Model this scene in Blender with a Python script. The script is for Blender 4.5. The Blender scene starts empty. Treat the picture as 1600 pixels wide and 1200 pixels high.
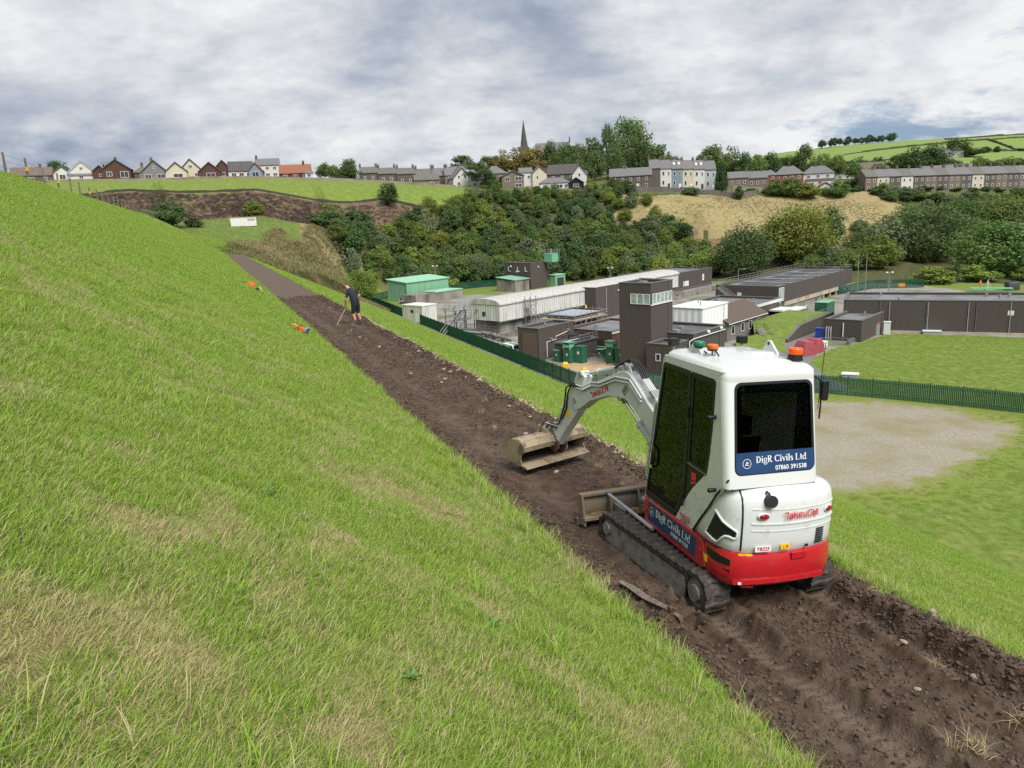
import bpy, bmesh, math, random
import numpy as np
from mathutils import Vector, Matrix
random.seed(7); RNG = np.random.default_rng(7)
SC = bpy.context.scene
COL = SC.collection
R_ = math.radians

# ------------------------------------------------------------------ camera
EYE = Vector((0, 0, 24.0))
cam_d = bpy.data.cameras.new('camera'); cam = bpy.data.objects.new('camera', cam_d); COL.objects.link(cam)
cam_d.sensor_width = 36; cam_d.lens = 36 * 1180 / 1600
cam_d.clip_start = 0.1; cam_d.clip_end = 12000
cam.matrix_world = Matrix.Translation(EYE) @ Matrix.Rotation(R_(90 - 12.56), 4, 'X') @ Matrix.Rotation(R_(-2.7), 4, 'Z')
SC.camera = cam

# ------------------------------------------------------------------ world: broken cloud over a daylight sky
SUN_EL, SUN_AZ = 50, 150          # degrees; azimuth clockwise from +Y
world = bpy.data.worlds.new('World'); SC.world = world; world.use_nodes = True
wn, wl = world.node_tree.nodes, world.node_tree.links
wn.clear()
def N(t, **k):
    n = wn.new(t)
    for a, b in k.items(): setattr(n, a, b)
    return n
def wmath(op, a, b=None, c=None):
    n = N('ShaderNodeMath', operation=op)
    for i, v in enumerate((a, b, c)):
        if v is None: continue
        if isinstance(v, (int, float)): n.inputs[i].default_value = v
        else: wl.new(v, n.inputs[i])
    return n.outputs[0]
def wramp(v, stops, interp='EASE'):
    r = N('ShaderNodeValToRGB'); r.color_ramp.interpolation = interp
    el = r.color_ramp.elements
    while len(el) < len(stops): el.new(0.5)
    for e, (p, c) in zip(el, stops):
        e.position = p; e.color = (c, c, c, 1) if isinstance(c, (int, float)) else (*c, 1)
    wl.new(v, r.inputs[0]); return r.outputs[0]
def wmix(f, a, b):
    n = N('ShaderNodeMix', data_type='RGBA')
    if isinstance(f, (int, float)): n.inputs[0].default_value = f
    else: wl.new(f, n.inputs[0])
    for i, v in ((6, a), (7, b)):
        if isinstance(v, tuple): n.inputs[i].default_value = (*v, 1)
        else: wl.new(v, n.inputs[i])
    return n.outputs[2]
tc = N('ShaderNodeTexCoord'); sep = N('ShaderNodeSeparateXYZ'); wl.new(tc.outputs['Generated'], sep.inputs[0])
zc = wmath('MAXIMUM', sep.outputs[2], 0.0)
den = wmath('ADD', zc, 0.36)
def plane(ox, oy, sx, sy):
    px = wmath('MULTIPLY_ADD', wmath('DIVIDE', sep.outputs[0], den), sx, ox)
    py = wmath('MULTIPLY_ADD', wmath('DIVIDE', sep.outputs[1], den), sy, oy)
    c = N('ShaderNodeCombineXYZ'); wl.new(px, c.inputs[0]); wl.new(py, c.inputs[1]); return c.outputs[0]
def wnoise(vec, scale, detail=8, rough=0.55, dist=0.0):
    n = N('ShaderNodeTexNoise'); n.inputs['Scale'].default_value = scale; n.inputs['Detail'].default_value = detail
    n.inputs['Roughness'].default_value = rough; n.inputs['Distortion'].default_value = dist
    wl.new(vec, n.inputs['Vector']); return n.outputs['Fac']
sky = N('ShaderNodeTexSky', sky_type='NISHITA'); sky.sun_disc = False
sky.sun_elevation = R_(SUN_EL); sky.sun_rotation = R_(SUN_AZ)
sky.air_density = 1.0; sky.dust_density = 1.5; sky.ozone_density = 2.0
OX, OY = 5.3, 1.9
def cloud_field(dx, dy, d1=8, d2=8):
    big = wnoise(plane(OX + dx, OY + dy, 1.0, 1.0), 0.85, d1, 0.55, 0.10)
    mid = wnoise(plane(OX + 4.1 + dx, OY - 2.7 + dy, 1.0, 1.15), 2.8, d2, 0.64, 0.15)
    return big, mid, wmath('ADD', wmath('MULTIPLY', big, 0.64), wmath('MULTIPLY', mid, 0.36))
big, mid, mass = cloud_field(0, 0)
big_b, mid_b, mass_b = cloud_field(0.03, -0.10, 6, 6)
cover = wramp(mass, [(0.355, 0.0), (0.435, 1.0)])
# which flank of a cloud we look at: its bulk here against its bulk a little further off
relief = wmath('MULTIPLY_ADD', wmath('SUBTRACT', mass, mass_b), 5.4, 0.5)
thick = wramp(mass, [(0.40, 1.0), (0.49, 0.60), (0.58, 0.18)])
tone = wmath('ADD', wmath('MULTIPLY', relief, 0.46), wmath('MULTIPLY', thick, 0.54))
cloud = wramp(tone, [(0.18, (2.15, 2.6, 3.4)), (0.36, (3.4, 3.8, 4.5)), (0.50, (4.75, 5.02, 5.4)), (0.72, (6.9, 6.95, 7.0))], 'LINEAR')
blue = N('ShaderNodeMix', data_type='RGBA', blend_type='MULTIPLY'); blue.inputs[0].default_value = 1
wl.new(sky.outputs[0], blue.inputs[6]); blue.inputs[7].default_value = (0.62, 0.68, 0.82, 1)
final = wmix(cover, wmix(0.5, blue.outputs[2], (2.5, 3.35, 4.7)), cloud)
bg = N('ShaderNodeBackground'); bg.inputs[1].default_value = 0.053
wl.new(final, bg.inputs[0])
wo = N('ShaderNodeOutputWorld'); wl.new(bg.outputs[0], wo.inputs[0])

# ------------------------------------------------------------------ the veiled sun and the exposure
sd = bpy.data.lights.new('sun', 'SUN'); sd.energy = 2.0; sd.angle = R_(35); sd.color = (1.0, 0.965, 0.90)
so = bpy.data.objects.new('sun', sd); COL.objects.link(so)
sv = Vector((math.sin(R_(SUN_AZ)) * math.cos(R_(SUN_EL)), math.cos(R_(SUN_AZ)) * math.cos(R_(SUN_EL)), math.sin(R_(SUN_EL))))
so.rotation_euler = sv.to_track_quat('Z', 'Y').to_euler(); so.location = sv * 300
SC.view_settings.view_transform = 'Standard'; SC.view_settings.look = 'None'
SC.view_settings.exposure = 1.3; SC.view_settings.gamma = 1; SC.view_settings.use_curve_mapping = False
SC.render.engine = 'CYCLES'
SC.cycles.use_denoising = False; SC.cycles.max_bounces = 5; SC.cycles.diffuse_bounces = 2; SC.cycles.transparent_max_bounces = 10
world.cycles.sampling_method = 'NONE'
SC.cycles.use_adaptive_sampling = True; SC.cycles.adaptive_threshold = 0.012

# ------------------------------------------------------------------ materials
MATS = {}
def nodes_of(name):
    m = bpy.data.materials.new(name); m.use_nodes = True
    nt = m.node_tree; b = nt.nodes['Principled BSDF']
    return m, nt, nt.nodes, nt.links, b
def mat(name, col, rough=0.6, col2=None, scale=4.0, detail=4, bump=0.0, bscale=None, metal=0.0, spec=0.4,
        lo=0.35, hi=0.65, coord='Object', stretch=None, rand=0.0, col3=None, scale3=0.5, lo3=.45, hi3=.6):
    """principled surface: two base colours mixed by noise, optional third by a broader noise, optional bump"""
    if name in MATS: return MATS[name]
    m, nt, ns, ls, b = nodes_of(name)
    b.inputs['Roughness'].default_value = rough; b.inputs['Metallic'].default_value = metal
    b.inputs['Specular IOR Level'].default_value = spec
    b.inputs['Base Color'].default_value = (*col, 1)
    tcn = ns.new('ShaderNodeTexCoord'); vec = tcn.outputs[coord]
    if stretch:
        mp = ns.new('ShaderNodeMapping'); mp.inputs['Scale'].default_value = stretch
        ls.new(vec, mp.inputs[0]); vec = mp.outputs[0]
    def noise(s, d=detail):
        n = ns.new('ShaderNodeTexNoise'); n.inputs['Scale'].default_value = s; n.inputs['Detail'].default_value = d
        ls.new(vec, n.inputs['Vector']); return n.outputs['Fac']
    def rmap(v, a, c):
        r = ns.new('ShaderNodeMapRange'); r.inputs[1].default_value = a; r.inputs[2].default_value = c
        ls.new(v, r.inputs[0]); return r.outputs[0]
    cur = None
    if col2 is not None:
        mx = ns.new('ShaderNodeMix'); mx.data_type = 'RGBA'
        mx.inputs[6].default_value = (*col, 1); mx.inputs[7].default_value = (*col2, 1)
        ls.new(rmap(noise(scale), lo, hi), mx.inputs[0]); cur = mx.outputs[2]
    if col3 is not None:
        mx = ns.new('ShaderNodeMix'); mx.data_type = 'RGBA'
        if cur is None: mx.inputs[6].default_value = (*col, 1)
        else: ls.new(cur, mx.inputs[6])
        mx.inputs[7].default_value = (*col3, 1)
        ls.new(rmap(noise(scale3), lo3, hi3), mx.inputs[0]); cur = mx.outputs[2]
    if rand:
        oi = ns.new('ShaderNodeObjectInfo'); hs = ns.new('ShaderNodeHueSaturation')
        r = ns.new('ShaderNodeMapRange'); r.inputs[3].default_value = 1 - rand; r.inputs[4].default_value = 1 + rand
        ls.new(oi.outputs['Random'], r.inputs[0]); ls.new(r.outputs[0], hs.inputs['Value'])
        if cur is None: hs.inputs['Color'].default_value = (*col, 1)
        else: ls.new(cur, hs.inputs['Color'])
        cur = hs.outputs[0]
    if cur is not None: ls.new(cur, b.inputs['Base Color'])
    if bump:
        bp = ns.new('ShaderNodeBump'); bp.inputs['Strength'].default_value = min(1, bump); bp.inputs['Distance'].default_value = 0.05 * max(1, bump)
        ls.new(noise(bscale or scale * 3, 6), bp.inputs['Height']); ls.new(bp.outputs[0], b.inputs['Normal'])
    MATS[name] = m; return m
def glass(name, tint=(.16, .19, .17), gloss=0.10, rough=0.02):
    if name in MATS: return MATS[name]
    m = bpy.data.materials.new(name); m.use_nodes = True; ns, ls = m.node_tree.nodes, m.node_tree.links
    ns.clear(); o = ns.new('ShaderNodeOutputMaterial'); mx = ns.new('ShaderNodeMixShader')
    t = ns.new('ShaderNodeBsdfTransparent'); t.inputs[0].default_value = (*tint, 1)
    g = ns.new('ShaderNodeBsdfGlossy'); g.inputs['Roughness'].default_value = rough; g.inputs[0].default_value = (.9, .95, .93, 1)
    fr = ns.new('ShaderNodeFresnel'); fr.inputs[0].default_value = 1.36
    ad = ns.new('ShaderNodeMath'); ad.operation = 'MULTIPLY_ADD'; ad.inputs[1].default_value = 1.0; ad.inputs[2].default_value = gloss - .045
    ls.new(fr.outputs[0], ad.inputs[0]); ls.new(ad.outputs[0], mx.inputs[0])
    ls.new(t.outputs[0], mx.inputs[1]); ls.new(g.outputs[0], mx.inputs[2]); ls.new(mx.outputs[0], o.inputs[0])
    MATS[name] = m; return m

# ------------------------------------------------------------------ mesh helpers
class MB:
    """collects faces; build() links them as one mesh object"""
    def __init__(s): s.v = []; s.f = []; s.m = []
    def add(s, vs, fs, m=0):
        o = len(s.v); s.v.extend([tuple(map(float, p)) for p in vs])
        for f in fs: s.f.append([i + o for i in f]); s.m.append(m)
        return s
    def box(s, x0, x1, y0, y1, z0, z1, m=0):
        return s.add([(x0,y0,z0),(x1,y0,z0),(x1,y1,z0),(x0,y1,z0),(x0,y0,z1),(x1,y0,z1),(x1,y1,z1),(x0,y1,z1)],
                     [(0,3,2,1),(4,5,6,7),(0,1,5,4),(1,2,6,5),(2,3,7,6),(3,0,4,7)], m)
    def bar(s, p0, p1, w, h=None, up=(0,0,1), m=0):
        p0, p1 = Vector(p0), Vector(p1); d = (p1 - p0).normalized(); h = h or w
        u = Vector(up)
        if abs(d.dot(u)) > .98: u = Vector((1, 0, 0))
        a = d.cross(u).normalized() * w / 2; b = a.cross(d).normalized() * h / 2
        q = [p + i * a + j * b for p in (p0, p1) for i, j in ((-1,-1),(1,-1),(1,1),(-1,1))]
        return s.add(q, [(0,1,2,3),(7,6,5,4),(0,4,5,1),(1,5,6,2),(2,6,7,3),(3,7,4,0)], m)
    def cyl(s, p0, p1, r0, r1=None, n=12, cap=True, m=0):
        return s.tube([p0, p1], [r0, r0 if r1 is None else r1], n, cap, m)
    def tube(s, pts, r, n=8, cap=True, m=0):
        pts = [Vector(p) for p in pts]; k = len(pts)
        rs = r if isinstance(r, (list, tuple)) else [r] * k
        t0 = (pts[1] - pts[0]).normalized()
        u = Vector((0, 0, 1)) if abs(t0.z) < .9 else Vector((1, 0, 0))
        a = t0.cross(u).normalized(); rings = []
        for i, p in enumerate(pts):
            t = (pts[min(i+1, k-1)] - pts[max(i-1, 0)]).normalized()
            a = (a - t * a.dot(t)).normalized(); b = t.cross(a)
            rings.append([p + (a * math.cos(2*math.pi*j/n) + b * math.sin(2*math.pi*j/n)) * rs[i] for j in range(n)])
        return s.loft(rings, cap, cap, m=m)
    def loft(s, rings, cap0=False, cap1=False, closed=True, m=0):
        n = len(rings[0]); vs = [p for r in rings for p in r]; fs = []
        for i in range(len(rings) - 1):
            for j in range(n if closed else n - 1):
                a = i*n + j; b = i*n + (j+1) % n
                fs.append((a, b, b + n, a + n))
        if cap0: fs.append(tuple(reversed(range(n))))
        if cap1: fs.append(tuple(range((len(rings)-1)*n, len(rings)*n)))
        return s.add(vs, fs, m)
    def prism(s, poly, t0, t1, f=None, m=0):
        """poly in 2D, extruded from t0 to t1; f(p, q, t) -> xyz (default: xy plane, z = t)"""
        f = f or (lambda p, q, t: (p, q, t)); n = len(poly)
        vs = [f(p, q, t0) for p, q in poly] + [f(p, q, t1) for p, q in poly]
        fs = [tuple(range(n)), tuple(reversed(range(n, 2*n)))] + [(i, i+n, (i+1) % n + n, (i+1) % n) for i in range(n)]
        return s.add(vs, fs, m)
    def ring(s, outer, inner, t0, t1, f=None, m=0):
        """a frame: the area between two outlines of equal point count, extruded"""
        f = f or (lambda p, q, t: (p, q, t)); n = len(outer)
        vs = [f(p, q, t) for t in (t0, t1) for o in (outer, inner) for p, q in o]; fs = []
        for i in range(n):
            j = (i + 1) % n
            fs += [(i, j, n+j, n+i), (2*n+i, 3*n+i, 3*n+j, 2*n+j), (i, 2*n+i, 2*n+j, j), (n+i, n+j, 3*n+j, 3*n+i)]
        return s.add(vs, fs, m)
    def ball(s, c, r, nu=12, nv=8, m=0):
        r = (r, r, r) if isinstance(r, (int, float)) else r
        rings = []
        for i in range(nv + 1):
            t = math.pi * i / nv; rr = max(math.sin(t), .001)
            rings.append([(c[0] + r[0]*rr*math.cos(2*math.pi*j/nu), c[1] + r[1]*rr*math.sin(2*math.pi*j/nu), c[2] - r[2]*math.cos(t)) for j in range(nu)])
        return s.loft(rings, True, True, m=m)
    def mesh(s, name, mats, smooth=None):
        me = bpy.data.meshes.new(name); me.from_pydata(s.v, [], s.f)
        for q in (mats if isinstance(mats, (list, tuple)) else [mats]): me.materials.append(q)
        if any(s.m): me.polygons.foreach_set('material_index', s.m)
        bm = bmesh.new(); bm.from_mesh(me); bmesh.ops.recalc_face_normals(bm, faces=bm.faces); bm.to_mesh(me); bm.free()
        if smooth is not None:
            me.polygons.foreach_set('use_smooth', [True] * len(me.polygons)); me.set_sharp_from_angle(angle=R_(smooth))
        me.update(); return me
    def build(s, name, mats, parent=None, smooth=None, bevel=None, seg=2):
        return link(name, s.mesh(name, mats, smooth), parent, bevel, seg)
def build_each(mb, name, mats, parent=None, smooth=None, bevel=None):
    """every loose piece of a builder as an object of its own"""
    par = list(range(len(mb.v)))
    def find(a):
        while par[a] != a: par[a] = par[par[a]]; a = par[a]
        return a
    for f in mb.f:
        for i in f[1:]: par[find(i)] = find(f[0])
    groups = {}
    for f, m in zip(mb.f, mb.m): groups.setdefault(find(f[0]), []).append((f, m))
    for fs in groups.values():
        ids = sorted({i for f, _ in fs for i in f}); k = {i: n for n, i in enumerate(ids)}; q = MB()
        q.v = [mb.v[i] for i in ids]; q.f = [[k[i] for i in f] for f, _ in fs]; q.m = [m for _, m in fs]; q.build(name, mats, parent, smooth, bevel)
def link(name, me, parent=None, bevel=None, seg=2):
    o = bpy.data.objects.new(name, me); COL.objects.link(o)
    if parent: o.parent = parent
    if bevel:
        b = o.modifiers.new('bevel', 'BEVEL'); b.width = bevel; b.segments = seg; b.limit_method = 'ANGLE'; b.angle_limit = R_(35)
        b.harden_normals = True
        me.polygons.foreach_set('use_smooth', [True] * len(me.polygons)); me.set_sharp_from_angle(angle=R_(60))
    return o
def tag(o, label=None, cat=None, group=None, kind=None):
    for k, v in (('label', label), ('category', cat), ('group', group), ('kind', kind)):
        if v: o[k] = v
    return o
def thing(name, label, cat, loc=(0, 0, 0), rz=0, group=None):
    o = bpy.data.objects.new(name, None); o.empty_display_size = .3; COL.objects.link(o)
    o.location = loc; o.rotation_euler = (0, 0, rz)
    return tag(o, label, cat, group)
def copy_tree(o, parent=None):
    c = o.copy(); COL.objects.link(c); c.parent = parent
    for ch in list(o.children): copy_tree(ch, c)
    return c
def rrect(x0, x1, y0, y1, r, n=5):
    pts = []
    for cx, cy, a in ((x1-r, y1-r, 0), (x0+r, y1-r, 90), (x0+r, y0+r, 180), (x1-r, y0+r, 270)):
        for i in range(n + 1):
            t = R_(a + 90*i/n); pts.append((cx + r*math.cos(t), cy + r*math.sin(t)))
    return pts
def ribbon(pts, w, z=0.0, m=0, mb=None):
    """flat stroke along a 2D polyline; w one width or one per point"""
    mb = mb or MB(); k = len(pts); ws = w if isinstance(w, (list, tuple)) else [w]*k
    L, Rr = [], []
    for i in range(k):
        a = Vector(pts[max(i-1, 0)]); b = Vector(pts[min(i+1, k-1)]); d = (b - a).normalized(); nrm = Vector((-d.y, d.x))
        p = Vector(pts[i]); q0 = p + nrm*ws[i]/2; q1 = p - nrm*ws[i]/2
        L.append((q0.x, q0.y, z)); Rr.append((q1.x, q1.y, z))
    return mb.loft([L, Rr], closed=False, m=m)
def arc(cx, cy, rx, ry, a0, a1, n=10):
    return [(cx + rx*math.cos(R_(a0 + (a1-a0)*i/n)), cy + ry*math.sin(R_(a0 + (a1-a0)*i/n))) for i in range(n+1)]
def text_mesh(name, body, size, material, bold=0.0, shear=0.0, width=1.0):
    c = bpy.data.curves.new(name, 'FONT'); c.body = body; c.size = size; c.offset = bold; c.shear = shear
    c.resolution_u = 3; c.space_character = width
    o = bpy.data.objects.new(name, c); COL.objects.link(o)
    me = bpy.data.meshes.new_from_object(o.evaluated_get(bpy.context.evaluated_depsgraph_get()))
    bpy.data.objects.remove(o); bpy.data.curves.remove(c)
    me.materials.clear(); me.materials.append(material); me.name = name
    return me
def fbm(x, y, seed=0, octaves=4, gain=.5):
    """value noise in numpy"""
    out = np.zeros_like(x, dtype=float); amp = 1.0; tot = 0
    for o in range(octaves):
        f = 2.0 ** o
        xx, yy = x*f + 17.3*o + seed*7.7, y*f - 9.1*o + seed*3.3
        xi, yi = np.floor(xx), np.floor(yy); fx, fy = xx - xi, yy - yi
        fx = fx*fx*(3-2*fx); fy = fy*fy*(3-2*fy)
        def h(a, b):
            q = np.sin(a*127.1 + b*311.7 + seed*74.7) * 43758.5453; return q - np.floor(q)
        out += amp * ((h(xi,yi)*(1-fx) + h(xi+1,yi)*fx)*(1-fy) + (h(xi,yi+1)*(1-fx) + h(xi+1,yi+1)*fx)*fy)
        tot += amp; amp *= gain
    return out / tot
def grid_mesh(name, X, Y, Z, mats, keep=None, attrs=None, smooth=True):
    """regular grid of shape (n, m) -> mesh; keep = bool (n-1, m-1) of faces to keep"""
    n, m = X.shape; idx = np.arange(n*m).reshape(n, m)
    F = np.stack([idx[:-1,:-1], idx[1:,:-1], idx[1:,1:], idx[:-1,1:]], -1)
    F = F[keep] if keep is not None else F.reshape(-1, 4)
    used, inv = np.unique(F, return_inverse=True); F = inv.reshape(-1, 4)
    V = np.stack([X.ravel(), Y.ravel(), Z.ravel()], -1)[used]
    a, b, c = V[F[0,0]], V[F[0,1]], V[F[0,2]]
    if np.cross(b-a, c-a)[2] < 0: F = F[:, ::-1]
    me = bpy.data.meshes.new(name); me.vertices.add(len(V)); me.vertices.foreach_set('co', V.ravel())
    me.loops.add(F.size); me.loops.foreach_set('vertex_index', np.ascontiguousarray(F).ravel().astype(np.int32))
    me.polygons.add(len(F)); me.polygons.foreach_set('loop_start', np.arange(0, F.size, 4, dtype=np.int32))
    me.polygons.foreach_set('loop_total', np.full(len(F), 4, dtype=np.int32))
    me.update(calc_edges=True)
    if smooth: me.polygons.foreach_set('use_smooth', np.ones(len(F), bool))
    for k, arr in (attrs or {}).items():
        at = me.attributes.new(k, 'FLOAT', 'POINT'); at.data.foreach_set('value', arr.ravel()[used].astype(np.float32))
    for q in (mats if isinstance(mats, (list, tuple)) else [mats]): me.materials.append(q)
    me.validate(); return me
def scatter(name, pts, rot, scl, idx, tint, protos, label, cat=None):
    """one 'stuff' object: instances of small proto meshes on points (geometry nodes)"""
    me = bpy.data.meshes.new(name); me.vertices.add(len(pts)); me.vertices.foreach_set('co', np.ascontiguousarray(pts, dtype=np.float32).ravel())
    for k, t, a in (('rot', 'FLOAT_VECTOR', rot), ('scl', 'FLOAT', scl), ('idx', 'INT', idx), ('tint', 'FLOAT', tint)):
        at = me.attributes.new(k, t, 'POINT')
        at.data.foreach_set('vector' if t == 'FLOAT_VECTOR' else 'value', np.ascontiguousarray(a, dtype=np.int32 if t == 'INT' else np.float32).ravel())
    pc = bpy.data.collections.new(name + '_protos')
    for i, p in enumerate(protos):
        po = bpy.data.objects.new('%s_proto_%02d' % (name, i), p); pc.objects.link(po)
    ng = bpy.data.node_groups.new(name, 'GeometryNodeTree')
    ng.interface.new_socket('Geometry', in_out='INPUT', socket_type='NodeSocketGeometry')
    ng.interface.new_socket('Geometry', in_out='OUTPUT', socket_type='NodeSocketGeometry')
    ns, ls = ng.nodes, ng.links
    gi, go = ns.new('NodeGroupInput'), ns.new('NodeGroupOutput')
    mp = ns.new('GeometryNodeMeshToPoints'); ip = ns.new('GeometryNodeInstanceOnPoints'); ci = ns.new('GeometryNodeCollectionInfo')
    ci.inputs[0].default_value = pc; ci.inputs['Separate Children'].default_value = True; ci.inputs['Reset Children'].default_value = True
    ip.inputs['Pick Instance'].default_value = True
    def att(nm, t):
        a = ns.new('GeometryNodeInputNamedAttribute'); a.data_type = t; a.inputs[0].default_value = nm; return a.outputs[0]
    er = ns.new('FunctionNodeEulerToRotation'); ls.new(att('rot', 'FLOAT_VECTOR'), er.inputs[0])
    ls.new(gi.outputs[0], mp.inputs[0]); ls.new(mp.outputs[0], ip.inputs['Points']); ls.new(ci.outputs[0], ip.inputs['Instance'])
    ls.new(att('idx', 'INT'), ip.inputs['Instance Index']); ls.new(er.outputs[0], ip.inputs['Rotation'])
    ls.new(att('scl', 'FLOAT'), ip.inputs['Scale']); ls.new(ip.outputs[0], go.inputs[0])
    o = link(name, me); md = o.modifiers.new('scatter', 'NODES'); md.node_group = ng
    return tag(o, label, cat, kind='stuff')

# ------------------------------------------------------------------ terrain
# world frame: metres, works yard at z = 0; the dam runs along DU, its face falls along DV
DAM_AZ = R_(-21.6614)
DU = np.array([math.sin(DAM_AZ), math.cos(DAM_AZ)]); DV = np.array([math.cos(DAM_AZ), -math.sin(DAM_AZ)])
def xy(u, v): return u*DU[0] + v*DV[0], u*DU[1] + v*DV[1]
def to_uv(x, y): return x*DU[0] + y*DU[1], x*DV[0] + y*DV[1]
SPOT = np.array([
(-290.8,330.0,49.8),(-198.1,310.0,45.3),(-172.8,310.0,45.1),(-137.2,315.0,44.5),(-80.8,325.0,42.6),(-60.7,330.0,41.1),(-37.6,340.0,39.2),(-18.5,345.0,37.7),
(-221.8,250.0,37.7),(-163.9,255.0,36.7),(-125.3,262.0,38.0),(-83.6,265.0,36.0),(-45.1,296.0,34.7),(-16.9,312.0,33.1),(-152.4,235.0,28.3),(-96.5,240.0,26.8),
(-68.3,245.0,25.6),(-70.7,175.0,23.8),(-77.6,230.0,24.7),(-65.7,235.0,24.2),(-47.5,130.0,21.2),(-54.9,190.0,21.8),(-45.5,150.0,20.0),(-47.3,178.0,19.4),
(-44.5,205.0,15.9),(-47.7,195.0,11.4),(-45.8,215.0,5.8),(-42.6,232.0,3.5),(-46.9,170.0,16.8),(-6.9,318.0,31.8),(16.9,322.0,31.4),(43.4,322.0,30.4),
(-43.8,282.0,24.3),(-21.5,295.0,22.0),(2.9,300.0,19.6),(28.0,303.0,18.4),(53.6,305.0,18.4),(64.5,297.0,11.9),(-45.5,238.0,16.9),(-38.7,272.0,11.4),
(-21.3,280.0,9.5),(2.2,288.0,8.7),(26.4,288.0,8.5),(50.9,290.0,7.5),(75.7,292.0,4.3),(57.2,325.0,29.3),(84.0,325.0,27.6),(111.9,328.0,26.4),
(140.0,330.0,25.4),(154.5,332.0,26.1),(54.5,310.0,25.8),(77.6,300.0,19.8),(102.7,300.0,16.2),(132.7,300.0,16.0),(122.1,275.0,7.7),(107.8,280.0,9.3),
(170.7,315.0,16.8),(87.3,290.0,9.9),(-24.5,350.0,37.9),(4.2,350.0,36.8),(32.4,345.0,35.6),(48.0,335.0,32.9),(87.4,338.0,31.2),(148.2,350.0,30.5),
(164.1,335.0,27.1),(197.5,335.0,25.8),(227.3,338.0,24.8),(256.9,340.0,23.6),(170.7,310.0,15.5),(199.5,315.0,16.7),(212.8,315.0,14.8),(143.2,280.0,5.3),
(161.1,270.0,2.7),(180.5,265.0,2.0),(12.5,430.0,47.3),(39.6,420.0,44.1),(75.8,430.0,43.0),(97.0,430.0,40.7),(-31.2,450.0,46.8),(-8.9,440.0,46.3),
(127.4,450.0,37.1),(179.5,470.0,37.4),(222.7,480.0,38.9),(246.1,450.0,34.2),(283.4,450.0,31.8),(221.1,620.0,51.2),(270.2,640.0,52.2),(302.8,600.0,46.3),
(364.0,620.0,44.7),(428.6,640.0,43.0),(418.6,1100.0,93.6),(512.5,1150.0,102.4),(593.1,1180.0,106.0),(700.8,1200.0,109.5),(811.9,1220.0,111.2),(961.3,1220.0,109.2),
(372.1,1150.0,90.7),(329.5,1200.0,86.9),(428.0,850.0,70.4),(497.7,850.0,69.2),(567.4,850.0,67.4),(199.2,260.0,1.4),(225.3,240.0,-2.8),(134.7,225.0,0.2),
(151.9,222.0,-0.8),(113.0,240.0,1.4),(-5.0,150.0,0.0),(20.0,120.0,0.0),(60.0,110.0,0.0),(90.0,130.0,0.0),(30.0,180.0,0.0),(60.0,220.0,0.0),
(0.0,205.0,0.0),(40.0,250.0,0.0),(90.0,240.0,0.0),(130.0,200.0,0.0),(110.0,80.0,0.0),(150.0,140.0,0.0),(60.0,70.0,0.0),(40.0,40.0,0.0),
(100.0,40.0,0.0),(-20.0,170.0,0.0),(160.0,90.0,0.0),(70.0,250.0,0.0),(-36.0,244.0,0.0),(-8.0,262.0,0.0),(14.0,266.0,0.0),(40.0,262.0,0.0),
(-20.0,250.0,0.0),(-900.0,1200.0,25.0),(-400.0,900.0,28.0),(0.0,1000.0,30.0),(200.0,1100.0,40.0),(-700.0,500.0,20.0),(1200.0,800.0,60.0),(900.0,1500.0,110.0),
(500.0,1700.0,100.0),(1500.0,1600.0,110.0),(-1500.0,300.0,10.0),(-1500.0,2500.0,20.0),(0.0,2600.0,40.0),(1500.0,2800.0,80.0),(2500.0,1000.0,60.0),(600.0,200.0,10.0),
(1000.0,300.0,20.0),(400.0,-100.0,0.0),(1500.0,-600.0,0.0),(0.0,-600.0,0.0),(-300.0,100.0,12.0),(-150.0,170.0,19.0),(-600.0,-300.0,0.0),(-110.0,130.0,20.5),
(-1500.0,-1000.0,0.0)])
def _fit(P, lam=2.0):
    n = len(P); d = np.linalg.norm(P[:, None, :2] - P[None, :, :2], axis=-1) + np.eye(n)*lam
    A = np.zeros((n+3, n+3)); A[:n, :n] = d; A[:n, n] = 1; A[:n, n+1:] = P[:, :2]; A[n:, :n] = A[:n, n:].T
    return np.linalg.solve(A, np.concatenate([P[:, 2], np.zeros(3)]))
SW = _fit(SPOT)
def poly_dist(px, py, poly):
    """signed distance to a polygon, negative inside"""
    d = np.full(px.shape, 1e9); ins = np.zeros(px.shape, bool); n = len(poly)
    for i in range(n):
        (x0, y0), (x1, y1) = poly[i], poly[(i+1) % n]
        ex, ey = x1-x0, y1-y0; t = np.clip(((px-x0)*ex + (py-y0)*ey) / (ex*ex + ey*ey + 1e-9), 0, 1)
        d = np.minimum(d, np.hypot(px-x0-t*ex, py-y0-t*ey))
        c = ((y0 > py) != (y1 > py)) & (px < ex*(py-y0)/((y1-y0) if y1 != y0 else 1e-9) + x0); ins ^= c
    return np.where(ins, -d, d)
YARD = [(-46,236), xy(190, 41), xy(90, 41), xy(0, 41), xy(-80, 41), (150, 0), (135,110),(135,190),(112,228),(66,246),(20,268),(-8,264),(-36,247)]
def sstep(t): t = np.clip(t, 0, 1); return t*t*(3-2*t)
def nat_z(x, y):
    x = np.asarray(x, float); y = np.asarray(y, float); n = len(SPOT)
    z = SW[n] + SW[n+1]*x + SW[n+2]*y
    for i in range(n): z = z + SW[i]*np.hypot(x-SPOT[i, 0], y-SPOT[i, 1])
    return z * sstep(poly_dist(x, y, YARD) / 14)
V_L, V_R, Z_L, Z_R = 3.57, 6.34, 20.03, 19.87      # path edges across the dam face
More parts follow.
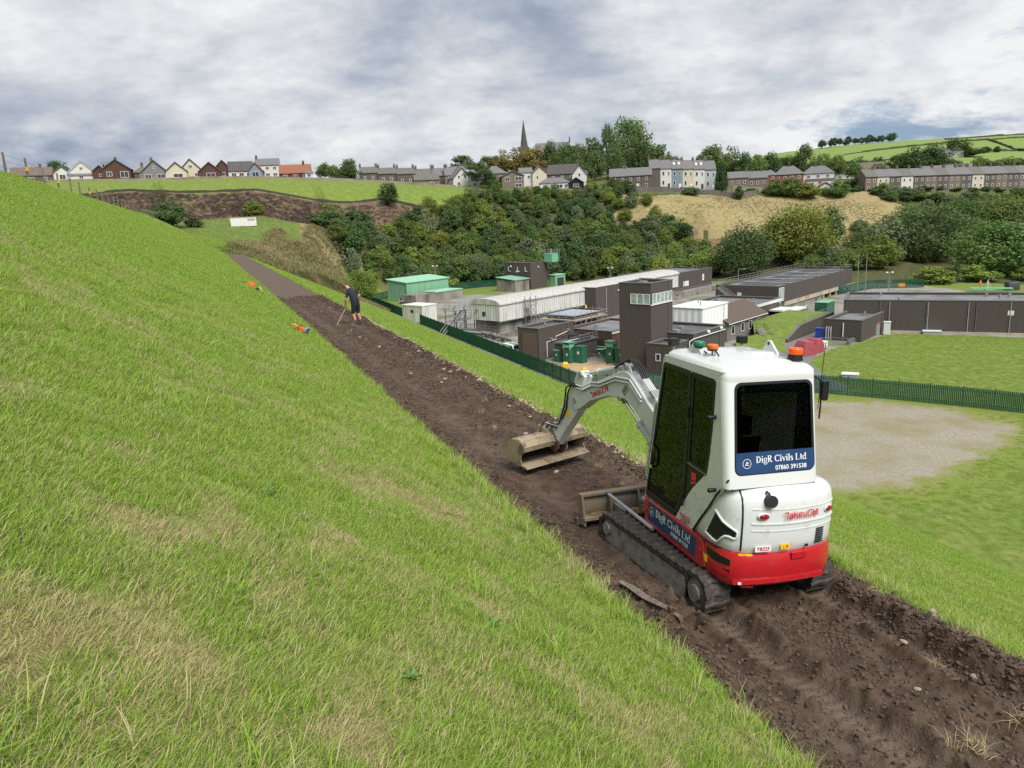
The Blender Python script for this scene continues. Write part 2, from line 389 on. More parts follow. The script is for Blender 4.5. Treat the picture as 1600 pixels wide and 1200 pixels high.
def dam_z(u, v):
    v = np.asarray(v, float)
    up = 20.03 + (V_L - v)*0.57
    up = np.minimum(up, 27.76 + np.maximum(0, -10.0 - v)*0.03)
    mid = Z_L + (Z_R - Z_L)*(v - V_L)/(V_R - V_L)
    low = np.maximum(Z_R - (v - V_R)*0.503, -3)
    return np.where(v < V_L, up, np.where(v <= V_R, mid, low))
def ground_z(x, y):
    u, v = to_uv(np.asarray(x, float), np.asarray(y, float))
    return np.maximum(nat_z(x, y), dam_z(u, v))
def gz(x, y): return float(ground_z(x, y))

def dryness(u, v):
    f = fbm(u*0.8, v*0.8, 3, 4) * .45 + fbm(u*2.4 + v, v*3.2 - u*1.2, 5, 4) * .55
    near = np.clip(1.15 - np.hypot(u, v)/26, .12, 1)
    d = sstep((f - 0.47)/0.20)
    return np.clip(.58*d*near + .15*near, 0, 1)

# ground materials -------------------------------------------------
def turf_mat(name, g1, g2, straw, use_dry=True, bscale=60, fine=22):
    m, nt, ns, ls, b = nodes_of(name)
    b.inputs['Roughness'].default_value = 0.85; b.inputs['Specular IOR Level'].default_value = .15
    t = ns.new('ShaderNodeTexCoord')
    def nz(s, d=5, v=None):
        n = ns.new('ShaderNodeTexNoise'); n.inputs['Scale'].default_value = s; n.inputs['Detail'].default_value = d
        ls.new(v or t.outputs['Object'], n.inputs['Vector']); return n.outputs['Fac']
    def mix(f, a, c):
        x = ns.new('ShaderNodeMix'); x.data_type = 'RGBA'; ls.new(f, x.inputs[0])
        for i, q in ((6, a), (7, c)):
            if isinstance(q, tuple): x.inputs[i].default_value = (*q, 1)
            else: ls.new(q, x.inputs[i])
        return x.outputs[2]
    def rng(v, a, c):
        r = ns.new('ShaderNodeMapRange'); r.inputs[1].default_value = a; r.inputs[2].default_value = c; ls.new(v, r.inputs[0]); return r.outputs[0]
    mp = ns.new('ShaderNodeMapping'); mp.inputs['Rotation'].default_value = (0, 0, R_(40)); mp.inputs['Scale'].default_value = (1, .28 if use_dry else .62, 1)
    ls.new(t.outputs['Object'], mp.inputs[0])
    c = mix(rng(nz(fine, 6, mp.outputs[0]), .35, .65), g1, g2)
    c = mix(rng(nz(.35, 3), .40, .68), c, tuple(.5*(a+b_) for a, b_ in zip(g2, straw)))
    c = mix(rng(nz(1.3, 7, mp.outputs[0]), .42, .62), c, tuple((.62 if use_dry else .86)*a + .09*b_ for a, b_ in zip(g1, straw)))
    if use_dry:
        at = ns.new('ShaderNodeAttribute'); at.attribute_name = 'dry'
        c = mix(at.outputs['Fac'], c, straw)
    ls.new(c, b.inputs['Base Color'])
    bp = ns.new('ShaderNodeBump'); bp.inputs['Strength'].default_value = .9; bp.inputs['Distance'].default_value = .05
    ls.new(nz(bscale, 4), bp.inputs['Height']); ls.new(bp.outputs[0], b.inputs['Normal'])
    return m
M_TURF = turf_mat('dam_turf', (.10, .175, .024), (.19, .285, .045), (.30, .24, .115))
M_LAWN = turf_mat('lawn_turf', (.11, .17, .028), (.17, .23, .045), (.22, .22, .08), False, 20, 6)
M_MOWN = turf_mat('mown_turf', (.075, .125, .022), (.125, .18, .035), (.18, .19, .06), False, 12, 2)
M_FIELD = turf_mat('green_field_turf', (.11, .165, .028), (.165, .22, .043), (.22, .25, .06), False, 4, 1.2)
M_HILL = turf_mat('hill_turf', (.14, .22, .05), (.19, .27, .065), (.26, .27, .11), False, 1, .12)
def gravel_mat():
    m, nt, ns, ls, b = nodes_of('gravel'); b.inputs['Roughness'].default_value = .95; b.inputs['Specular IOR Level'].default_value = .15
    t = ns.new('ShaderNodeTexCoord')
    def nz(s, d=6):
        n = ns.new('ShaderNodeTexNoise'); n.inputs['Scale'].default_value = s; n.inputs['Detail'].default_value = d; n.inputs['Roughness'].default_value = .62; ls.new(t.outputs['Object'], n.inputs['Vector']); return n.outputs['Fac']
    def rng(v, a, c, lo=0, hi=1):
        r = ns.new('ShaderNodeMapRange'); r.inputs[1].default_value = a; r.inputs[2].default_value = c; r.inputs[3].default_value = lo; r.inputs[4].default_value = hi; ls.new(v, r.inputs[0]); return r.outputs[0]
    def mix(f, a, c):
        x = ns.new('ShaderNodeMix'); x.data_type = 'RGBA'; ls.new(f, x.inputs[0])
        for i, q in ((6, a), (7, c)):
            if isinstance(q, tuple): x.inputs[i].default_value = (*q, 1)
            else: ls.new(q, x.inputs[i])
        return x.outputs[2]
    g = mix(rng(nz(3), .35, .65), (.22, .20, .15), (.32, .295, .235)); g = mix(rng(nz(.16, 4), .45, .65), g, (.23, .20, .125))
    gr = mix(rng(nz(6), .35, .65), (.11, .17, .028), (.19, .23, .05)); mid = mix(rng(nz(2.5), .4, .6), (.24, .215, .10), gr)
    at = ns.new('ShaderNodeAttribute'); at.attribute_name = 'edge'
    ad = ns.new('ShaderNodeMath'); ad.operation = 'ADD'; ls.new(at.outputs['Fac'], ad.inputs[0]); ls.new(rng(nz(.35, 7), .25, .75, -.42, .42), ad.inputs[1])
    c = mix(rng(ad.outputs[0], .30, .55), g, mid); c = mix(rng(ad.outputs[0], .55, .85), c, gr); ls.new(c, b.inputs['Base Color'])
    bp = ns.new('ShaderNodeBump'); bp.inputs['Strength'].default_value = .8; bp.inputs['Distance'].default_value = .05; ls.new(nz(14), bp.inputs['Height']); ls.new(bp.outputs[0], b.inputs['Normal'])
    return m
M_GRAVEL = gravel_mat()
M_ROUGH = mat('rough_grass', (.16, .135, .062), .9, (.10, .115, .04), .9, 6, 1.0, 3, col3=(.25, .20, .11), scale3=.12, lo3=.5, hi3=.62, spec=.1)
M_SCRUB = mat('scrub_ground', (.055, .07, .025), .95, (.10, .09, .045), .5, 5, 1, 2, spec=.1)
M_HEATH = mat('heather', (.105, .070, .060), .95, (.15, .115, .075), .8, 6, 1, 2.5, col3=(.13, .125, .06), scale3=.10, lo3=.52, hi3=.6, spec=.1)
M_STRAW = mat('straw_field_grass', (.315, .255, .135), .95, (.235, .195, .10), .55, 6, 1, 1.6, col3=(.26, .235, .10), scale3=.06, lo3=.5, hi3=.66, spec=.1, stretch=(1, 2.4, 1))
M_VILL = mat('village_ground', (.08, .10, .035), .95, (.12, .12, .06), .25, 5, .6, 1, spec=.1)
M_YARD = mat('yard_concrete', (.20, .195, .18), .9, (.27, .26, .235), .35, 6, .3, 8, col3=(.14, .15, .085), scale3=.13, lo3=.52, hi3=.62, spec=.2)
M_ROAD = mat('asphalt', (.145, .145, .148), .9, (.18, .178, .175), .5, 6, .3, 12, spec=.2)
M_SAND = mat('sandy_paving', (.42, .30, .185), .9, (.34, .25, .16), .8, 5, .3, 10, spec=.2)
M_EARTH = mat('bare_earth_terrace', (.19, .125, .075), .95, (.26, .19, .105), .6, 6, 1, 2, stretch=(.6, 3, 1), spec=.1)

# natural ground: one polar sheet out to the horizon, cut into its zones
ang = np.radians(np.concatenate([np.arange(-180, -44, 4.0), np.arange(-44, 44, .17), np.arange(44, 181, 4.0)]))
rad = np.concatenate([np.arange(20, 56, 3), np.arange(56, 118, .8), np.arange(118, 365, 1.35), np.arange(365, 720, 4.5), np.geomspace(720, 6500, 60)])
AA, RR = np.meshgrid(ang, rad, indexing='ij')
GX, GY = RR*np.sin(AA), RR*np.cos(AA)
GZ = nat_z(GX, GY)
out_ = sstep(poly_dist(GX, GY, YARD)/10)
GZ = GZ + out_*((fbm(GX*.09, GY*.09, 11, 4) - .5)*1.1 + (fbm(GX*.5, GY*.5, 12, 3) - .5)*.45) * np.clip((RR-90)/60, 0, 1)
UU, VV = to_uv(GX, GY)
mitre = np.where(VV < 6.3, 128 + (6.3 - VV)*9, 128 + (VV - 6.3)*2.7)
GZ = np.where((VV > -12) & (VV < 44) & (UU > -20), np.minimum(GZ, dam_z(UU, VV) - .6 + np.clip(UU - mitre, 0, 200)*.5), GZ)
cx = .25*(GX[:-1,:-1] + GX[1:,:-1] + GX[1:,1:] + GX[:-1,1:]); cy = .25*(GY[:-1,:-1] + GY[1:,:-1] + GY[1:,1:] + GY[:-1,1:])
ZONES = [
 ('green_field', M_FIELD, [(-330,262),(-213.7,252.5),(-164.1,255.5),(-124.8,260.8),(-83.3,263.9),(-45,292),(-11.1,308),(-12.5,336),(-30,336),(-60,327),(-80.8,321),(-137,311),(-198,306),(-330,318)]),
 ('heather_bank', M_HEATH, [(-330,262),(-213.7,252.5),(-164.1,255.5),(-124.8,260.8),(-83.3,263.9),(-45,292),(-30,300),(-36,285),(-52,262),(-62.5,245.9),(-96.9,240.9),(-153.1,235.9),(-250,229.1)]),
 ('mown_flat', M_MOWN, [(-130,236),(-96.9,240.9),(-63.7,242.3),(-59.8,216.6),(-55.1,185.2),(-47.3,140),(-43,122),(-60,115),(-110,150)]),
 ('straw_field', M_STRAW, [(38,298),(48,322),(84.9,330),(123.7,332),(155.5,335),(164.2,323.5),(173,316.9),(161.2,304.1),(125.1,276.7),(118.4,271.8),(98,285.8),(83.4,293.5),(73.4,297.9),(65.9,303.2),(54.3,303)]),
 ('straw_field', M_STRAW, [(202.5,324.5),(247.8,327.4),(260,315),(233.7,303),(214.6,314)]),
 ('earth_terraces', M_EARTH, [(73.4,297.9),(83.4,293.5),(84,284),(76,270),(68,282)]),
 ('gravel_pad', None, [(29,86),(37.8,89.4),(45.5,86.6),(50.3,81.9),(51.8,75.5),(47.8,71.1),(38.5,63.8),(33.6,61),(26.1,60.2),(20,66)]),
 ('works_lawn', M_LAWN, [(45.5,114),(53.3,123.1),(59.9,127),(68.3,135.2),(86.7,125.2),(110,111),(92,60),(64.8,72.8),(56.7,80.2),(46.7,88.5),(43.5,102)]),
 ('works_yard', M_YARD, [(-26,176),(9.6,101.8),(19.3,100.2),(43.5,93),(45.5,114),(68.3,135.2),(110,111),(126,150),(112,215),(66,232),(20,248),(-22,238),(-30,205)]),
 ('toe_grass', M_LAWN, [(-52,244),(-34,172),(0,110),(10,70),(25,35),(60,0),(160,-20),(150,110),(140,200),(66,248),(20,270),(-8,266),(-38,249)]),
]
zone = np.zeros(cx.shape, int)
wob = (fbm(cx*.35, cy*.35, 21, 3) - .5)*2.2
for i, (nm, m_, poly) in reversed(list(enumerate(ZONES))):
    zone[poly_dist(cx, cy, poly) - (4.0 if nm == 'gravel_pad' else 0) + (wob if nm in ('heather_bank', 'straw_field', 'earth_terraces', 'mown_flat') else 0) < 0] = i + 1
cr = np.hypot(cx, cy)
zone[(zone == 0) & (cr > 560)] = 101
zone[(zone == 0) & (cy > 330)] = 102
zone[(zone == 0) & (cx > -35) & (cx < 300) & (cy < 345)] = 103
uu_, vv_ = to_uv(cx, cy)
keep_all = ~((dam_z(uu_, vv_) > .25*(GZ[:-1,:-1]+GZ[1:,:-1]+GZ[1:,1:]+GZ[:-1,1:]) + 2.5) & (uu_ > -20) & (uu_ < 320) & (vv_ > -16))
for zid, nm, m_ in [(i+1, z[0], z[1]) for i, z in enumerate(ZONES)] + [(0, 'rough_bank', M_ROUGH), (101, 'hill_pasture', M_HILL), (102, 'village_ground', M_VILL), (103, 'scrub_ground', M_SCRUB)]:
    kp = (zone == zid) & keep_all
    at_ = {'edge': np.clip((poly_dist(GX, GY, ZONES[6][2]) + 2.5)/6, 0, 1)} if nm == 'gravel_pad' else None
    if kp.any(): tag(link(nm, grid_mesh(nm, GX, GY, GZ, m_ or M_GRAVEL, kp, at_)), kind='structure')

# dam face: upper and lower turf
def steps(a, b, s0, k, c=0):
    out = [a]
    while out[-1] < b: out.append(out[-1] + s0 + k*abs(out[-1] - c))
    return np.array(out)
du = np.concatenate([-steps(0, 14, .14, .03)[::-1], steps(0, 330, .14, .02)[1:]])
def dam_bump(u, v):
    edge = np.clip(np.minimum(abs(v - V_L), abs(v - V_R))/.3, 0, 1); far = np.clip(1 - u/80, .15, 1)
    return edge*far*((fbm(u*1.1, v*1.1, 31, 3) - .5)*.12 + (fbm(u*3, v*3, 32, 2) - .5)*.04)
def dam_sheet(nm, vs):
    U, Vv = np.meshgrid(du, vs, indexing='ij'); Xg, Yg = xy(U, Vv); Zg = dam_z(U, Vv)
    Zg = Zg + dam_bump(U, Vv)
    # crumbling turf lip along the cut
    Zg = Zg + np.where(abs(Vv - V_L) < .02, .05*fbm(U*3, Vv*0, 33, 2), 0)
    Zg = Zg - np.where((Vv > V_L + .01) & (Vv < V_R - .01), .30, 0)        # tucked under the soil
    return tag(link(nm, grid_mesh(nm, Xg, Yg, Zg, M_TURF, None, {'dry': dryness(U, Vv)})), kind='structure')
dam_sheet('dam_upper_slope', np.concatenate([np.linspace(-60, -10.6, 6), np.arange(-10, -2, .35), np.arange(-2, V_L - .05, .14), [V_L, V_L + .35]]))
dam_sheet('dam_lower_slope', np.concatenate([[V_R - .5, V_R], np.arange(V_R + .12, 12, .2), np.arange(12, 53, .55)]))

# soil path ----------------------------------------------------------
def rut_profile(u, v, vc, w): return np.exp(-((v - vc)/w)**4)
def rut_mask(u, v):
    """compacted wheel lines: deep behind the machine, faint ahead of it"""
    behind = sstep((6.7 - u)/.8); ahead = sstep((u - 7.6)/1.0)*np.clip((44 - u)/6, 0, 1); m = 0
    for vc in (4.37, 5.73):
        m = m + behind*rut_profile(u, v, vc + .04*np.sin(u*.7), .17) + .55*ahead*rut_profile(u, v, vc + .12*np.sin(u*.16 + vc), .22)
    return np.clip(m, 0, 1)
def path_z(u, v):
    z = dam_z(u, np.clip(v, V_L, V_R)); n1 = fbm(u*2.2, v*2.2, 41, 4) - .5; n2 = fbm(u*9, v*9, 42, 4) - .5; n3 = fbm(u*22, v*22, 43, 4, .65) - .5
    fresh = np.clip((47 - u)/3, 0, 1)                       # beyond this the soil has been raked and rolled
    rm = rut_mask(u, v); q = 1 - .8*rm
    z = z + fresh*(.08*n1*q + .06*n2*q + .055*n3*q) + (1-fresh)*(.03*n1 + .012*n2)
    behind = sstep((6.6 - u)/1.0); ahead = sstep((u - 7.4)/1.0)*fresh
    for vc in (4.37, 5.73):
        c = vc + .04*np.sin(u*.7); r = rut_profile(u, v, c, .17); tread = np.abs(np.sin(u*math.pi/.105 + 2.2*abs(v - c)/.17))**.6
        z = z - behind*r*(.135 + .05*n1 - .028*tread)
        lip = np.exp(-((abs(v - c) - .26)/.075)**2); z = z + behind*lip*(.045 + .12*(n2 + .15) + .07*n3)
        c2 = vc + .12*np.sin(u*.16 + vc); r2 = rut_profile(u, v, c2, .22)
        z = z - ahead*r2*(.045 - .014*np.abs(np.sin(u*math.pi/.12)))
    # spoil thrown along the downhill edge, and a ragged lip uphill
    e = np.exp(-((v - (V_R - .28 + .22*(fbm(u*.8, v*0, 45, 3) - .5)))/.20)**2)
    z = z + e*fresh*(.07 + .20*np.maximum(n1 + .10, 0) + .09*n2 + .05*n3)
    e2 = np.exp(-((v - V_L - .18)/.2)**2); z = z + e2*fresh*(.05 + .18*np.maximum(n1, 0) + .08*n2)
    heap = np.exp(-(((u - 6.0)/.6)**2 + ((v - 3.95)/.28)**2)); return z + heap*(.08 + .2*n2 + .08*n3)
def soil_mat():
    m, nt, ns, ls, b = nodes_of('soil'); b.inputs['Specular IOR Level'].default_value = .25
    t = ns.new('ShaderNodeTexCoord')
    def nz(s, d=6):
        n = ns.new('ShaderNodeTexNoise'); n.inputs['Scale'].default_value = s; n.inputs['Detail'].default_value = d; ls.new(t.outputs['Object'], n.inputs['Vector']); return n.outputs['Fac']
    def rng(v, a, c, lo=0, hi=1):
        r = ns.new('ShaderNodeMapRange'); r.inputs[1].default_value = a; r.inputs[2].default_value = c; r.inputs[3].default_value = lo; r.inputs[4].default_value = hi; ls.new(v, r.inputs[0]); return r.outputs[0]
    def mix(f, a, c):
        x = ns.new('ShaderNodeMix'); x.data_type = 'RGBA'; ls.new(f, x.inputs[0])
        for i, q in ((6, a), (7, c)):
            if isinstance(q, tuple): x.inputs[i].default_value = (*q, 1)
            else: ls.new(q, x.inputs[i])
        return x.outputs[2]
    c = mix(rng(nz(5), .4, .62), (.046, .029, .0195), (.082, .054, .037))
    c = mix(rng(nz(.9, 4), .54, .70), c, (.098, .070, .052))
    at = ns.new('ShaderNodeAttribute'); at.attribute_name = 'raked'
    c = mix(at.outputs['Fac'], c, mix(rng(nz(14), .4, .6), (.090, .064, .047), (.118, .088, .068)))
    ru = ns.new('ShaderNodeAttribute'); ru.attribute_name = 'rut'; rv = ns.new('ShaderNodeMath'); rv.operation = 'MULTIPLY'; ls.new(ru.outputs['Fac'], rv.inputs[0]); ls.new(rng(nz(3.5), .35, .6), rv.inputs[1])
    c = mix(rv.outputs[0], c, (.108, .079, .058))
    ls.new(c, b.inputs['Base Color'])
    ls.new(rng(rv.outputs[0], 0, 1, .9, .55), b.inputs['Roughness'])
    bp = ns.new('ShaderNodeBump'); bp.inputs['Strength'].default_value = .85; bp.inputs['Distance'].default_value = .02
    ls.new(nz(45, 8), bp.inputs['Height']); ls.new(bp.outputs[0], b.inputs['Normal'])
    return m
M_SOIL = soil_mat()
pu = np.concatenate([np.arange(-1.5, 9.5, .022), steps(9.5, 131, .024, .0045, 9.5)]); pv = np.concatenate([np.linspace(V_L - .14, V_L, 5)[:-1], np.linspace(V_L, V_R, 120), np.linspace(V_R, V_R + .14, 5)[1:]])
PU, PV = np.meshgrid(pu, pv, indexing='ij')
PVw = PV + np.where((PV < V_L + .3), 1, 0)*0
PX, PY = xy(PU, PVw); PZ = path_z(PU, PVw)
dip = np.clip(np.maximum(V_L - PV, PV - V_R)/.14, 0, 1); PZ = PZ - dip*.10*(PV < V_L) - dip*.22*(PV > V_R)
raked = sstep((PU - 45 - 1.4*(PV - 5) - 2*(fbm(PU*.6, PV*1.5, 44, 2) - .5))/1.2)
tag(link('soil_path', grid_mesh('soil_path', PX, PY, PZ, M_SOIL, None, {'raked': raked, 'rut': rut_mask(PU, PVw)})), kind='structure')

# ------------------------------------------------------------------ grass: blades near, tufts further off
def blade_mat(name, green_a, green_b, straw_a, straw_b):
    m, nt, ns, ls, b = nodes_of(name)
    b.inputs['Roughness'].default_value = .62; b.inputs['Specular IOR Level'].default_value = .25
    at = ns.new('ShaderNodeAttribute'); at.attribute_type = 'INSTANCER'; at.attribute_name = 'tint'
    bl = ns.new('ShaderNodeAttribute'); bl.attribute_name = 'blade'
    def mix(f, a, c):
        x = ns.new('ShaderNodeMix'); x.data_type = 'RGBA'; ls.new(f, x.inputs[0])
        for i, q in ((6, a), (7, c)):
            if isinstance(q, tuple): x.inputs[i].default_value = (*q, 1)
            else: ls.new(q, x.inputs[i])
        return x.outputs[2]
    g = mix(bl.outputs['Fac'], green_a, green_b); st = mix(bl.outputs['Fac'], straw_a, straw_b)
    # a blade turns to straw when the tuft's dryness passes the blade's own threshold
    r = ns.new('ShaderNodeMath'); r.operation = 'SUBTRACT'; ls.new(at.outputs['Fac'], r.inputs[0])
    bt = ns.new('ShaderNodeAttribute'); bt.attribute_name = 'thresh'; ls.new(bt.outputs['Fac'], r.inputs[1])
    k = ns.new('ShaderNodeMapRange'); k.inputs[1].default_value = -.08; k.inputs[2].default_value = .08; ls.new(r.outputs[0], k.inputs[0])
    c = mix(k.outputs[0], g, st); ls.new(c, b.inputs['Base Color'])
    tr = ns.new('ShaderNodeBsdfTranslucent'); ls.new(c, tr.inputs[0]); ms = ns.new('ShaderNodeMixShader'); ms.inputs[0].default_value = .30
    ls.new(b.outputs[0], ms.inputs[1]); ls.new(tr.outputs[0], ms.inputs[2]); ls.new(ms.outputs[0], ns['Material Output'].inputs[0])
    return m
M_BLADE = blade_mat('grass_blades', (.155, .28, .026), (.32, .45, .070), (.42, .35, .17), (.54, .47, .27))
def tuft(name, n, rad, h0, h1, w, lean, seed, mat_, seg=3):
    r = np.random.default_rng(seed); V, Fc, bl, th = [], [], [], []
    for i in range(n):
        a = r.uniform(0, 2*math.pi); d = rad*math.sqrt(r.uniform()); bx, by = d*math.cos(a), d*math.sin(a)
        h = r.uniform(h0, h1); dirn = r.uniform(0, 2*math.pi); ln = r.uniform(.1, 1)*lean*h; fx, fy = math.cos(dirn), math.sin(dirn)
        sx, sy = -fy, fx; ww = w*r.uniform(.6, 1.2); o = len(V); b_, t_ = r.uniform(), r.uniform()
        for k in range(seg + 1):
            t = k/seg; c = (bx + fx*ln*t*t, by + fy*ln*t*t, h*t*(1 - .22*(ln/max(h, .01))*t))
            wk = ww*(1 - t)**.6/2
            if k < seg: V += [(c[0]-sx*wk, c[1]-sy*wk, c[2]), (c[0]+sx*wk, c[1]+sy*wk, c[2])]; bl += [b_, b_]; th += [t_, t_]
            else: V.append(c); bl.append(b_); th.append(t_)
        for k in range(seg - 1): Fc.append((o+2*k, o+2*k+1, o+2*k+3, o+2*k+2))
        Fc.append((o+2*seg-2, o+2*seg-1, o+2*seg))
    me = bpy.data.meshes.new(name); me.from_pydata(V, [], Fc); me.materials.append(mat_)
    for nm, arr in (('blade', bl), ('thresh', th)):
        at = me.attributes.new(nm, 'FLOAT', 'POINT'); at.data.foreach_set('value', np.array(arr, np.float32))
    return me
TUFTS = [tuft('t%d' % i, 44, .085, .035, .090, .0050, 1.0, i, M_BLADE) for i in range(5)] + [tuft('l%d' % i, 15, .06, .09, .20, .0065, 1.2, 20+i, M_BLADE, 4) for i in range(3)] + \
        [tuft('p%d' % i, 270, .20, .030, .082, .0048, 1.15, 40+i, M_BLADE) for i in range(6)]          # l*: long, p*: broad patch, t*: small
def sample_dam(v0, v1, u0, u1, dens, seed):
    r = np.random.default_rng(seed); out = []
    for ua in np.arange(u0, u1, 2.0):
        d = max(3.0, math.hypot(ua, (v0+v1)/2 if abs(v0) < 8 else v0)); k = dens(max(2.5, ua))
        n = int(k*2.0*(v1-v0)); out.append(np.stack([r.uniform(ua, ua+2, n), r.uniform(v0, v1, n)], -1))
    return np.concatenate(out)
def in_view(x, y, m=6): a = np.degrees(np.arctan2(x, np.maximum(y, .01))); return (y > .8) & (abs(a) < 35.5 + m)
EB = .30                                            # along the cut edges small tufts, elsewhere broad patches
d_up = lambda d: 330*min(1, (5.5/d)**1.25) if d < 60 else 11
d_lo = lambda d: 150*min(1, (8/d)**1.2) if d < 60 else 9
S_ = [(sample_dam(-10.6, V_L - EB, -3, 125, lambda d: d_up(d)/4.6, 1), 2), (sample_dam(-10.6, V_L, -3, 60, lambda d: .09*d_up(d), 4), 1), (sample_dam(V_L - EB - .15, V_L + .03, -2, 125, d_up, 5), 0),
      (sample_dam(V_R + EB, V_R + 16, -1, 110, lambda d: d_lo(d)/4.2, 2), 2), (sample_dam(V_R - .04, V_R + EB + .2, -1, 110, lambda d: 1.3*d_lo(d), 6), 0), (sample_dam(V_R + 16, 47.5, 8, 90, lambda d: 6, 3), 2), (sample_dam(V_R, V_R + 9, 0, 40, lambda d: .03*d_lo(d), 7), 1)]
pts2 = np.concatenate([q for q, _ in S_]); kind_ = np.concatenate([np.full(len(q), k) for q, k in S_])
X, Y = xy(pts2[:, 0], pts2[:, 1]); r = np.random.default_rng(5); dr = dryness(pts2[:, 0], pts2[:, 1]); lush = fbm(pts2[:, 0]*.9, pts2[:, 1]*.9, 61, 3)
ok = in_view(X, Y) & ((kind_ != 1) | ((lush > .58) & (dr < .35)) | ((r.uniform(size=len(X)) < .05) & (dr < .3))) & ((kind_ != 2) | (r.uniform(size=len(X)) > .15*dr*(np.hypot(X, Y) < 12)))
pts2, X, Y, kind_, dr = pts2[ok], X[ok], Y[ok], kind_[ok], dr[ok]; n = len(X); dist = np.hypot(X, Y)
Z = dam_z(pts2[:, 0], pts2[:, 1]) + dam_bump(pts2[:, 0], pts2[:, 1]) - .008
edge = (abs(pts2[:, 1] - V_L) < .35) | (abs(pts2[:, 1] - V_R) < .3)
lg = (kind_ == 1) | ((kind_ == 0) & (r.uniform(size=n) < .35))
# collection children sort by name: l0-2, p0-5, t0-4
idx = np.where(lg, r.integers(0, 3, n), np.where(kind_ == 2, r.integers(3, 9, n), r.integers(9, 14, n)))
scl = r.uniform(.75, 1.2, n)*np.clip(1 + (dist - 6)/22, 1, 2.3)*np.clip((48.5 - pts2[:, 1])/8, .25, 1)*np.where(lg & (dist > 12), .75, 1)*np.where(dr > .6, .8, 1)
# stand square to the slope, spun at random
sl = np.where(pts2[:, 1] < V_L, -.57, -.503); spin = r.uniform(0, 6.28, n); wob_ = r.normal(0, .10, (n, 2))
e1 = np.stack([np.full(n, DU[0]), np.full(n, DU[1]), wob_[:, 0]], -1); e1 /= np.linalg.norm(e1, axis=1)[:, None]
e2 = np.stack([np.full(n, DV[0]), np.full(n, DV[1]), sl*np.where(kind_ == 2, 1, .35) + wob_[:, 1]], -1); e2 -= e1*(e1*e2).sum(1)[:, None]; e2 /= np.linalg.norm(e2, axis=1)[:, None]
e3 = np.cross(e2, e1); e3 *= np.sign(e3[:, 2])[:, None]; e2 = np.cross(e3, e1)
c_, s_ = np.cos(spin)[:, None], np.sin(spin)[:, None]; a1 = e1*c_ + e2*s_; a2 = -e1*s_ + e2*c_
rot = np.stack([np.arctan2(a2[:, 2], e3[:, 2]), -np.arcsin(np.clip(a1[:, 2], -1, 1)), np.arctan2(a1[:, 1], a1[:, 0])], -1)
scatter('grass', np.stack([X, Y, Z], -1), rot, scl, idx, np.clip(dr + r.normal(0, .10, n), 0, 1), sorted(TUFTS, key=lambda q: q.name),
        'green and straw coloured grass covering the dam slopes')
print('grass tufts', n)

# ------------------------------------------------------------------ trees
def leaf_mat(name, a, b_, var=.22):
    if name in MATS: return MATS[name]
    m, nt, ns, ls, b = nodes_of(name); b.inputs['Roughness'].default_value = .7; b.inputs['Specular IOR Level'].default_value = .2
    at = ns.new('ShaderNodeAttribute'); at.attribute_name = 'leafc'
    mx = ns.new('ShaderNodeMix'); mx.data_type = 'RGBA'; mx.inputs[6].default_value = (*a, 1); mx.inputs[7].default_value = (*b_, 1); ls.new(at.outputs['Fac'], mx.inputs[0])
    oi = ns.new('ShaderNodeObjectInfo'); hs = ns.new('ShaderNodeHueSaturation')
    r1 = ns.new('ShaderNodeMapRange'); r1.inputs[3].default_value = 1-var; r1.inputs[4].default_value = 1+var; ls.new(oi.outputs['Random'], r1.inputs[0]); ls.new(r1.outputs[0], hs.inputs['Value'])
    sc = ns.new('ShaderNodeMath'); sc.operation = 'MULTIPLY'; sc.inputs[1].default_value = 7.31; ls.new(oi.outputs['Random'], sc.inputs[0])
    fr = ns.new('ShaderNodeMath'); fr.operation = 'FRACT'; ls.new(sc.outputs[0], fr.inputs[0])
    r2 = ns.new('ShaderNodeMapRange'); r2.inputs[3].default_value = .482; r2.inputs[4].default_value = .515; ls.new(fr.outputs[0], r2.inputs[0]); ls.new(r2.outputs[0], hs.inputs['Hue'])
    ls.new(mx.outputs[2], hs.inputs['Color']); ls.new(hs.outputs[0], b.inputs['Base Color'])
    tr = ns.new('ShaderNodeBsdfTranslucent'); ls.new(hs.outputs[0], tr.inputs[0]); ms = ns.new('ShaderNodeMixShader'); ms.inputs[0].default_value = .33
    ls.new(b.outputs[0], ms.inputs[1]); ls.new(tr.outputs[0], ms.inputs[2]); ls.new(ms.outputs[0], ns['Material Output'].inputs[0])
    MATS[name] = m; return m
LG = 1.62
_lm = leaf_mat
def leaf_mat(n, a, b): return _lm(n, tuple(q*LG for q in a), tuple(q*LG for q in b))
LEAF = dict(mid=leaf_mat('leaf_mid', (.048, .078, .022), (.105, .150, .040)), dark=leaf_mat('leaf_dark', (.038, .066, .025), (.074, .115, .040)),
            yellow=leaf_mat('leaf_yellow', (.075, .105, .022), (.165, .195, .045)), autumn=leaf_mat('leaf_autumn', (.085, .085, .024), (.17, .145, .045)),
            grey=leaf_mat('leaf_grey', (.075, .100, .050), (.135, .165, .085)), lime=leaf_mat('leaf_lime', (.085, .130, .022), (.17, .23, .050)),
            conifer=leaf_mat('leaf_conifer', (.022, .045, .020), (.050, .082, .030)), brown=leaf_mat('leaf_brown', (.10, .078, .040), (.17, .135, .065)))
M_BARK = mat('bark', (.095, .075, .055), .9, (.16, .13, .10), 3, 5, .6, 10, spec=.1)
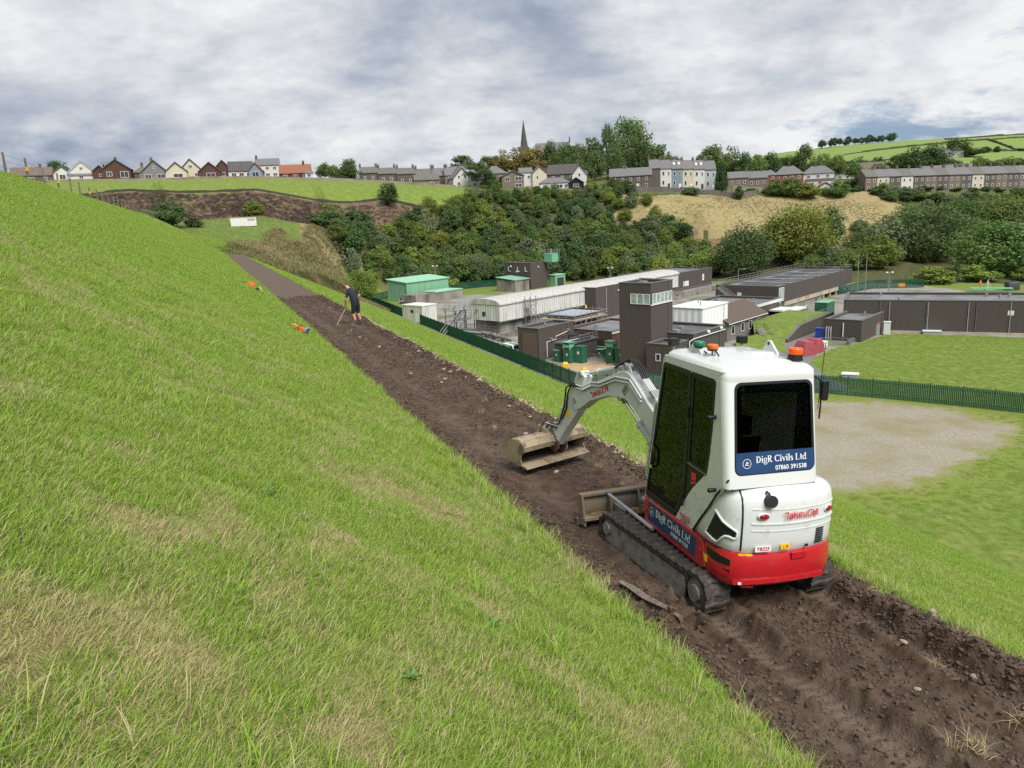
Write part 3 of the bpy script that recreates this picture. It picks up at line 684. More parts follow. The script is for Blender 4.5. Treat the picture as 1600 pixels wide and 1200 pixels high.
def crown_mesh(name, seed, shape='round', clumps=46, cards=62, leaf=.034):
    """unit crown: height 1, width 1; leaf-sized cards in uneven clumps"""
    r = np.random.default_rng(seed); cs = []
    while len(cs) < clumps:
        p = r.uniform(-1, 1, 3); d = np.linalg.norm(p)
        if d > 1: continue
        if r.uniform() > .25 + .75*d**1.5: continue
        t = (p[2]+1)/2
        if shape == 'cone': w = np.interp(t, [0, .12, 1], [.75, 1, .12])
        elif shape == 'flat': w = np.interp(t, [0, .3, 1], [.55, 1, .7])
        elif shape == 'bush': w = np.interp(t, [0, .4, 1], [1, 1, .5])
        elif shape == 'tall': w = np.interp(t, [0, .35, 1], [.7, .95, .55])
        else: w = np.interp(t, [0, .4, 1], [.72, 1, .72])
        hd = math.hypot(p[0], p[1]) + 1e-6
        cs.append((p[0]*w*.42, p[1]*w*.42, .10 + t*.78, r.uniform(.11, .20)*(.7 if shape == 'cone' else 1), r.uniform()))
    N_ = clumps*cards; c = np.repeat(np.array(cs), cards, 0)
    d = r.normal(size=(N_, 3)); d /= np.linalg.norm(d, axis=1)[:, None]; rr = c[:, 3]*r.uniform(.25, 1.12, N_)**.6
    P = c[:, :3] + d*rr[:, None]*np.array([1.05, 1.05, .85])
    nrm = d*.8 + r.normal(size=(N_, 3))*.55 + np.array([0, 0, .35]); nrm /= np.linalg.norm(nrm, axis=1)[:, None]
    a = np.cross(nrm, r.normal(size=(N_, 3))); a /= np.linalg.norm(a, axis=1)[:, None]; b = np.cross(nrm, a)
    s = leaf*r.uniform(.55, 1.25, N_)[:, None]; bend = nrm*s*.35
    V = np.stack([P - a*s, P + b*s*.62 - bend, P + a*s, P - b*s*.62 - bend], 1).reshape(-1, 3)
    F = np.arange(N_*4).reshape(-1, 4)
    me = bpy.data.meshes.new(name); me.from_pydata(V.tolist(), [], F.tolist()); me.materials.append(LEAF['mid'])
    at = me.attributes.new('leafc', 'FLOAT', 'POINT')
    lc = np.clip(.65*c[:, 4] + .35*r.uniform(size=N_), 0, 1); at.data.foreach_set('value', np.repeat(lc, 4).astype(np.float32))
    return me
def trunk_mesh(name, seed, top=.62):
    r = random.Random(seed); mb = MB()
    lean = [(r.uniform(-.02, .02), r.uniform(-.02, .02)) for _ in range(4)]; pts = [(lean[i][0]*i, lean[i][1]*i, -.03 + i*top/3) for i in range(4)]
    mb.tube(pts, [.030, .023, .016, .008], 7)
    for k in range(6):
        a = k*1.1 + r.uniform(-.4, .4); z = .20 + .05*k; q = .16 + r.uniform(0, .1)
        mb.tube([(0, 0, z), (math.cos(a)*q*.5, math.sin(a)*q*.5, z+.10), (math.cos(a)*q, math.sin(a)*q, z+.22)], [.012, .008, .003], 5)
    return mb.mesh(name, M_BARK, 60)
CROWNS = dict(round=[crown_mesh('crown_round%d' % i, 100+i) for i in range(5)], tall=[crown_mesh('crown_tall%d' % i, 120+i, 'tall') for i in range(3)],
              bush=[crown_mesh('crown_bush%d' % i, 140+i, 'bush', 40, 60, .042) for i in range(4)], cone=[crown_mesh('crown_cone', 160, 'cone', 110, 46, .026)],
              flat=[crown_mesh('crown_flat', 170, 'flat', 34, 60, .036)], big=[crown_mesh('crown_big%d' % i, 180+i, 'round', 110, 62, .020) for i in range(3)])
TRUNKS = [trunk_mesh('trunk%d' % i, i) for i in range(3)]
def plant(name, label, cat, group, x, y, h, w, shape, leaf, lift=0.0, sink=.25, z=None):
    """a tree or shrub: crown from lift*h upwards"""
    z0 = (gz(x, y) if z is None else z) - sink
    t = thing(name, label, cat, (x, y, z0), random.uniform(0, 6.28), group)
    tr = link('trunk', random.choice(TRUNKS), t); tr.scale = (h, h, h)
    cr = link('crown', random.choice(CROWNS[shape]), t)
    cr.scale = (w*1.18, w*random.uniform(1.05, 1.2), h*(1.10 - lift)); cr.location = (0, 0, h*(lift - .06))
    cr.material_slots[0].link = 'OBJECT'; cr.material_slots[0].material = LEAF[leaf]
    return t
TREES = [
('bush_dark', -96.2, 222.0, 6.6, 11.1),('bush_dark', -90.6, 226.0, 3.3, 5.0),('bush_yellow', -79.5, 246.0, 4.4, 6.6),('round_lime', -39.2, 205.0, 9.6, 9.6),('tree_dark', -188.9, 335.0, 9.1, 8.5),
('tree', -75.8, 335.0, 7.0, 7.0),('tree', -71.4, 335.0, 6.4, 5.8),('tree_dark', -64.1, 335.0, 9.8, 9.8),('bush_dark', -67.4, 332.0, 4.0, 5.7),('bush', -188.6, 300.0, 4.2, 9.0),
('tree_dark', -43.0, 290.0, 8.9, 8.9),('bush_dark', -60.5, 254.0, 3.9, 9.6),('bush_dark', -52.4, 274.0, 5.2, 10.4),('bush_dark', -56.0, 264.0, 4.2, 9.2),('tree_open', -21.4, 420.0, 11.4, 13.6),
('umbrella', -11.1, 336.0, 10.8, 12.5),('bush_dark', -5.7, 338.0, 7.5, 6.9),('bush', -2.9, 336.0, 4.0, 5.1),('tree', -7.6, 410.0, 10.4, 10.4),('tree_autumn', 0.0, 405.0, 13.1, 11.7),
('tree_autumn', 8.9, 400.0, 14.3, 14.3),('tree_autumn', 16.5, 402.0, 14.3, 13.7),('tree_dark', 25.2, 400.0, 17.0, 10.2),('tree', 32.3, 395.0, 16.1, 13.4),('tree', 39.3, 400.0, 15.7, 12.3),
('tree', 47.0, 410.0, 19.6, 12.6),('tree_dark', 54.7, 405.0, 27.0, 9.0),('tree_big', 67.7, 415.0, 32.1, 21.4),('tree', 76.3, 410.0, 21.2, 15.6),('tree', 84.7, 415.0, 16.5, 12.2),
('tree_dark', 53.0, 370.0, 15.8, 10.8),('tree_dark', 43.3, 365.0, 14.3, 10.6),('tree_dark', 67.8, 385.0, 18.2, 13.3),('tree_dark', 35.3, 375.0, 12.8, 9.6),('tree_dark', 26.4, 380.0, 11.6, 9.7),
('tree', 93.3, 420.0, 10.9, 9.5),('bush_yellow', 37.7, 330.0, 5.6, 6.2),('bush_dark', 14.0, 325.0, 3.3, 5.0),('tree', 47.0, 328.0, 6.2, 7.9),('bush_dark', 52.1, 330.0, 5.7, 7.4),
('tree', 102.0, 400.0, 11.9, 9.1),('tree', 109.3, 405.0, 17.1, 14.2),('tree', 119.4, 410.0, 16.7, 13.0),('cypress', 92.9, 331.0, 14.6, 7.3),('bush_dark', 79.4, 328.0, 4.0, 7.4),
('tree_dark', 122.5, 400.0, 14.2, 12.1),('tree', 131.3, 405.0, 13.0, 12.3),('tree_dark', 141.4, 410.0, 14.0, 12.5),('tree', 151.0, 415.0, 12.7, 11.2),('tree_dark', 159.3, 410.0, 19.4, 11.2),
('tree', 166.4, 405.0, 13.4, 12.6),('tree', 169.8, 395.0, 12.4, 9.5),('tree_dark', 156.9, 420.0, 13.7, 13.7),('bush_dark', 98.5, 324.0, 6.3, 4.0),('tree', 115.8, 330.0, 7.7, 9.5),
('tree', 122.4, 330.0, 8.4, 10.7),('bush_yellow', 128.7, 328.0, 7.2, 11.3),('bush', 142.0, 330.0, 7.3, 10.4),('bush_dark', 156.1, 345.0, 5.1, 8.3),('tree', 171.7, 380.0, 8.5, 8.5),
('tree', 173.2, 360.0, 8.8, 10.2),('tree_dark', 231.1, 440.0, 16.9, 18.5),('tree_dark', 245.5, 445.0, 19.0, 20.7),('tree_dark', 257.0, 450.0, 11.4, 13.2),('tree', 255.0, 440.0, 10.3, 14.7),
('tree', 271.8, 450.0, 8.0, 13.4),('tree', 281.1, 450.0, 10.8, 15.3),('tree', 293.7, 455.0, 11.9, 16.5),('tree', 298.7, 450.0, 11.0, 15.6),('tree_dark', 454.9, 780.0, 18.4, 29.1),
('tree_dark', 460.6, 770.0, 9.1, 25.9),('bush_dark', 335.5, 700.0, 7.9, 8.6),('bush_dark', 374.0, 740.0, 8.4, 8.4),('bush_dark', 322.6, 720.0, 6.0, 6.7),('bush_dark', 330.4, 720.0, 4.7, 4.7),
('bush_dark', 506.8, 820.0, 6.5, 11.4),('bush_dark', 518.8, 820.0, 6.6, 8.2),('bush_dark', 309.7, 700.0, 5.2, 9.1),('big_dark', 79.5, 255.0, 17.7, 19.1),('big_yellow', 100.8, 262.0, 22.0, 23.9),
('tree_dark', 117.0, 276.0, 14.8, 10.2),('big_yellow', 95.6, 268.0, 16.9, 14.5),('tree', 138.0, 282.0, 9.6, 11.7),('tree_grey', 132.3, 262.0, 15.5, 15.0),('tree_yellow', 119.6, 244.0, 11.6, 11.6),
('big_dark', 146.2, 262.0, 21.0, 25.6),('big', 150.7, 285.0, 16.4, 16.4),('big', 164.2, 275.0, 20.7, 21.8),('big', 177.7, 280.0, 19.2, 22.5),('big', 188.2, 280.0, 17.8, 25.8),
('big', 146.1, 226.0, 18.6, 27.0),('big_dark', 158.1, 228.0, 20.8, 21.3),('bush_lime', 119.1, 212.0, 5.0, 13.7),('bush_lime', 132.1, 212.0, 5.1, 10.2),('bush_lime', 147.2, 212.0, 4.8, 8.8),
('big', 121.1, 262.0, 9.8, 12.3),('bush', 110.8, 246.0, 6.9, 9.2),('big_grey', -10.8, 272.0, 10.2, 13.9),('bush_lime', -20.0, 262.0, 4.4, 6.6),('bush_lime', 69.5, 268.0, 9.4, 11.8)
]
KIND = {'bush': ('bush', 'mid', 0), 'bush_dark': ('bush', 'dark', 0), 'bush_yellow': ('bush', 'yellow', 0), 'bush_lime': ('bush', 'lime', 0), 'round_lime': ('big', 'lime', .02),
        'tree': ('round', 'mid', .06), 'tree_dark': ('tall', 'dark', .05), 'tree_autumn': ('round', 'autumn', .08), 'tree_open': ('flat', 'dark', .3), 'umbrella': ('flat', 'dark', .42),
        'tree_big': ('big', 'mid', .05), 'cypress': ('cone', 'conifer', 0), 'big': ('big', 'mid', .03), 'big_dark': ('big', 'dark', .03), 'big_yellow': ('big', 'yellow', .05),
        'big_grey': ('big', 'grey', .02), 'tree_grey': ('round', 'grey', .03), 'tree_yellow': ('round', 'yellow', .05)}
SPECIAL = {'round_lime': ('round_tree', 'round lime green tree at the left end of the palisade fence'), 'umbrella': ('umbrella_tree', 'dark flat-topped tree with a bare trunk before the white cottages'),
           'tree_open': ('spreading_tree', 'dark spreading tree on the skyline behind the white cottages'), 'cypress': ('cypress_tree', 'tall dark conical conifer at the end of the painted terrace'),
           'tree_big': ('tall_tree', 'tallest broad tree on the wooded church hill'), 'big_grey': ('willow_tree', 'grey green rounded willow behind the green shed'),
           'tree_grey': ('grey_tree', 'pale grey green tree below the straw field beside the dark large tree')}
def tree_label(k, x, y, h):
    if k in SPECIAL: return SPECIAL[k] + (None,)
    bush = k.startswith('bush')
    if y > 600: return ('hillside_bush', 'dark bush or tree standing on the bright green hillside', 'bushes on the far hill')
    if x < -85 and y < 240: return ('dark_bush', 'wide dark green bush below the heather bank' if h > 4 else 'small dark bush beside the wide bush below the heather bank', None)
    if x < -70 and y < 260: return ('yellow_bush', 'yellow green bush rising behind the white container', None)
    if y < 305 and x < -30: return ('bank_bush', 'tall dark tree at the right end of the heather bank' if k == 'tree_dark' else 'dark bush at the right foot of the heather bank', None if k == 'tree_dark' else 'dark bushes at the heather bank')
    if x < -55: return ('garden_tree', 'garden tree or bush beside the bungalows along the green field', 'trees among the bungalows')
    if y > 435: return ('village_tree', 'rounded tree behind the long stone terrace at the right', 'trees behind the long terrace')
    if y > 355 and x < 100: return ('churchyard_tree', 'russet tinted tree left of the church on the wooded hill' if k == 'tree_autumn' else 'leafy tree crowding the wooded church hill', 'russet trees by the spire' if k == 'tree_autumn' else 'trees on the church hill')
    if y > 350: return ('village_tree', 'leafy tree in the row behind the hillside houses', 'trees behind the hillside houses')
    if y > 310: return ('garden_bush', 'garden bush or small tree before the houses above the straw field', 'garden bushes above the straw field')
    if k == 'bush_lime': return ('round_bush', 'light green rounded bush at the edge of the works', 'light green bushes around the works')
    if k == 'big_yellow': return ('broad_tree', 'broad yellow green tree below the straw field', 'yellow green trees below the straw field')
    return ('broadleaf_tree', 'large dark broadleaf tree beyond the works at the right', 'broadleaf trees beyond the works')
for k, x, y, h, w in TREES:
    sh, lf, lift = KIND[k]; nm, lb, gp = tree_label(k, x, y, h)
    plant(nm, lb, 'bush' if k.startswith('bush') else 'tree', gp, x, y, h, w, sh, lf, lift)
# row of pines on the skyline
for i in range(17):
    t = i/16; x = 452 + t*128 + random.uniform(-3, 3); y = 1110 + t*45 + random.uniform(-6, 6)
    plant('skyline_pine', 'dark pine in the row along the hill skyline', 'tree', 'pines on the hill skyline', x, y, random.uniform(9, 13), random.uniform(9, 12), 'round', 'conifer', .12)
# far tree belts at the foot of the hill
for i in range(34):
    t = i/33; x = 130 + t*330 + random.uniform(-8, 8); y = 500 + 40*math.sin(t*5) + random.uniform(-18, 18) + t*30
    plant('belt_tree', 'small tree in the belt along the foot of the green hill', 'tree', 'trees at the foot of the hill', x, y, random.uniform(6, 11), random.uniform(8, 13), 'round', random.choice(['mid', 'dark', 'dark']), .05)
# the wooded bank behind the works
WOOD = [(-60,250),(-52,264),(-36,288),(-6,318),(28,322),(48,319),(64,304),(76,292),(74,262),(45,264),(14,275),(-8,271),(-38,254),(-48,240)]
rw = np.random.default_rng(77); got = []
for _ in range(6000):
    x, y = rw.uniform(-62, 80), rw.uniform(235, 324)
    if float(poly_dist(np.array([x]), np.array([y]), WOOD)[0]) > 0: continue
    if any((x-a)**2 + (y-b)**2 < 4.2**2 for a, b in got): continue
    got.append((x, y))
for x, y in got:
    n_ = float(fbm(np.array([x*.05]), np.array([y*.05]), 8, 3)[0]); q = rw.uniform()
    big = 1.0 if y < 300 else .75
    lf = 'brown' if q < .008 else 'yellow' if q < .15 else 'grey' if q < .27 else 'dark' if (q < .52 or n_ > .56) else 'mid'
    cw = dict(brown='rust brown', yellow='yellow green', grey='grey green', dark='dark green', mid='mid green')[lf]; zw = ('lower' if y < 285 else 'upper') + ' ' + ('left' if x < -18 else 'middle' if x < 30 else 'right')
    plant('bank_tree', '%s shrub or small tree on the %s part of the wooded bank' % (cw, zw), 'tree', '%s growth, %s wooded bank' % (cw, zw), x, y, big*rw.uniform(5.0, 10.0), big*rw.uniform(6.0, 9.5), random.choice(['bush', 'round', 'bush', 'tall']), lf, 0)
# hedge running down from the long terrace, and bushes at its foot
for i in range(26):
    t = rw.uniform(); x = 160 + t*44 + rw.uniform(-5, 7); y = 330 - t*14 + rw.uniform(-5, 5)
    plant('hedge_bush', 'scrubby bush below the long stone terrace', 'bush', 'scrub below the long terrace', x, y, rw.uniform(3, 6), rw.uniform(5, 9), 'bush', random.choice(['mid', 'dark', 'grey']), 0)
for i in range(16):
    x = 205 + i*4.2 + rw.uniform(-2, 2); y = 328 + rw.uniform(-5, 4)
    plant('hedge_bush', 'scrubby bush below the long stone terrace', 'bush', 'scrub below the long terrace', x, y, rw.uniform(2.5, 4.5), rw.uniform(5, 8), 'bush', random.choice(['mid', 'dark']), 0)
for i in range(22):
    x = rw.uniform(100, 215); y = rw.uniform(252, 292) if x > 128 else rw.uniform(246, 262)
    plant('valley_shrub', 'shrub filling the valley floor below the straw field', 'bush', 'shrubs of the valley floor', x, y, rw.uniform(4, 8), rw.uniform(6, 11), 'bush', random.choice(['mid', 'dark', 'grey', 'mid']), 0)
for i in range(20):
    x = 100 + i*6.5 + rw.uniform(-2, 2); y = 336 + rw.uniform(-2, 2)
    if 84 < x < 100: continue
    plant('hedge_shrub', 'low hedge shrub along the top of the straw field', 'bush', 'hedge at the top of the straw field', x, y, rw.uniform(1.6, 2.6), rw.uniform(4, 7), 'bush', 'dark', 0)
# hedgerows and drystone walls on the hill
for hx in ([(300,640),(430,690),(560,735)], [(330,760),(470,820),(640,870)], [(420,960),(600,1010),(800,1040)], [(250,600),(300,700),(330,850)], [(520,700),(560,850),(640,1040)], [(610,1080),(760,1120),(900,1150)]):
    mb = MB(); pts = []
    for a, b in zip(hx[:-1], hx[1:]):
        for i in range(14): t = i/14; pts.append((a[0]+(b[0]-a[0])*t, a[1]+(b[1]-a[1])*t))
    for a, b in zip(pts[:-1], pts[1:]):
        h = random.uniform(1.2, 2.6); mb.bar((*a, gz(*a) + h/2), (*b, gz(*b) + h/2), 1.6, h)
    o = mb.build('field_hedge', mat('hedge_wall', (.05, .065, .03), .95, (.09, .085, .06), .4, 4, 1, 2, spec=.1)); tag(o, 'thin dark hedge line dividing the pastures on the far hill', 'hedge', 'hedges on the far hill')
# tussocks on the rough bank, heather and straw field
M_TUSS = blade_mat('tussock_blades', (.13, .145, .048), (.21, .20, .08), (.31, .255, .13), (.40, .335, .19))
M_HTH = blade_mat('heather_sprigs', (.085, .075, .045), (.12, .09, .06), (.12, .075, .068), (.165, .105, .095))
def tuss(nm, m_, seed, h=1.0): return tuft(nm, 26, .35, .25*h, .6*h, .05, 1.1, seed, m_)
def cover(name, label, poly, n, m_, s0, s1, seed, tint, h=1.0):
    r = np.random.default_rng(seed); lo_, hi_ = np.min(poly, 0), np.max(poly, 0); p = r.uniform(lo_, hi_, (n*3, 2))
    p = p[poly_dist(p[:, 0], p[:, 1], poly) < 0][:n]; z = ground_z(p[:, 0], p[:, 1]) - .05; k = len(p)
    scatter(name, np.stack([p[:, 0], p[:, 1], z], -1), np.stack([r.normal(0, .1, k), r.normal(0, .1, k), r.uniform(0, 6.28, k)], -1), r.uniform(s0, s1, k), r.integers(0, 4, k),
            np.clip(tint(p) + r.normal(0, .12, k), 0, 1), [tuss('%s%d' % (name, i), m_, seed+i, h) for i in range(4)], label)
cover('rough_tussocks', 'straw coloured tussocks on the rough bank at the dam end', [(-62,248),(-42,240),(-32,205),(-32,150),(-38,120),(-46,126),(-51,150),(-57,190)], 8500, M_TUSS, .7, 1.7, 301, lambda p: .12 + 1.0*(fbm(p[:, 0]*.09, p[:, 1]*.09, 71, 3) - .3))
cover('heather_tufts', 'purple brown heather covering the steep bank below the field', [(-260,255),(-213.7,250.5),(-164.1,254),(-124.8,259),(-83.3,262),(-45,289),(-30,299),(-36,285),(-52,262),(-62.5,245.9),(-96.9,240.9),(-153.1,235.9),(-220,231)], 9000, M_HTH, 1.0, 2.2, 311, lambda p: 1.2*fbm(p[:, 0]*.06, p[:, 1]*.1, 72, 3) - .05)
cover('straw_tufts', 'dry straw coloured grass tufts on the sloping hay field', [(44,302),(50,320),(84.9,328),(123.7,330),(154,333),(164.2,322),(171,316.9),(159,304.1),(125.1,278),(118.4,273),(98,287),(83.4,295),(65.9,303.2)], 6500, M_TUSS, .6, 1.3, 321, lambda p: .55 + .7*(fbm(p[:, 0]*.05, p[:, 1]*.08, 73, 3) - .35), .7)

# ------------------------------------------------------------------ the treatment works
def clad_mat(name, c, c2, freq, rough=.5, stain=(.2, .2, .18)):
    """profiled metal sheet: ribs as fine relief, rain streaks as colour"""
    m, nt, ns, ls, b = nodes_of(name); b.inputs['Roughness'].default_value = rough
    t = ns.new('ShaderNodeTexCoord'); s = ns.new('ShaderNodeSeparateXYZ'); ls.new(t.outputs['Object'], s.inputs[0])
    ad = ns.new('ShaderNodeMath'); ls.new(s.outputs[0], ad.inputs[0]); ls.new(s.outputs[1], ad.inputs[1])
    mu = ns.new('ShaderNodeMath'); mu.operation = 'MULTIPLY'; mu.inputs[1].default_value = freq; ls.new(ad.outputs[0], mu.inputs[0])
    sn = ns.new('ShaderNodeMath'); sn.operation = 'SINE'; ls.new(mu.outputs[0], sn.inputs[0])
    bp = ns.new('ShaderNodeBump'); bp.inputs['Strength'].default_value = .5; bp.inputs['Distance'].default_value = .08; ls.new(sn.outputs[0], bp.inputs['Height']); ls.new(bp.outputs[0], b.inputs['Normal'])
    mp = ns.new('ShaderNodeMapping'); mp.inputs['Scale'].default_value = (1.4, 1.4, .12); ls.new(t.outputs['Object'], mp.inputs[0])
    n = ns.new('ShaderNodeTexNoise'); n.inputs['Scale'].default_value = 1.2; n.inputs['Detail'].default_value = 6; ls.new(mp.outputs[0], n.inputs['Vector'])
    r = ns.new('ShaderNodeMapRange'); r.inputs[1].default_value = .45; r.inputs[2].default_value = .75; ls.new(n.outputs['Fac'], r.inputs[0])
    x = ns.new('ShaderNodeMix'); x.data_type = 'RGBA'; x.inputs[6].default_value = (*c, 1); x.inputs[7].default_value = (*c2, 1); ls.new(r.outputs[0], x.inputs[0]); ls.new(x.outputs[2], b.inputs['Base Color'])
    return m
M_BRICK = mat('dark_brick', (.066, .056, .051), .85, (.092, .079, .071), 1.6, 6, .4, 12, stretch=(1, 1, 5), col3=(.078, .068, .062), scale3=.25, spec=.2)
M_BRICKR = mat('red_brown_brick', (.10, .055, .044), .85, (.13, .078, .062), 1.6, 6, .4, 12, stretch=(1, 1, 5), spec=.2)
M_ROOFG = mat('grey_felt_roof', (.155, .16, .168), .85, (.20, .205, .212), .5, 5, .2, 4, col3=(.12, .125, .125), scale3=.2, spec=.2)
M_ROOFD = mat('dark_felt_roof', (.085, .088, .094), .85, (.12, .122, .126), .5, 5, .2, 4, spec=.2)
M_COPE = mat('coping', (.10, .10, .105), .7, (.14, .14, .145), 2)
M_CONC = mat('weathered_concrete', (.19, .175, .155), .9, (.28, .26, .225), .7, 6, .4, 6, col3=(.115, .105, .095), scale3=.35, lo3=.5, hi3=.65, stretch=(1, 1, .4), spec=.2)
M_CONCL = mat('pale_concrete', (.42, .37, .29), .9, (.30, .26, .20), .7, 6, .3, 6, stretch=(1, 1, .3), spec=.2)
M_GREENC = clad_mat('pale_green_cladding', (.20, .40, .265), (.16, .33, .21), 11)
M_GREENR = clad_mat('pale_green_roof', (.27, .52, .36), (.23, .45, .31), 7)
M_WHITEC = clad_mat('white_cladding', (.56, .57, .54), (.36, .36, .33), 9)
M_WHITEN = clad_mat('new_white_cladding', (.74, .77, .76), (.68, .71, .70), 5)
M_BARREL = clad_mat('barrel_roof_sheet', (.44, .435, .41), (.27, .265, .25), 2.4, .7)
M_GALV = mat('galvanised_steel', (.33, .345, .35), .45, (.24, .25, .255), 5, 4, metal=.35)
M_PIPE = mat('grey_pipe', (.36, .37, .37), .5, (.28, .285, .28), 3)
M_WHITEP = mat('white_paint', (.66, .67, .66), .5, (.55, .56, .54), 2.5)
M_DARKP = mat('dark_steel', (.035, .037, .04), .5, (.06, .06, .06), 4)
M_KIOSK = mat('green_kiosk', (.030, .13, .075), .5, (.024, .10, .06), 2.5, rand=.12)
M_KIOSKL = mat('pale_green_panel', (.16, .42, .27), .5, (.13, .34, .22), 3)
M_PAL = mat('palisade_green', (.012, .078, .052), .45, (.009, .060, .040), 2)
M_TILE = mat('brown_roof_tile', (.115, .085, .068), .85, (.085, .062, .052), 3, 5, .6, 8, stretch=(1, 3, 3))
M_TIMB = mat('cedar_board', (.34, .235, .13), .7, (.26, .18, .10), 2.2, 6, .3, 8, stretch=(3, 3, .3), rand=.16)
M_SCAFB = mat('scaffold_board', (.45, .33, .18), .8, (.36, .27, .16), 3)
M_TARP = mat('blue_grey_sheet', (.26, .29, .34), .5, (.33, .36, .40), .8, 4, .5, 2)
M_WIN = mat('dark_window_glass', (.02, .024, .028), .08, spec=.8)
M_WFR = mat('white_window_frame', (.68, .68, .66), .5)
M_GLZ = mat('pale_glazing', (.34, .43, .42), .12, (.20, .27, .27), 1.4, spec=.8)
M_YEL = mat('yellow_plastic', (.62, .40, .02), .5, (.55, .34, .02), 3)
M_RED = mat('faded_red_plastic', (.36, .075, .095), .6, (.30, .055, .075), 2)
M_BLUE = mat('blue_plastic', (.02, .06, .28), .45)
RW = R_(48)
def railing(mb, pts, h=1.1, step=2.4, r=.035, mid=True):
    for a, b in zip(pts[:-1], pts[1:]):
        a, b = Vector(a), Vector(b); n = max(1, round((b-a).length/step))
        for k in ((1, .5) if mid else (1,)): mb.cyl(a + Vector((0, 0, h*k)), b + Vector((0, 0, h*k)), r, n=5)
        for i in range(n+1): p = a.lerp(b, i/n); mb.cyl(p, p + Vector((0, 0, h)), r, n=5)
    return mb
def boxpart(name, m, par, x0, x1, y0, y1, z0, z1, bevel=None): return MB().box(x0, x1, y0, y1, z0, z1).build(name, m, par, bevel=bevel)
def block(name, label, P, la, lb, h, roofm=M_ROOFG, wall=M_BRICK, rz=RW, cat='building', z=0.0, group=None):
    """flat-roofed block: hollow walls, sunk roof, coping"""
    t = thing(name, label, cat, (P[0], P[1], z), rz, group); o = [(0, 0), (la, 0), (la, lb), (0, lb)]; i = [(.4, .4), (la-.4, .4), (la-.4, lb-.4), (.4, lb-.4)]
    MB().ring(o, i, -.3, h).build('wall', wall, t)
    MB().box(.39, la-.39, .39, lb-.39, h-.75, h-.35).build('roof', roofm, t)
    e = .06; MB().ring([(-e, -e), (la+e, -e), (la+e, lb+e), (-e, lb+e)], [(.46, .46), (la-.46, .46), (la-.46, lb-.46), (.46, lb-.46)], h, h+.12).build('coping', M_COPE, t)
    # roof clutter and rainwater goods
    rq_ = random.Random(int(P[0]*10 + P[1])); 
    for k in range(max(1, int(la*lb/45))):
        x, y = rq_.uniform(1, la-1.6), rq_.uniform(1, max(1.1, lb-1.6)); s = rq_.uniform(.5, 1.1)
        if rq_.random() < .5: MB().box(x, x+s, y, y+s, h-.35, h-.35+.35).build('roof_hatch', M_GALV, t)
        else: MB().cyl((x, y, h-.35), (x, y, h+rq_.uniform(.1, .6)), .16, n=8).cyl((x, y, h+.1), (x, y, h+.2), .26, n=8).build('roof_vent', M_GALV, t)
    for k in range(max(1, int(la/7))): x = la*(k+.85)/max(1, int(la/7)); MB().cyl((x-.3, -.09, 0), (x-.3, -.09, h-.1), .06, n=6).build('rainwater_pipe', M_COPE, t)
    return t
def window(par, cx, z, w, h, face='y', at=-.02, fm=None, gm=None, mull=0):
    """window on the y = at or x = at face of a block: frame with glass behind, as one part"""
    fm, gm = fm or M_WFR, gm or M_WIN; mb = MB(); fw = min(.09, w*.12)
    f = (lambda p, q, t: (p, at - t, q)) if face == 'y' else (lambda p, q, t: (at - t, p, q))
    o = [(cx-w/2, z), (cx+w/2, z), (cx+w/2, z+h), (cx-w/2, z+h)]; i = [(cx-w/2+fw, z+fw), (cx+w/2-fw, z+fw), (cx+w/2-fw, z+h-fw), (cx-w/2+fw, z+h-fw)]
    mb.ring(o, i, 0, .07, f); mb.prism(i, -.0, .02, f, 1)
    for k in range(mull):
        x = cx - w/2 + w*(k+1)/(mull+1); mb.prism([(x-.04, z+fw), (x+.04, z+fw), (x+.04, z+h-fw), (x-.04, z+h-fw)], .02, .06, f)
    return mb.build('window', [fm, gm], par)
def pipe(par, pts, r=.09, m=None, name='pipe'): return MB().tube(pts, r, 8).build(name, m or M_PIPE, par, 50)

# green steel shed and its concrete tank
t = thing('green_shed', 'pale green metal clad shed at the left end of the works', 'shed', (-30.5, 228.1, 0), RW)
MB().prism([(0, 0), (8.7, 0), (8.7, 6.5), (0, 5.7)], 0, 17.7, lambda p, q, s: (s, p, q)).build('wall', M_GREENC, t)
MB().prism([(-.35, 5.66), (9.05, 6.52), (9.05, 6.75), (-.35, 5.9)], -.35, 18.05, lambda p, q, s: (s, p, q)).build('roof', M_GREENR, t)
for k in range(7): MB().box(2.4*k+.6, 2.4*k+.68, -.06, .0, 0, 5.6).build('cladding_rib', M_GREENC, t)
boxpart('corner_trim', M_KIOSK, t, -.08, .12, -.09, .1, 0, 5.7); boxpart('roller_door', M_KIOSKL, t, 13, 16, -.05, 0, 0, 3.4)
t = thing('settling_tank', 'concrete tank with pale green lid in front of the green shed', 'tank', (-26.8, 219.9, 0), RW)
MB().ring([(0, 0), (19, 0), (19, 6), (0, 6)], [(.4, .4), (18.6, .4), (18.6, 5.6), (.4, 5.6)], 0, 2.6).build('wall', M_CONC, t)
boxpart('lid', M_GREENR, t, 8, 19.3, -.2, 6.2, 2.62, 2.85); boxpart('cover_slab', M_CONC, t, .41, 7.9, .41, 5.59, 2.0, 2.5)
railing(MB(), [(-.1, -.1, 2.6), (7.8, -.1, 2.6)]).build('handrail', M_GALV, t)
t = thing('pump_set', 'dark pumps and pipework beside the green shed corner', 'machinery', (-31.5, 224.5, 0), RW)
for k in range(4): MB().cyl((k*1.1-1, -.8 - .2*k, 0), (k*1.1-1, -.8 - .2*k, 1.6 + .3*(k % 2)), .38, n=10).ball((k*1.1-1, -.8 - .2*k, 1.7 + .3*(k % 2)), .38, 10, 6).build('pump', M_DARKP, t, 50)
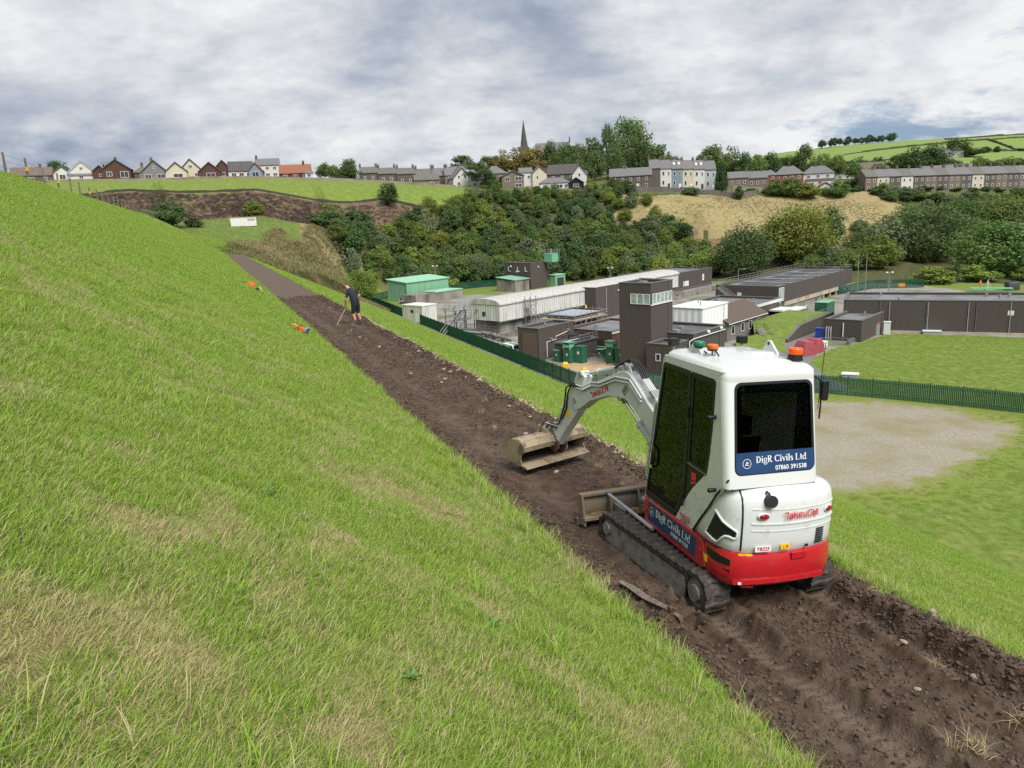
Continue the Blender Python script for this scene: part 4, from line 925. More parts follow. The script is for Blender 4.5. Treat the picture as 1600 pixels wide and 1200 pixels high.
pipe(t, [(-2, -1, .9), (4, -1.9, .9), (7, -2.0, .9), (7, -2, .1)], .14); pipe(t, [(-1.8, -.6, 1.5), (3.4, -1.5, 1.5)], .10)
# white kiosk hut
t = thing('white_hut', 'white boxy hut behind the palisade near the green shed', 'hut', (-20.2, 176.5, 0), RW)
boxpart('wall', M_WHITEC, t, 0, 4.6, 0, 7.1, 0, 4.2); boxpart('roof', M_WHITEP, t, -.12, 4.72, -.12, 7.22, 4.2, 4.42)
boxpart('door', M_WHITEP, t, -.06, 0, 1.4, 2.5, .1, 2.3); boxpart('vent', M_DARKP, t, -.07, 0, 3.2, 4.1, 2.6, 3.3); boxpart('step', M_GALV, t, -1.1, -.08, 1.2, 2.7, 0, .5)
# galvanised stair tower and gantry between hut and long shed
t = thing('steel_gantry', 'galvanised stair tower and gantry beside the long white shed', 'gantry', (-11.5, 158.5, 0), RW)
for x in (0, 3, 6): 
    for y in (0, 2.6): MB().bar((x, y, 0), (x, y, 5.6), .18).build('post', M_GALV, t)
for z in (2.6, 4.9): boxpart('deck', M_GALV, t, -.2, 6.2, -.2, 2.8, z, z+.1); railing(MB(), [(-.2, -.2, z+.1), (6.2, -.2, z+.1), (6.2, 2.8, z+.1), (-.2, 2.8, z+.1), (-.2, -.2, z+.1)], 1.1, 1.5).build('handrail', M_GALV, t)
for x0, z0, x1, z1 in ((-3.4, 0, 0, 2.6), (0.2, 2.6, 3.6, 4.9)):
    mb = MB()
    for y in (.1, 1.0): mb.bar((x0, y, z0), (x1, y, z1), .06, .25); mb.cyl((x0, y, z0+1), (x1, y, z1+1), .035, n=5)
    for k in range(11): f = k/10; mb.box(x0+(x1-x0)*f-.12, x0+(x1-x0)*f+.12, .1, 1.0, z0+(z1-z0)*f-.02, z0+(z1-z0)*f+.02)
    mb.build('stair', M_GALV, t)
for a, b in (((0, 0, 0), (3, 0, 2.6)), ((3, 0, 2.6), (6, 0, 4.9)), ((3, 2.6, 0), (6, 2.6, 2.6))): MB().cyl(a, b, .05, n=6).build('brace', M_GALV, t)
t = thing('walkway', 'low galvanised walkway with handrails running to the long shed', 'walkway', (-14.5, 163.0, 0), R_(-42))
boxpart('deck', M_GALV, t, 0, 17, 0, 1.4, .9, 1.0); railing(MB(), [(0, 0, 1), (17, 0, 1)], 1.1, 1.4).build('handrail', M_GALV, t); railing(MB(), [(0, 1.4, 1), (17, 1.4, 1)], 1.1, 1.4).build('handrail', M_GALV, t)
for k in range(8): MB().bar((k*2.4+.1, .7, 0), (k*2.4+.1, .7, .9), .14).build('post', M_GALV, t)
pipe(t, [(0, -.6, .7), (16, -.6, .7), (17.5, -1.0, .4)], .22); pipe(t, [(2, 2.0, .5), (15, 2.0, .5)], .16)
# long white shed with barrel roof on its concrete tank walls
t = thing('long_shed', 'long white clad shed with grey barrel roof across the works', 'shed', (-1.8, 151.0, 0), RW)
boxpart('concrete_base', M_CONC, t, .8, 71, .6, 7.6, -.3, 3.3); boxpart('plinth_ledge', M_CONC, t, -.6, 71, -1.2, .58, -.3, .9)
boxpart('wall', M_WHITEC, t, 0, 71.5, 0, 8.1, 3.32, 6.7); boxpart('base_rail', M_GALV, t, -.2, 71.5, -.35, .0, 3.2, 3.36)
prof = [(-.25, 6.6)] + [(4.05 + 4.3*math.cos(R_(180 - a)), 6.72 + 1.05*math.sin(R_(a))) for a in range(0, 181, 15)] + [(8.35, 6.6)]
for k in range(12): MB().prism(prof, k*6.0 - .15, k*6.0 + 5.8, lambda p, q, s: (s, p, q)).build('roof_bay', M_BARREL, t, 40)
MB().prism(prof, .1, 71.2, lambda p, q, s: (s, p, q - .05)).build('roof_liner', M_BARREL, t, 40)
for k in range(6): MB().box(-.05, .0, 1.2+k*1.0, 1.26+k*1.0, 3.4, 6.6).build('cladding_rib', M_WHITEC, t)
boxpart('louvre', M_DARKP, t, -.09, 0, 4.0, 4.8, 4.2, 5.1); MB().cyl((-.3, 6.3, 5.4), (0, 6.3, 5.4), .3, n=10).build('fan_cowl', M_GALV, t)
railing(MB(), [(0, -1.1, .9), (24, -1.1, .9)]).build('handrail', M_GALV, t)
t = thing('caged_ladder', 'galvanised caged ladder tower against the long white shed', 'ladder', (4.6, 155.0, 0), RW)
for x in (0, 1.7):
    for y in (0, 1.5): MB().bar((x, y, 0), (x, y, 7.6), .12).build('post', M_GALV, t)
for k in range(3):
    z = 1.9*(k+1); MB().bar((0, 0, z-1.9), (1.7, 0, z), .07).bar((1.7, 0, z-1.9), (0, 0, z), .07).build('brace', M_GALV, t); boxpart('landing', M_GALV, t, -.1, 1.8, -.1, 1.6, z, z+.07)
railing(MB(), [(-.1, -.1, 5.8), (1.8, -.1, 5.8), (1.8, 1.6, 5.8), (-.1, 1.6, 5.8), (-.1, -.1, 5.8)], 1.1, .9).build('handrail', M_GALV, t)
# brown control block with the green vessel on its roof
t = block('control_block', 'dark brown brick block with white pipes behind the long shed', (7.8, 249.9), 8.8, 11.4, 8.6, M_ROOFD)
for y in (2.2, 5.6, 9.6): 
    pipe(t, [(-.12, y, 7.3), (-.12, y, 5.8), (-.12, y-.9, 5.8)], .10, M_WHITEP)
boxpart('white_vent', M_WHITEP, t, -.16, 0, 5.0, 6.3, 5.5, 6.0); MB().ball((-.15, 8.4, 7.4), .3).build('wall_lamp', M_WHITEP, t); MB().ball((4, -.1, 7.0), .25).build('wall_lamp', M_WHITEP, t)
t = thing('green_vessel', 'pale green tank with railed platform on the brown block roof', 'tank', (15.2, 252.6, 8.3), RW)
boxpart('tank', M_KIOSKL, t, 0, 3.4, 0, 3.4, 0, 2.9, .1); railing(MB(), [(-.4, -.4, 2.9), (3.8, -.4, 2.9), (3.8, 3.8, 2.9), (-.4, 3.8, 2.9), (-.4, -.4, 2.9)], 1.2, 1.2).build('handrail', M_GALV, t)
MB().cyl((2, 2, 2.9), (2, 2, 4.3), .3, n=8).build('vent_pipe', M_GALV, t); build_each(MB().bar((3.7, -.3, 0), (3.7, -.3, 4), .1).bar((3.7, .4, 0), (3.7, .4, 4), .1), 'ladder', M_GALV, t)
t = thing('lean_to', 'low lean-to with pale green roof at the foot of the brown block', 'shed', (2.5, 243.5, 0), RW); boxpart('wall', M_CONC, t, 0, 7, 0, 8, 0, 3.6)
MB().prism([(-.3, 3.6), (8.3, 4.4), (8.3, 4.6), (-.3, 3.8)], -.3, 7.3, lambda p, q, s: (s, p, q)).build('roof', M_GREENC, t)
t = thing('small_green_shed', 'small green roofed shed right of the brown block', 'shed', (16.3, 256.5, 0), RW); boxpart('wall', M_GREENC, t, 0, 5.5, 0, 3, 0, 3.6); boxpart('roof', M_GREENR, t, -.2, 5.7, -.2, 3.2, 3.6, 3.8); boxpart('door', M_DARKP, t, 1, 4.6, -.05, 0, 0, 2.7)
# brick blocks around the tower
t = block('filter_block', 'dark brick block with grey roof between shed and tower', (19.8, 170.3), 24, 9, 7.2); boxpart('door', M_GALV, t, 14, 15.2, -.06, 0, 0, 2.4); pipe(t, [(4, -.1, 7), (4, -.1, 0)], .08); pipe(t, [(-.1, 4, 7), (-.1, 4, 0)], .08)
MB().ball((9, -.15, 5.8), .25).build('wall_lamp', M_WHITEP, t)
t = block('tower', 'tall dark brick tower with a band of pale glazing', (21.2, 112.1), 6.4, 5.6, 13.2, M_ROOFD, cat='tower')
for k in range(5): window(t, .85 + k*1.17, 10.1, 1.12, 1.55, 'y', -.05, M_WFR, M_GLZ)
for k in range(3): window(t, .65 + k*1.15, 10.1, 1.10, 1.55, 'x', -.05, M_WFR, M_GLZ)
boxpart('glazing_sill', M_WFR, t, -.12, 6.3, -.14, 0, 9.95, 10.08)
t = block('tower_annex', 'low dark brick wing with a white pipe right of the tower', (27.7, 112.7), 10.5, 9.5, 5.2, M_ROOFD); 
pipe(t, [(-2.8, -.9, 0), (-2.8, -.9, 4.6), (-.2, -.25, 4.6), (10.2, -.2, 4.6)], .08, M_WHITEP); build_each(MB().ball((4.5, -.2, 5.0), .3).ball((8.8, -.2, 5.0), .3), 'wall_lamp', M_WHITEP, t)
t = block('entrance_block', 'dark brick entrance block in front of the tower', (23.3, 107.6), 4.8, 4.2, 4.6, M_ROOFD); window(t, 2.2, 2.1, .8, 1.1, 'x'); boxpart('door', M_BRICKR, t, -.06, 0, .6, 1.7, 0, 2.3); boxpart('sign', M_WHITEP, t, 3.6, 4.1, -.04, 0, 3.2, 3.7)
t = block('pump_hall', 'large dark brick hall with flat roof behind the tower', (40.3, 201.3), 30, 13, 6.4, M_ROOFG); boxpart('sign', M_WHITEP, t, 13, 16, -.06, 0, 2.5, 3.9); boxpart('sign', M_WHITEP, t, 24, 25, -.06, 0, 3.2, 5); railing(MB(), [(1, -3, 1.5), (29, -3, 1.5)]).build('handrail', M_GALV, t)
boxpart('plinth', M_CONC, t, 0, 30, -3.2, -.06, -.2, 1.5)
t = block('store_block', 'low dark brick store with brown door nearest the fence', (4.8, 124.5), 9.8, 4.6, 5.4, M_ROOFD); boxpart('roller_door', mat('brown_door', (.12, .085, .07), .7), t, -.07, 0, .5, 3.6, 0, 4.6); pipe(t, [(2.0, -.1, .2), (2.0, -.1, 2.9), (4.5, -.1, 3.0), (4.5, -.1, 3.5), (8.2, -.1, 4.0)], .07, M_WHITEP)
for x in (3.6, 6.2): boxpart('panel', M_BRICKR, t, x, x+1.1, -.05, 0, 3.2, 4.4)
build_each(MB().cyl((3.2, -.4, 3.3), (3.2, 0, 3.3), .2, n=8).cyl((7.9, -.4, 4.2), (7.9, 0, 4.2), .2, n=8), 'wall_lamp', M_GALV, t)
t = thing('white_cabinet', 'tall white cabinet standing left of the low brick store', 'cabinet', (3.0, 133.0, 0), RW); boxpart('body', M_WHITEP, t, 0, 1.5, 0, 2.2, 0, 3.6, .05); boxpart('control_panel', M_DARKP, t, -.05, 0, .7, 1.2, 2.6, 3.2); boxpart('plinth', M_CONC, t, -.4, 1.9, -.4, 2.6, 0, .3)
t = thing('dosing_annex', 'low annex with dark roof tank and handrail before the store', 'building', (9.8, 121.4, 0), RW); boxpart('wall', M_BRICK, t, 0, 7.5, 0, 3.2, 0, 3.0); boxpart('roof', M_ROOFD, t, -.2, 7.7, -.2, 3.4, 3.0, 3.25)
railing(MB(), [(0, 0, 3.25), (7.5, 0, 3.25)], .9, 1.2).build('handrail', M_GALV, t); MB().ring(rrect(3.2, 6.4, .4, 3, .3), rrect(3.4, 6.2, .6, 2.8, .25), 3.25, 4.1).build('roof_tank', M_DARKP, t); pipe(t, [(.5, .8, 3.5), (4.2, .8, 3.5), (5, 1.6, 3.8)], .1, M_WHITEP); pipe(t, [(-.2, -.1, 0), (-.2, -.1, 3.1), (.6, -.1, 3.4)], .06, M_WHITEP)
t = block('chemical_store', 'red brown brick store with pale grey flat roof left of the tower', (17.4, 127.2), 14, 10, 3.9, M_ROOFG, M_BRICKR); boxpart('fascia', M_WHITEP, t, -.12, 14.1, -.12, -.07, 3.5, 3.85); boxpart('door', M_DARKP, t, -.06, 0, 2.0, 4.2, 0, 2.5); pipe(t, [(-.15, 6, 1.2), (-.15, 1.5, 1.2), (-.15, 1.2, .8)], .08)
# scaffolded tank
t = thing('scaffolded_tank', 'tank wrapped in scaffolding with boards and a blue grey sheet', 'scaffold', (12.5, 143.5, 0), RW)
boxpart('tank_wall', M_BRICK, t, 1.2, 9.6, 1.2, 7.6, 0, 4.2); boxpart('sheet', M_TARP, t, 1.0, 9.8, 1.0, 7.8, 4.4, 4.55)
for x, y, x1, y1 in ((-.2, -.2, 10.7, .8), (-.2, 7.7, 10.7, 8.6), (-.2, .82, .8, 7.68), (9.75, .82, 10.7, 7.68)): boxpart('board_run', M_SCAFB, t, x, x1, y, y1, 3.75, 3.83)
for k in range(7):
    x = k*1.74
    for y in (-.3, 8.7): MB().cyl((x, y, 0), (x, y, 5.3), .05, n=6).build('standard', M_GALV, t)
for k in range(1, 5):
    for x in (-.3, 10.8): MB().cyl((x, k*1.74, 0), (x, k*1.74, 5.3), .05, n=6).build('standard', M_GALV, t)
for z in (3.65, 4.3, 4.8): railing(MB(), [(-.3, -.3, z), (10.8, -.3, z), (10.8, 8.7, z), (-.3, 8.7, z), (-.3, -.3, z)], .02, 50, .045, False).build('ledger', M_GALV, t)
for a, b in (((0, -.35, 0), (3.5, -.35, 3.6)), ((7, -.35, 3.6), (10.4, -.35, 0)), ((-.35, 1, 0), (-.35, 6, 3.6))): MB().cyl(a, b, .05, n=6).build('brace', M_GALV, t)
# new white clad cube on cedar boards
t = thing('white_clad_cube', 'new white clad box on vertical cedar boards beside the brick wing', 'building', (33.2, 128.6, 0), RW)
boxpart('upper_box', M_WHITEN, t, 0, 9.5, 0, 6.3, 3.3, 6.9); boxpart('roof', M_WHITEN, t, -.15, 9.65, -.15, 6.45, 6.9, 7.05)
boxpart('core_wall', M_BRICK, t, .1, 9.4, .1, 6.2, 0, 3.29)
for k in range(8): boxpart('cedar_board', M_TIMB, t, .05+k*1.17, .05+k*1.17+1.13, -.01, .09, 0, 3.28)
pipe(t, [(7.9, -.12, 0), (7.9, -.12, 6.9)], .09, M_WHITEP); build_each(MB().cyl((3, 2, 7.05), (3, 2, 7.8), .12, n=8).cyl((6, 4, 7.05), (6, 4, 7.7), .12, n=8), 'roof_vent', M_GALV, t)
# office with tiled roof and four windows
t = thing('office', 'office with brown tiled roof and a row of four windows', 'building', (39.0, 134.0, 0), RW)
boxpart('wall', mat('grey_brick', (.13, .12, .108), .85, (.17, .155, .14), 1.6, 5, .3, 10, stretch=(1, 1, 5)), t, 0, 16, 0, 8.4, 0, 3.3)
MB().prism([(-.5, 3.25), (4.2, 5.7), (8.9, 3.25), (8.9, 3.42), (4.2, 5.92), (-.5, 3.42)], -.3, 16.3, lambda p, q, s: (s, p, q)).build('roof', M_TILE, t)
build_each(MB().prism([(0, 3.3), (4.2, 5.6), (8.4, 3.3)], .02, .3, lambda p, q, s: (s, p, q)).prism([(0, 3.3), (4.2, 5.6), (8.4, 3.3)], 15.7, 15.98, lambda p, q, s: (s, p, q)), 'gable', M_BRICK, t)
for x in (2.3, 6.3, 9.6, 13.2): window(t, x, 1.1, 1.3, 1.6)
boxpart('gutter', M_WHITEP, t, -.3, 16.3, -.62, -.5, 3.18, 3.3)
t = block('laboratory', 'building with pale grey flat roof and white fascia behind the office', (44.5, 143.6), 19, 14, 4.6, M_ROOFG, M_BRICK); boxpart('fascia', M_WHITEP, t, -.1, 19.1, -.14, -.07, 4.0, 4.58); boxpart('porch', M_WHITEP, t, 12.5, 18, -3, -.15, 2.6, 2.9); boxpart('porch_wall', M_CONCL, t, 15, 17.6, -1.6, -.15, 0, 2.59)
window(t, 18.0, 2.2, 1.4, 1.6)
# aeration tank block
t = thing('aeration_tanks', 'long railed tank block of dark brick above pale concrete', 'tank', (59.8, 166.9, 0), RW)
MB().ring([(0, 0), (49, 0), (49, 15), (0, 15)], [(.5, .5), (48.5, .5), (48.5, 14.5), (.5, 14.5)], 2.3, 6.0).build('wall', M_BRICK, t); boxpart('concrete_band', M_CONCL, t, 4, 49, .1, 15, 1.2, 2.28); boxpart('base', M_CONC, t, 0, 28, .4, 15, -.3, 1.19)
for k in range(5): boxpart('column', M_CONCL, t, 29+k*4.6, 29.6+k*4.6, .3, .9, 0, 1.19)
boxpart('back_wall', M_DARKP, t, 28.1, 49, 6, 14.9, -.2, 1.19); boxpart('deck', M_ROOFG, t, .52, 48.48, .52, 14.48, 5.2, 5.5)
for k in range(5): boxpart('tank_opening', M_DARKP, t, 4+k*9, 11+k*9, 3.5, 12, 5.505, 5.56)
for k in range(6): boxpart('cross_walkway', M_GALV, t, 2.2+k*9, 3.4+k*9, .6, 14.4, 5.6, 5.7)
for pts in ([(.3, .3, 6), (48.7, .3, 6), (48.7, 14.7, 6), (.3, 14.7, 6), (.3, .3, 6)], [(3, 3, 5.5), (48, 3, 5.5)], [(3, 12.4, 5.5), (48, 12.4, 5.5)]): railing(MB(), pts, 1.1, 2.2).build('handrail', M_GALV, t)
window(t, .9, 2.6, 1.3, 3.0, 'y', -.04, M_WFR, M_GLZ); window(t, 2.4, 2.6, 1.3, 3.0, 'y', -.04, M_WFR, M_GLZ); boxpart('sign', M_WHITEP, t, -.06, 0, 8.6, 9.6, 3.6, 4.4)
mb = MB()
for x in (-2.3, -1.2): mb.bar((x, 13.5, 5.6), (x, 5.5, .2), .08, .3).cyl((x, 13.5, 6.6), (x, 5.5, 1.2), .04, n=5)
for k in range(16): f = k/15; mb.box(-2.3, -1.2, 13.4-8*f, 13.7-8*f, 5.55-5.4*f, 5.6-5.4*f)
mb.build('stair', M_GALV, t)
# raised lawn with retaining wall and steps
t = thing('retaining_wall', 'dark brick retaining wall along the service road', 'wall', (48.6, 130.4, 0), RW)
MB().prism([(0, 0), (23, 0), (23, 2.6), (6, 2.3), (0, .5)], 0, .35, lambda p, q, s: (p, s, q)).build('wall_face', M_BRICK, t); MB().prism([(0, .5), (6, 2.3), (23, 2.6), (23, 2.72), (6, 2.42), (0, .62)], -.05, .4, lambda p, q, s: (p, s, q)).build('coping', M_COPE, t)
railing(MB(), [(6, .5, 2.4), (23, .5, 2.7)], 1.0).build('handrail', M_GALV, t)
o = MB().add([(.0, .36, .45), (6, .36, 2.25), (23, .36, 2.55), (23, 9, 2.55), (8, 10, 2.3), (0, 6, .6)], [(0, 1, 5), (1, 4, 5), (1, 2, 3, 4)]).build('raised_lawn', M_LAWN); o.location = (48.6, 130.4, 0); o.rotation_euler = (0, 0, RW); tag(o, kind='structure')
t = thing('garden_steps', 'concrete steps with rails up to the raised lawn', 'steps', (47.0, 133.4, 0), R_(100)); 
for k in range(7): boxpart('tread', M_CONC, t, k*.45, k*.45+.44, 0, 1.6, 0, .26*(k+1))
railing(MB(), [(0, 0, .2), (3.1, 0, 1.8)], 1).build('handrail', M_DARKP, t); railing(MB(), [(0, 1.6, .2), (3.1, 1.6, 1.8)], 1).build('handrail', M_DARKP, t)
o = MB().add([(38.6, 126.6, .02), (45.0, 121.4, .02), (48.2, 130.2, .55), (45.0, 135.2, 1.0), (39.6, 131.2, .9)], [(0, 1, 2, 3, 4)]).build('lawn_bank', M_LAWN); tag(o, kind='structure')
o = MB().add([(17.6, 104.2, .014), (34, 97.2, .014), (43.2, 94.6, .014), (45.3, 112, .014), (52.2, 124.6, .014), (66, 146, .014), (66, 152, .014), (61, 150.5, .014), (47.8, 128.6, .014), (44.4, 120.6, .014), (34.6, 121.5, .014), (30.5, 113.4, .014), (23.4, 107.2, .014)], [tuple(range(13))]).build('service_road', M_ROAD); tag(o, kind='structure')
o = MB().add([(7.6, 119.6, .012), (12.4, 108.6, .012), (17.2, 109.4, .012), (22.4, 112.2, .012), (19.6, 117, .012), (14, 122.4, .012), (9.6, 121.4, .012)], [tuple(range(7))]).build('sandy_paving', M_SAND); tag(o, kind='structure')
# dark hall on the right, its annex and the boxes round it
t = block('dark_hall', 'long dark brick hall with flat grey roof behind the lawn', (62.4, 139.9), 53, 13, 5.8, M_ROOFG, rz=R_(-26.8))
for k in range(8): pipe(t, [(6.2*k+7.7, -.08, 0), (6.2*k+7.7, -.08, 5.6)], .06, M_PIPE, 'downpipe')
boxpart('plinth', M_CONCL, t, 7.5, 53, -.3, -.0, -.2, .35); boxpart('sign', M_WHITEP, t, 25.9, 26.8, -.05, 0, 3.4, 4.2)
t = block('hall_annex', 'low dark brick annex with pipes at the left of the dark hall', (60.2, 127.6), 13.4, 6.2, 3.7, M_ROOFG)
pipe(t, [(-.12, 3.0, 3.2), (-.12, 3.0, .8)], .09, M_WHITEP)
for y in (5.0, 5.4, 5.8): pipe(t, [(-.3, y, 0), (-.3, y, 2.1), (-.1, y, 2.4)], .1, M_PIPE)
boxpart('sunken_wall', M_COPE, t, -3.2, -.1, 1, 1.3, -.1, .8); railing(MB(), [(-3.4, -.2, .1), (-3.4, 4, .1), (-6, 6, .1)], 1).build('handrail', M_GALV, t)
def cabinet(nm, label, x, y, w, d, h, m, rz=RW, group=None, lid=None):
    t = thing(nm, label, 'cabinet', (x, y, 0), rz, group); boxpart('body', m, t, 0, w, 0, d, .1, h, .03); boxpart('plinth', M_CONC, t, -.08, w+.08, -.08, d+.08, 0, .1)
    boxpart('lid', lid or m, t, -.06, w+.06, -.06, d+.06, h, h+.08); boxpart('door', m, t, -.03, .0, .1, d-.1, .25, h-.15); MB().box(-.06, -.03, d*.48, d*.54, h*.45, h*.6).build('handle', M_DARKP, t)
    return t
cabinet('grey_cabinet', 'grey cabinet with a red top against the dark hall corner', 65.4, 134.0, 1.0, 1.4, 2.2, M_PIPE, R_(-26.8), None, M_RED); cabinet('grey_cabinet', 'pale grey cabinet right of the red topped one at the dark hall', 67.0, 133.6, 1.1, 1.2, 2.3, M_WHITEP, R_(-26.8))
for x, y, w, lb in ((73.6, 132.6, 2.8, 'low grey hatch box on the lawn before the dark hall'), (45.6, 101.6, 2.0, 'low pale hatch box just inside the palisade fence'), (88.5, 124.6, 2.4, 'low hatch box on the lawn at the right edge')):
    t = thing('hatch_box', lb, 'hatch', (x, y, 0), R_(-26.8)); boxpart('body', M_PIPE, t, 0, w, 0, 1.4, 0, .5); boxpart('lid', M_WHITEP, t, -.1, w+.1, -.1, 1.5, .5, .6)
# kiosks in the yard
def kiosk(label, x, y, w, d, h, tall=False):
    t = thing('green_kiosk', label, 'kiosk', (x, y, 0), RW, None); hb = h*.68 if tall else h
    boxpart('body', M_KIOSK, t, 0, w, 0, d, 0, hb, .04); boxpart('door', M_KIOSK, t, -.04, 0, .1, d-.1, .15, hb-.2)
    if tall:
        for x_ in (0, w-.1):
            for y_ in (0, d-.1): boxpart('post', M_KIOSKL, t, x_, x_+.1, y_, y_+.1, hb, h)
        boxpart('panel', M_KIOSKL, t, .02, w-.02, .02, d-.02, hb+.25, hb+.75); boxpart('canopy', M_KIOSKL, t, -.06, w+.06, -.06, d+.06, h, h+.1)
    else: boxpart('lid', M_KIOSKL if w < 1.2 else M_KIOSK, t, -.05, w+.05, -.05, d+.05, h, h+.07)
    boxpart('notice', M_WHITEP, t, -.06, -.04, d*.3, d*.5, hb*.55, hb*.72)
kiosk('small narrow green kiosk leftmost in the yard', 7.9, 122.6, .9, 1.1, 1.9); kiosk('tall green kiosk with pale open top left of the fenced ramp', 9.6, 120.8, 1.2, 1.4, 3.4, True); kiosk('broad green kiosk next to the tall one at the ramp', 11.6, 120.4, 1.4, 2.0, 2.7)
kiosk('tall green kiosk with pale open top right of the fenced ramp', 16.4, 119.4, 1.2, 1.4, 3.5, True); kiosk('green double door kiosk between tall kiosk and the tower', 18.0, 117.2, 1.5, 1.9, 2.6); kiosk('broadest green kiosk nearest the tower entrance', 20.0, 114.8, 1.6, 2.1, 2.5); kiosk('small green unit at the back of the fenced ramp', 15.2, 123.6, 1.1, 1.3, 1.5)
t = thing('ramp_railing', 'galvanised railings around the small ramp between the kiosks', 'railing', (12.6, 118.6, 0), RW); railing(MB(), [(0, 0, 0), (4, 0, 0), (4, 3, 0)], 1.0, .8, .03).build('handrail', M_GALV, t); railing(MB(), [(0, -.9, 0), (4, -.9, 0)], 1.0, .8, .03).build('handrail', M_GALV, t)
for k, (x, y) in enumerate(((12.9, 110.4), (14.2, 109.9), (15.6, 109.5), (17.0, 109.2))): o = MB().cyl((0, 0, 0), (0, 0, 1.1), .09, n=8).ball((0, 0, 1.1), .09, 8, 5).build('bollard', M_DARKP); o.location = (x, y, 0); tag(o, 'dark bollard in the row at the edge of the sandy paving', 'bollard', 'bollards by the sandy paving')
for x, y, s, lb in ((8.6, 117.6, 1.0, 'yellow box lying behind the palisade beside the kiosks'), (11.2, 113.6, .8, 'yellow upright unit behind the palisade near the bollards'), (17.2, 118.2, .5, 'small yellow topped post before the tall right kiosk')):
    o = MB().loft([[(p[0]*s, p[1]*s, 0) for p in rrect(-.5, .5, -.4, .4, .1)], [(p[0]*s, p[1]*s, .7*s) for p in rrect(-.5, .5, -.4, .4, .1)], [(p[0]*s*.6, p[1]*s*.6, .95*s) for p in rrect(-.5, .5, -.4, .4, .1)]], True, True).build('yellow_unit', M_YEL); o.location = (x, y, 0); tag(o, lb, 'box')
# skips, tank and boxes on the service road
def skip(label, x, y, w, rz):
    t = thing('red_container', label, 'container', (x, y, 0), rz); pr = [(0, 0), (w, 0), (w, 1.3), (w-.7, 2.3), (.7, 2.3), (0, 1.3)]
    MB().prism(pr, 0, 2.2, lambda p, q, s: (p, s, q)).build('body', M_RED, t, bevel=.04)
    for k in range(4): MB().prism([(w*(k+.5)/4-.04, .1), (w*(k+.5)/4+.04, .1), (w*(k+.5)/4+.04, 1.25), (w*(k+.5)/4-.04, 1.25)], -.05, 0, lambda p, q, s: (p, s, q)).build('rib', M_RED, t)
skip('red container with sloped top nearest on the service road', 46.4, 117.6, 2.6, R_(20)); skip('red container behind the nearer red one on the road', 49.2, 119.4, 2.2, R_(35))
t = thing('white_tote', 'white plastic tote in a cage beside the red containers', 'tank', (51.8, 122.8, 0), R_(30)); boxpart('bottle', M_WHITEP, t, .05, 1.15, .05, 1.15, .2, 1.3, .08); build_each(MB().ring([(0, 0), (1.2, 0), (1.2, 1.2), (0, 1.2)], [(.03, .03), (1.17, .03), (1.17, 1.17), (.03, 1.17)], .5, .55).ring([(0, 0), (1.2, 0), (1.2, 1.2), (0, 1.2)], [(.03, .03), (1.17, .03), (1.17, 1.17), (.03, 1.17)], 1.0, 1.05), 'cage', M_GALV, t); boxpart('pallet', M_TIMB, t, 0, 1.2, 0, 1.2, 0, .15)
t = thing('blue_container', 'blue plastic container at the annex wall', 'container', (55.6, 131.8, 0), RW); boxpart('body', M_BLUE, t, 0, 1.6, 0, 1.6, 0, 1.9, .06); boxpart('lid', M_BLUE, t, -.06, 1.66, -.06, 1.66, 1.9, 2.0)
t = thing('green_store', 'dark green steel store before the aeration tanks', 'container', (66.4, 156.5, 0), RW); boxpart('body', M_KIOSK, t, 0, 4.5, 0, 2.6, 0, 3.2, .04); boxpart('roof', M_KIOSKL, t, -.08, 4.58, -.08, 2.68, 3.2, 3.3); boxpart('door', M_KIOSK, t, -.05, 0, .3, 2.3, .1, 2.6)
t = thing('roof_plant', 'flat pale covers and pipework beside the raised lawn', 'machinery', (58, 152.5, 0), RW); boxpart('cover', M_WHITEP, t, 0, 7, 0, 2.6, 2.2, 2.5); boxpart('base', M_CONC, t, .2, 6.8, .2, 2.4, 0, 2.19); railing(MB(), [(-1, -1, .2), (9, -1, .2)], 1.2, 1.6).build('handrail', M_GALV, t); pipe(t, [(7.2, .5, .4), (7.2, .5, 2.6), (8.6, .5, 2.6), (8.6, .5, .3)], .2)
pipe_t = thing('large_pipe', 'thick grey pipe on the ground behind the parked van', 'pipe', (-5.5, 154, 0), R_(-62)); pipe(pipe_t, [(0, 0, .8), (13, 0, .8)], .38, M_CONC, 'barrel')
for k in range(4): boxpart('saddle', M_CONC, pipe_t, 1+k*3.6, 1.5+k*3.6, -.5, .5, 0, .45)
for k in range(3): MB().cyl((2.6+k*4, 0, .8), (2.75+k*4, 0, .8), .48, n=14).build('flange', M_CONC, pipe_t, 50)
# parked van
t = thing('van', 'white panel van parked behind the palisade fence', 'van', (.6, 130.4, 0), R_(119)); 
side = [(-2.4, .45), (2.45, .45), (2.5, .95), (2.35, 1.15), (1.65, 1.3), (1.0, 2.0), (.7, 2.1), (-2.35, 2.1), (-2.45, 1.9)]
MB().prism(side, -.92, .92, lambda p, q, s: (-p, s, q)).build('body', mat('van_paint', (.72, .75, .75), .25), t, bevel=.09, seg=3)
for s in (-1, 1):
    MB().prism([(1.55, 1.32), (.98, 1.92), (.2, 1.92), (.2, 1.32)], .92, .935, lambda p, q, k: (-p, s*k, q)).build('side_window', M_WIN, t)
    for x in (-1.55, 1.55):
        MB().cyl((-x, s*.70, .34), (-x, s*.95, .34), .34, n=16).build('tyre', M_DARKP, t, 40); MB().cyl((-x, s*.95, .34), (-x, s*.97, .34), .2, n=12).build('hub', M_GALV, t, 40)
    MB().box(-2.52, -2.44, s*.6-.15, s*.6+.15, .85, 1.05).build('headlight', M_GLZ, t); MB().box(-1.25, -1.1, s*.95, s*1.12, 1.25, 1.5).build('mirror', M_DARKP, t)
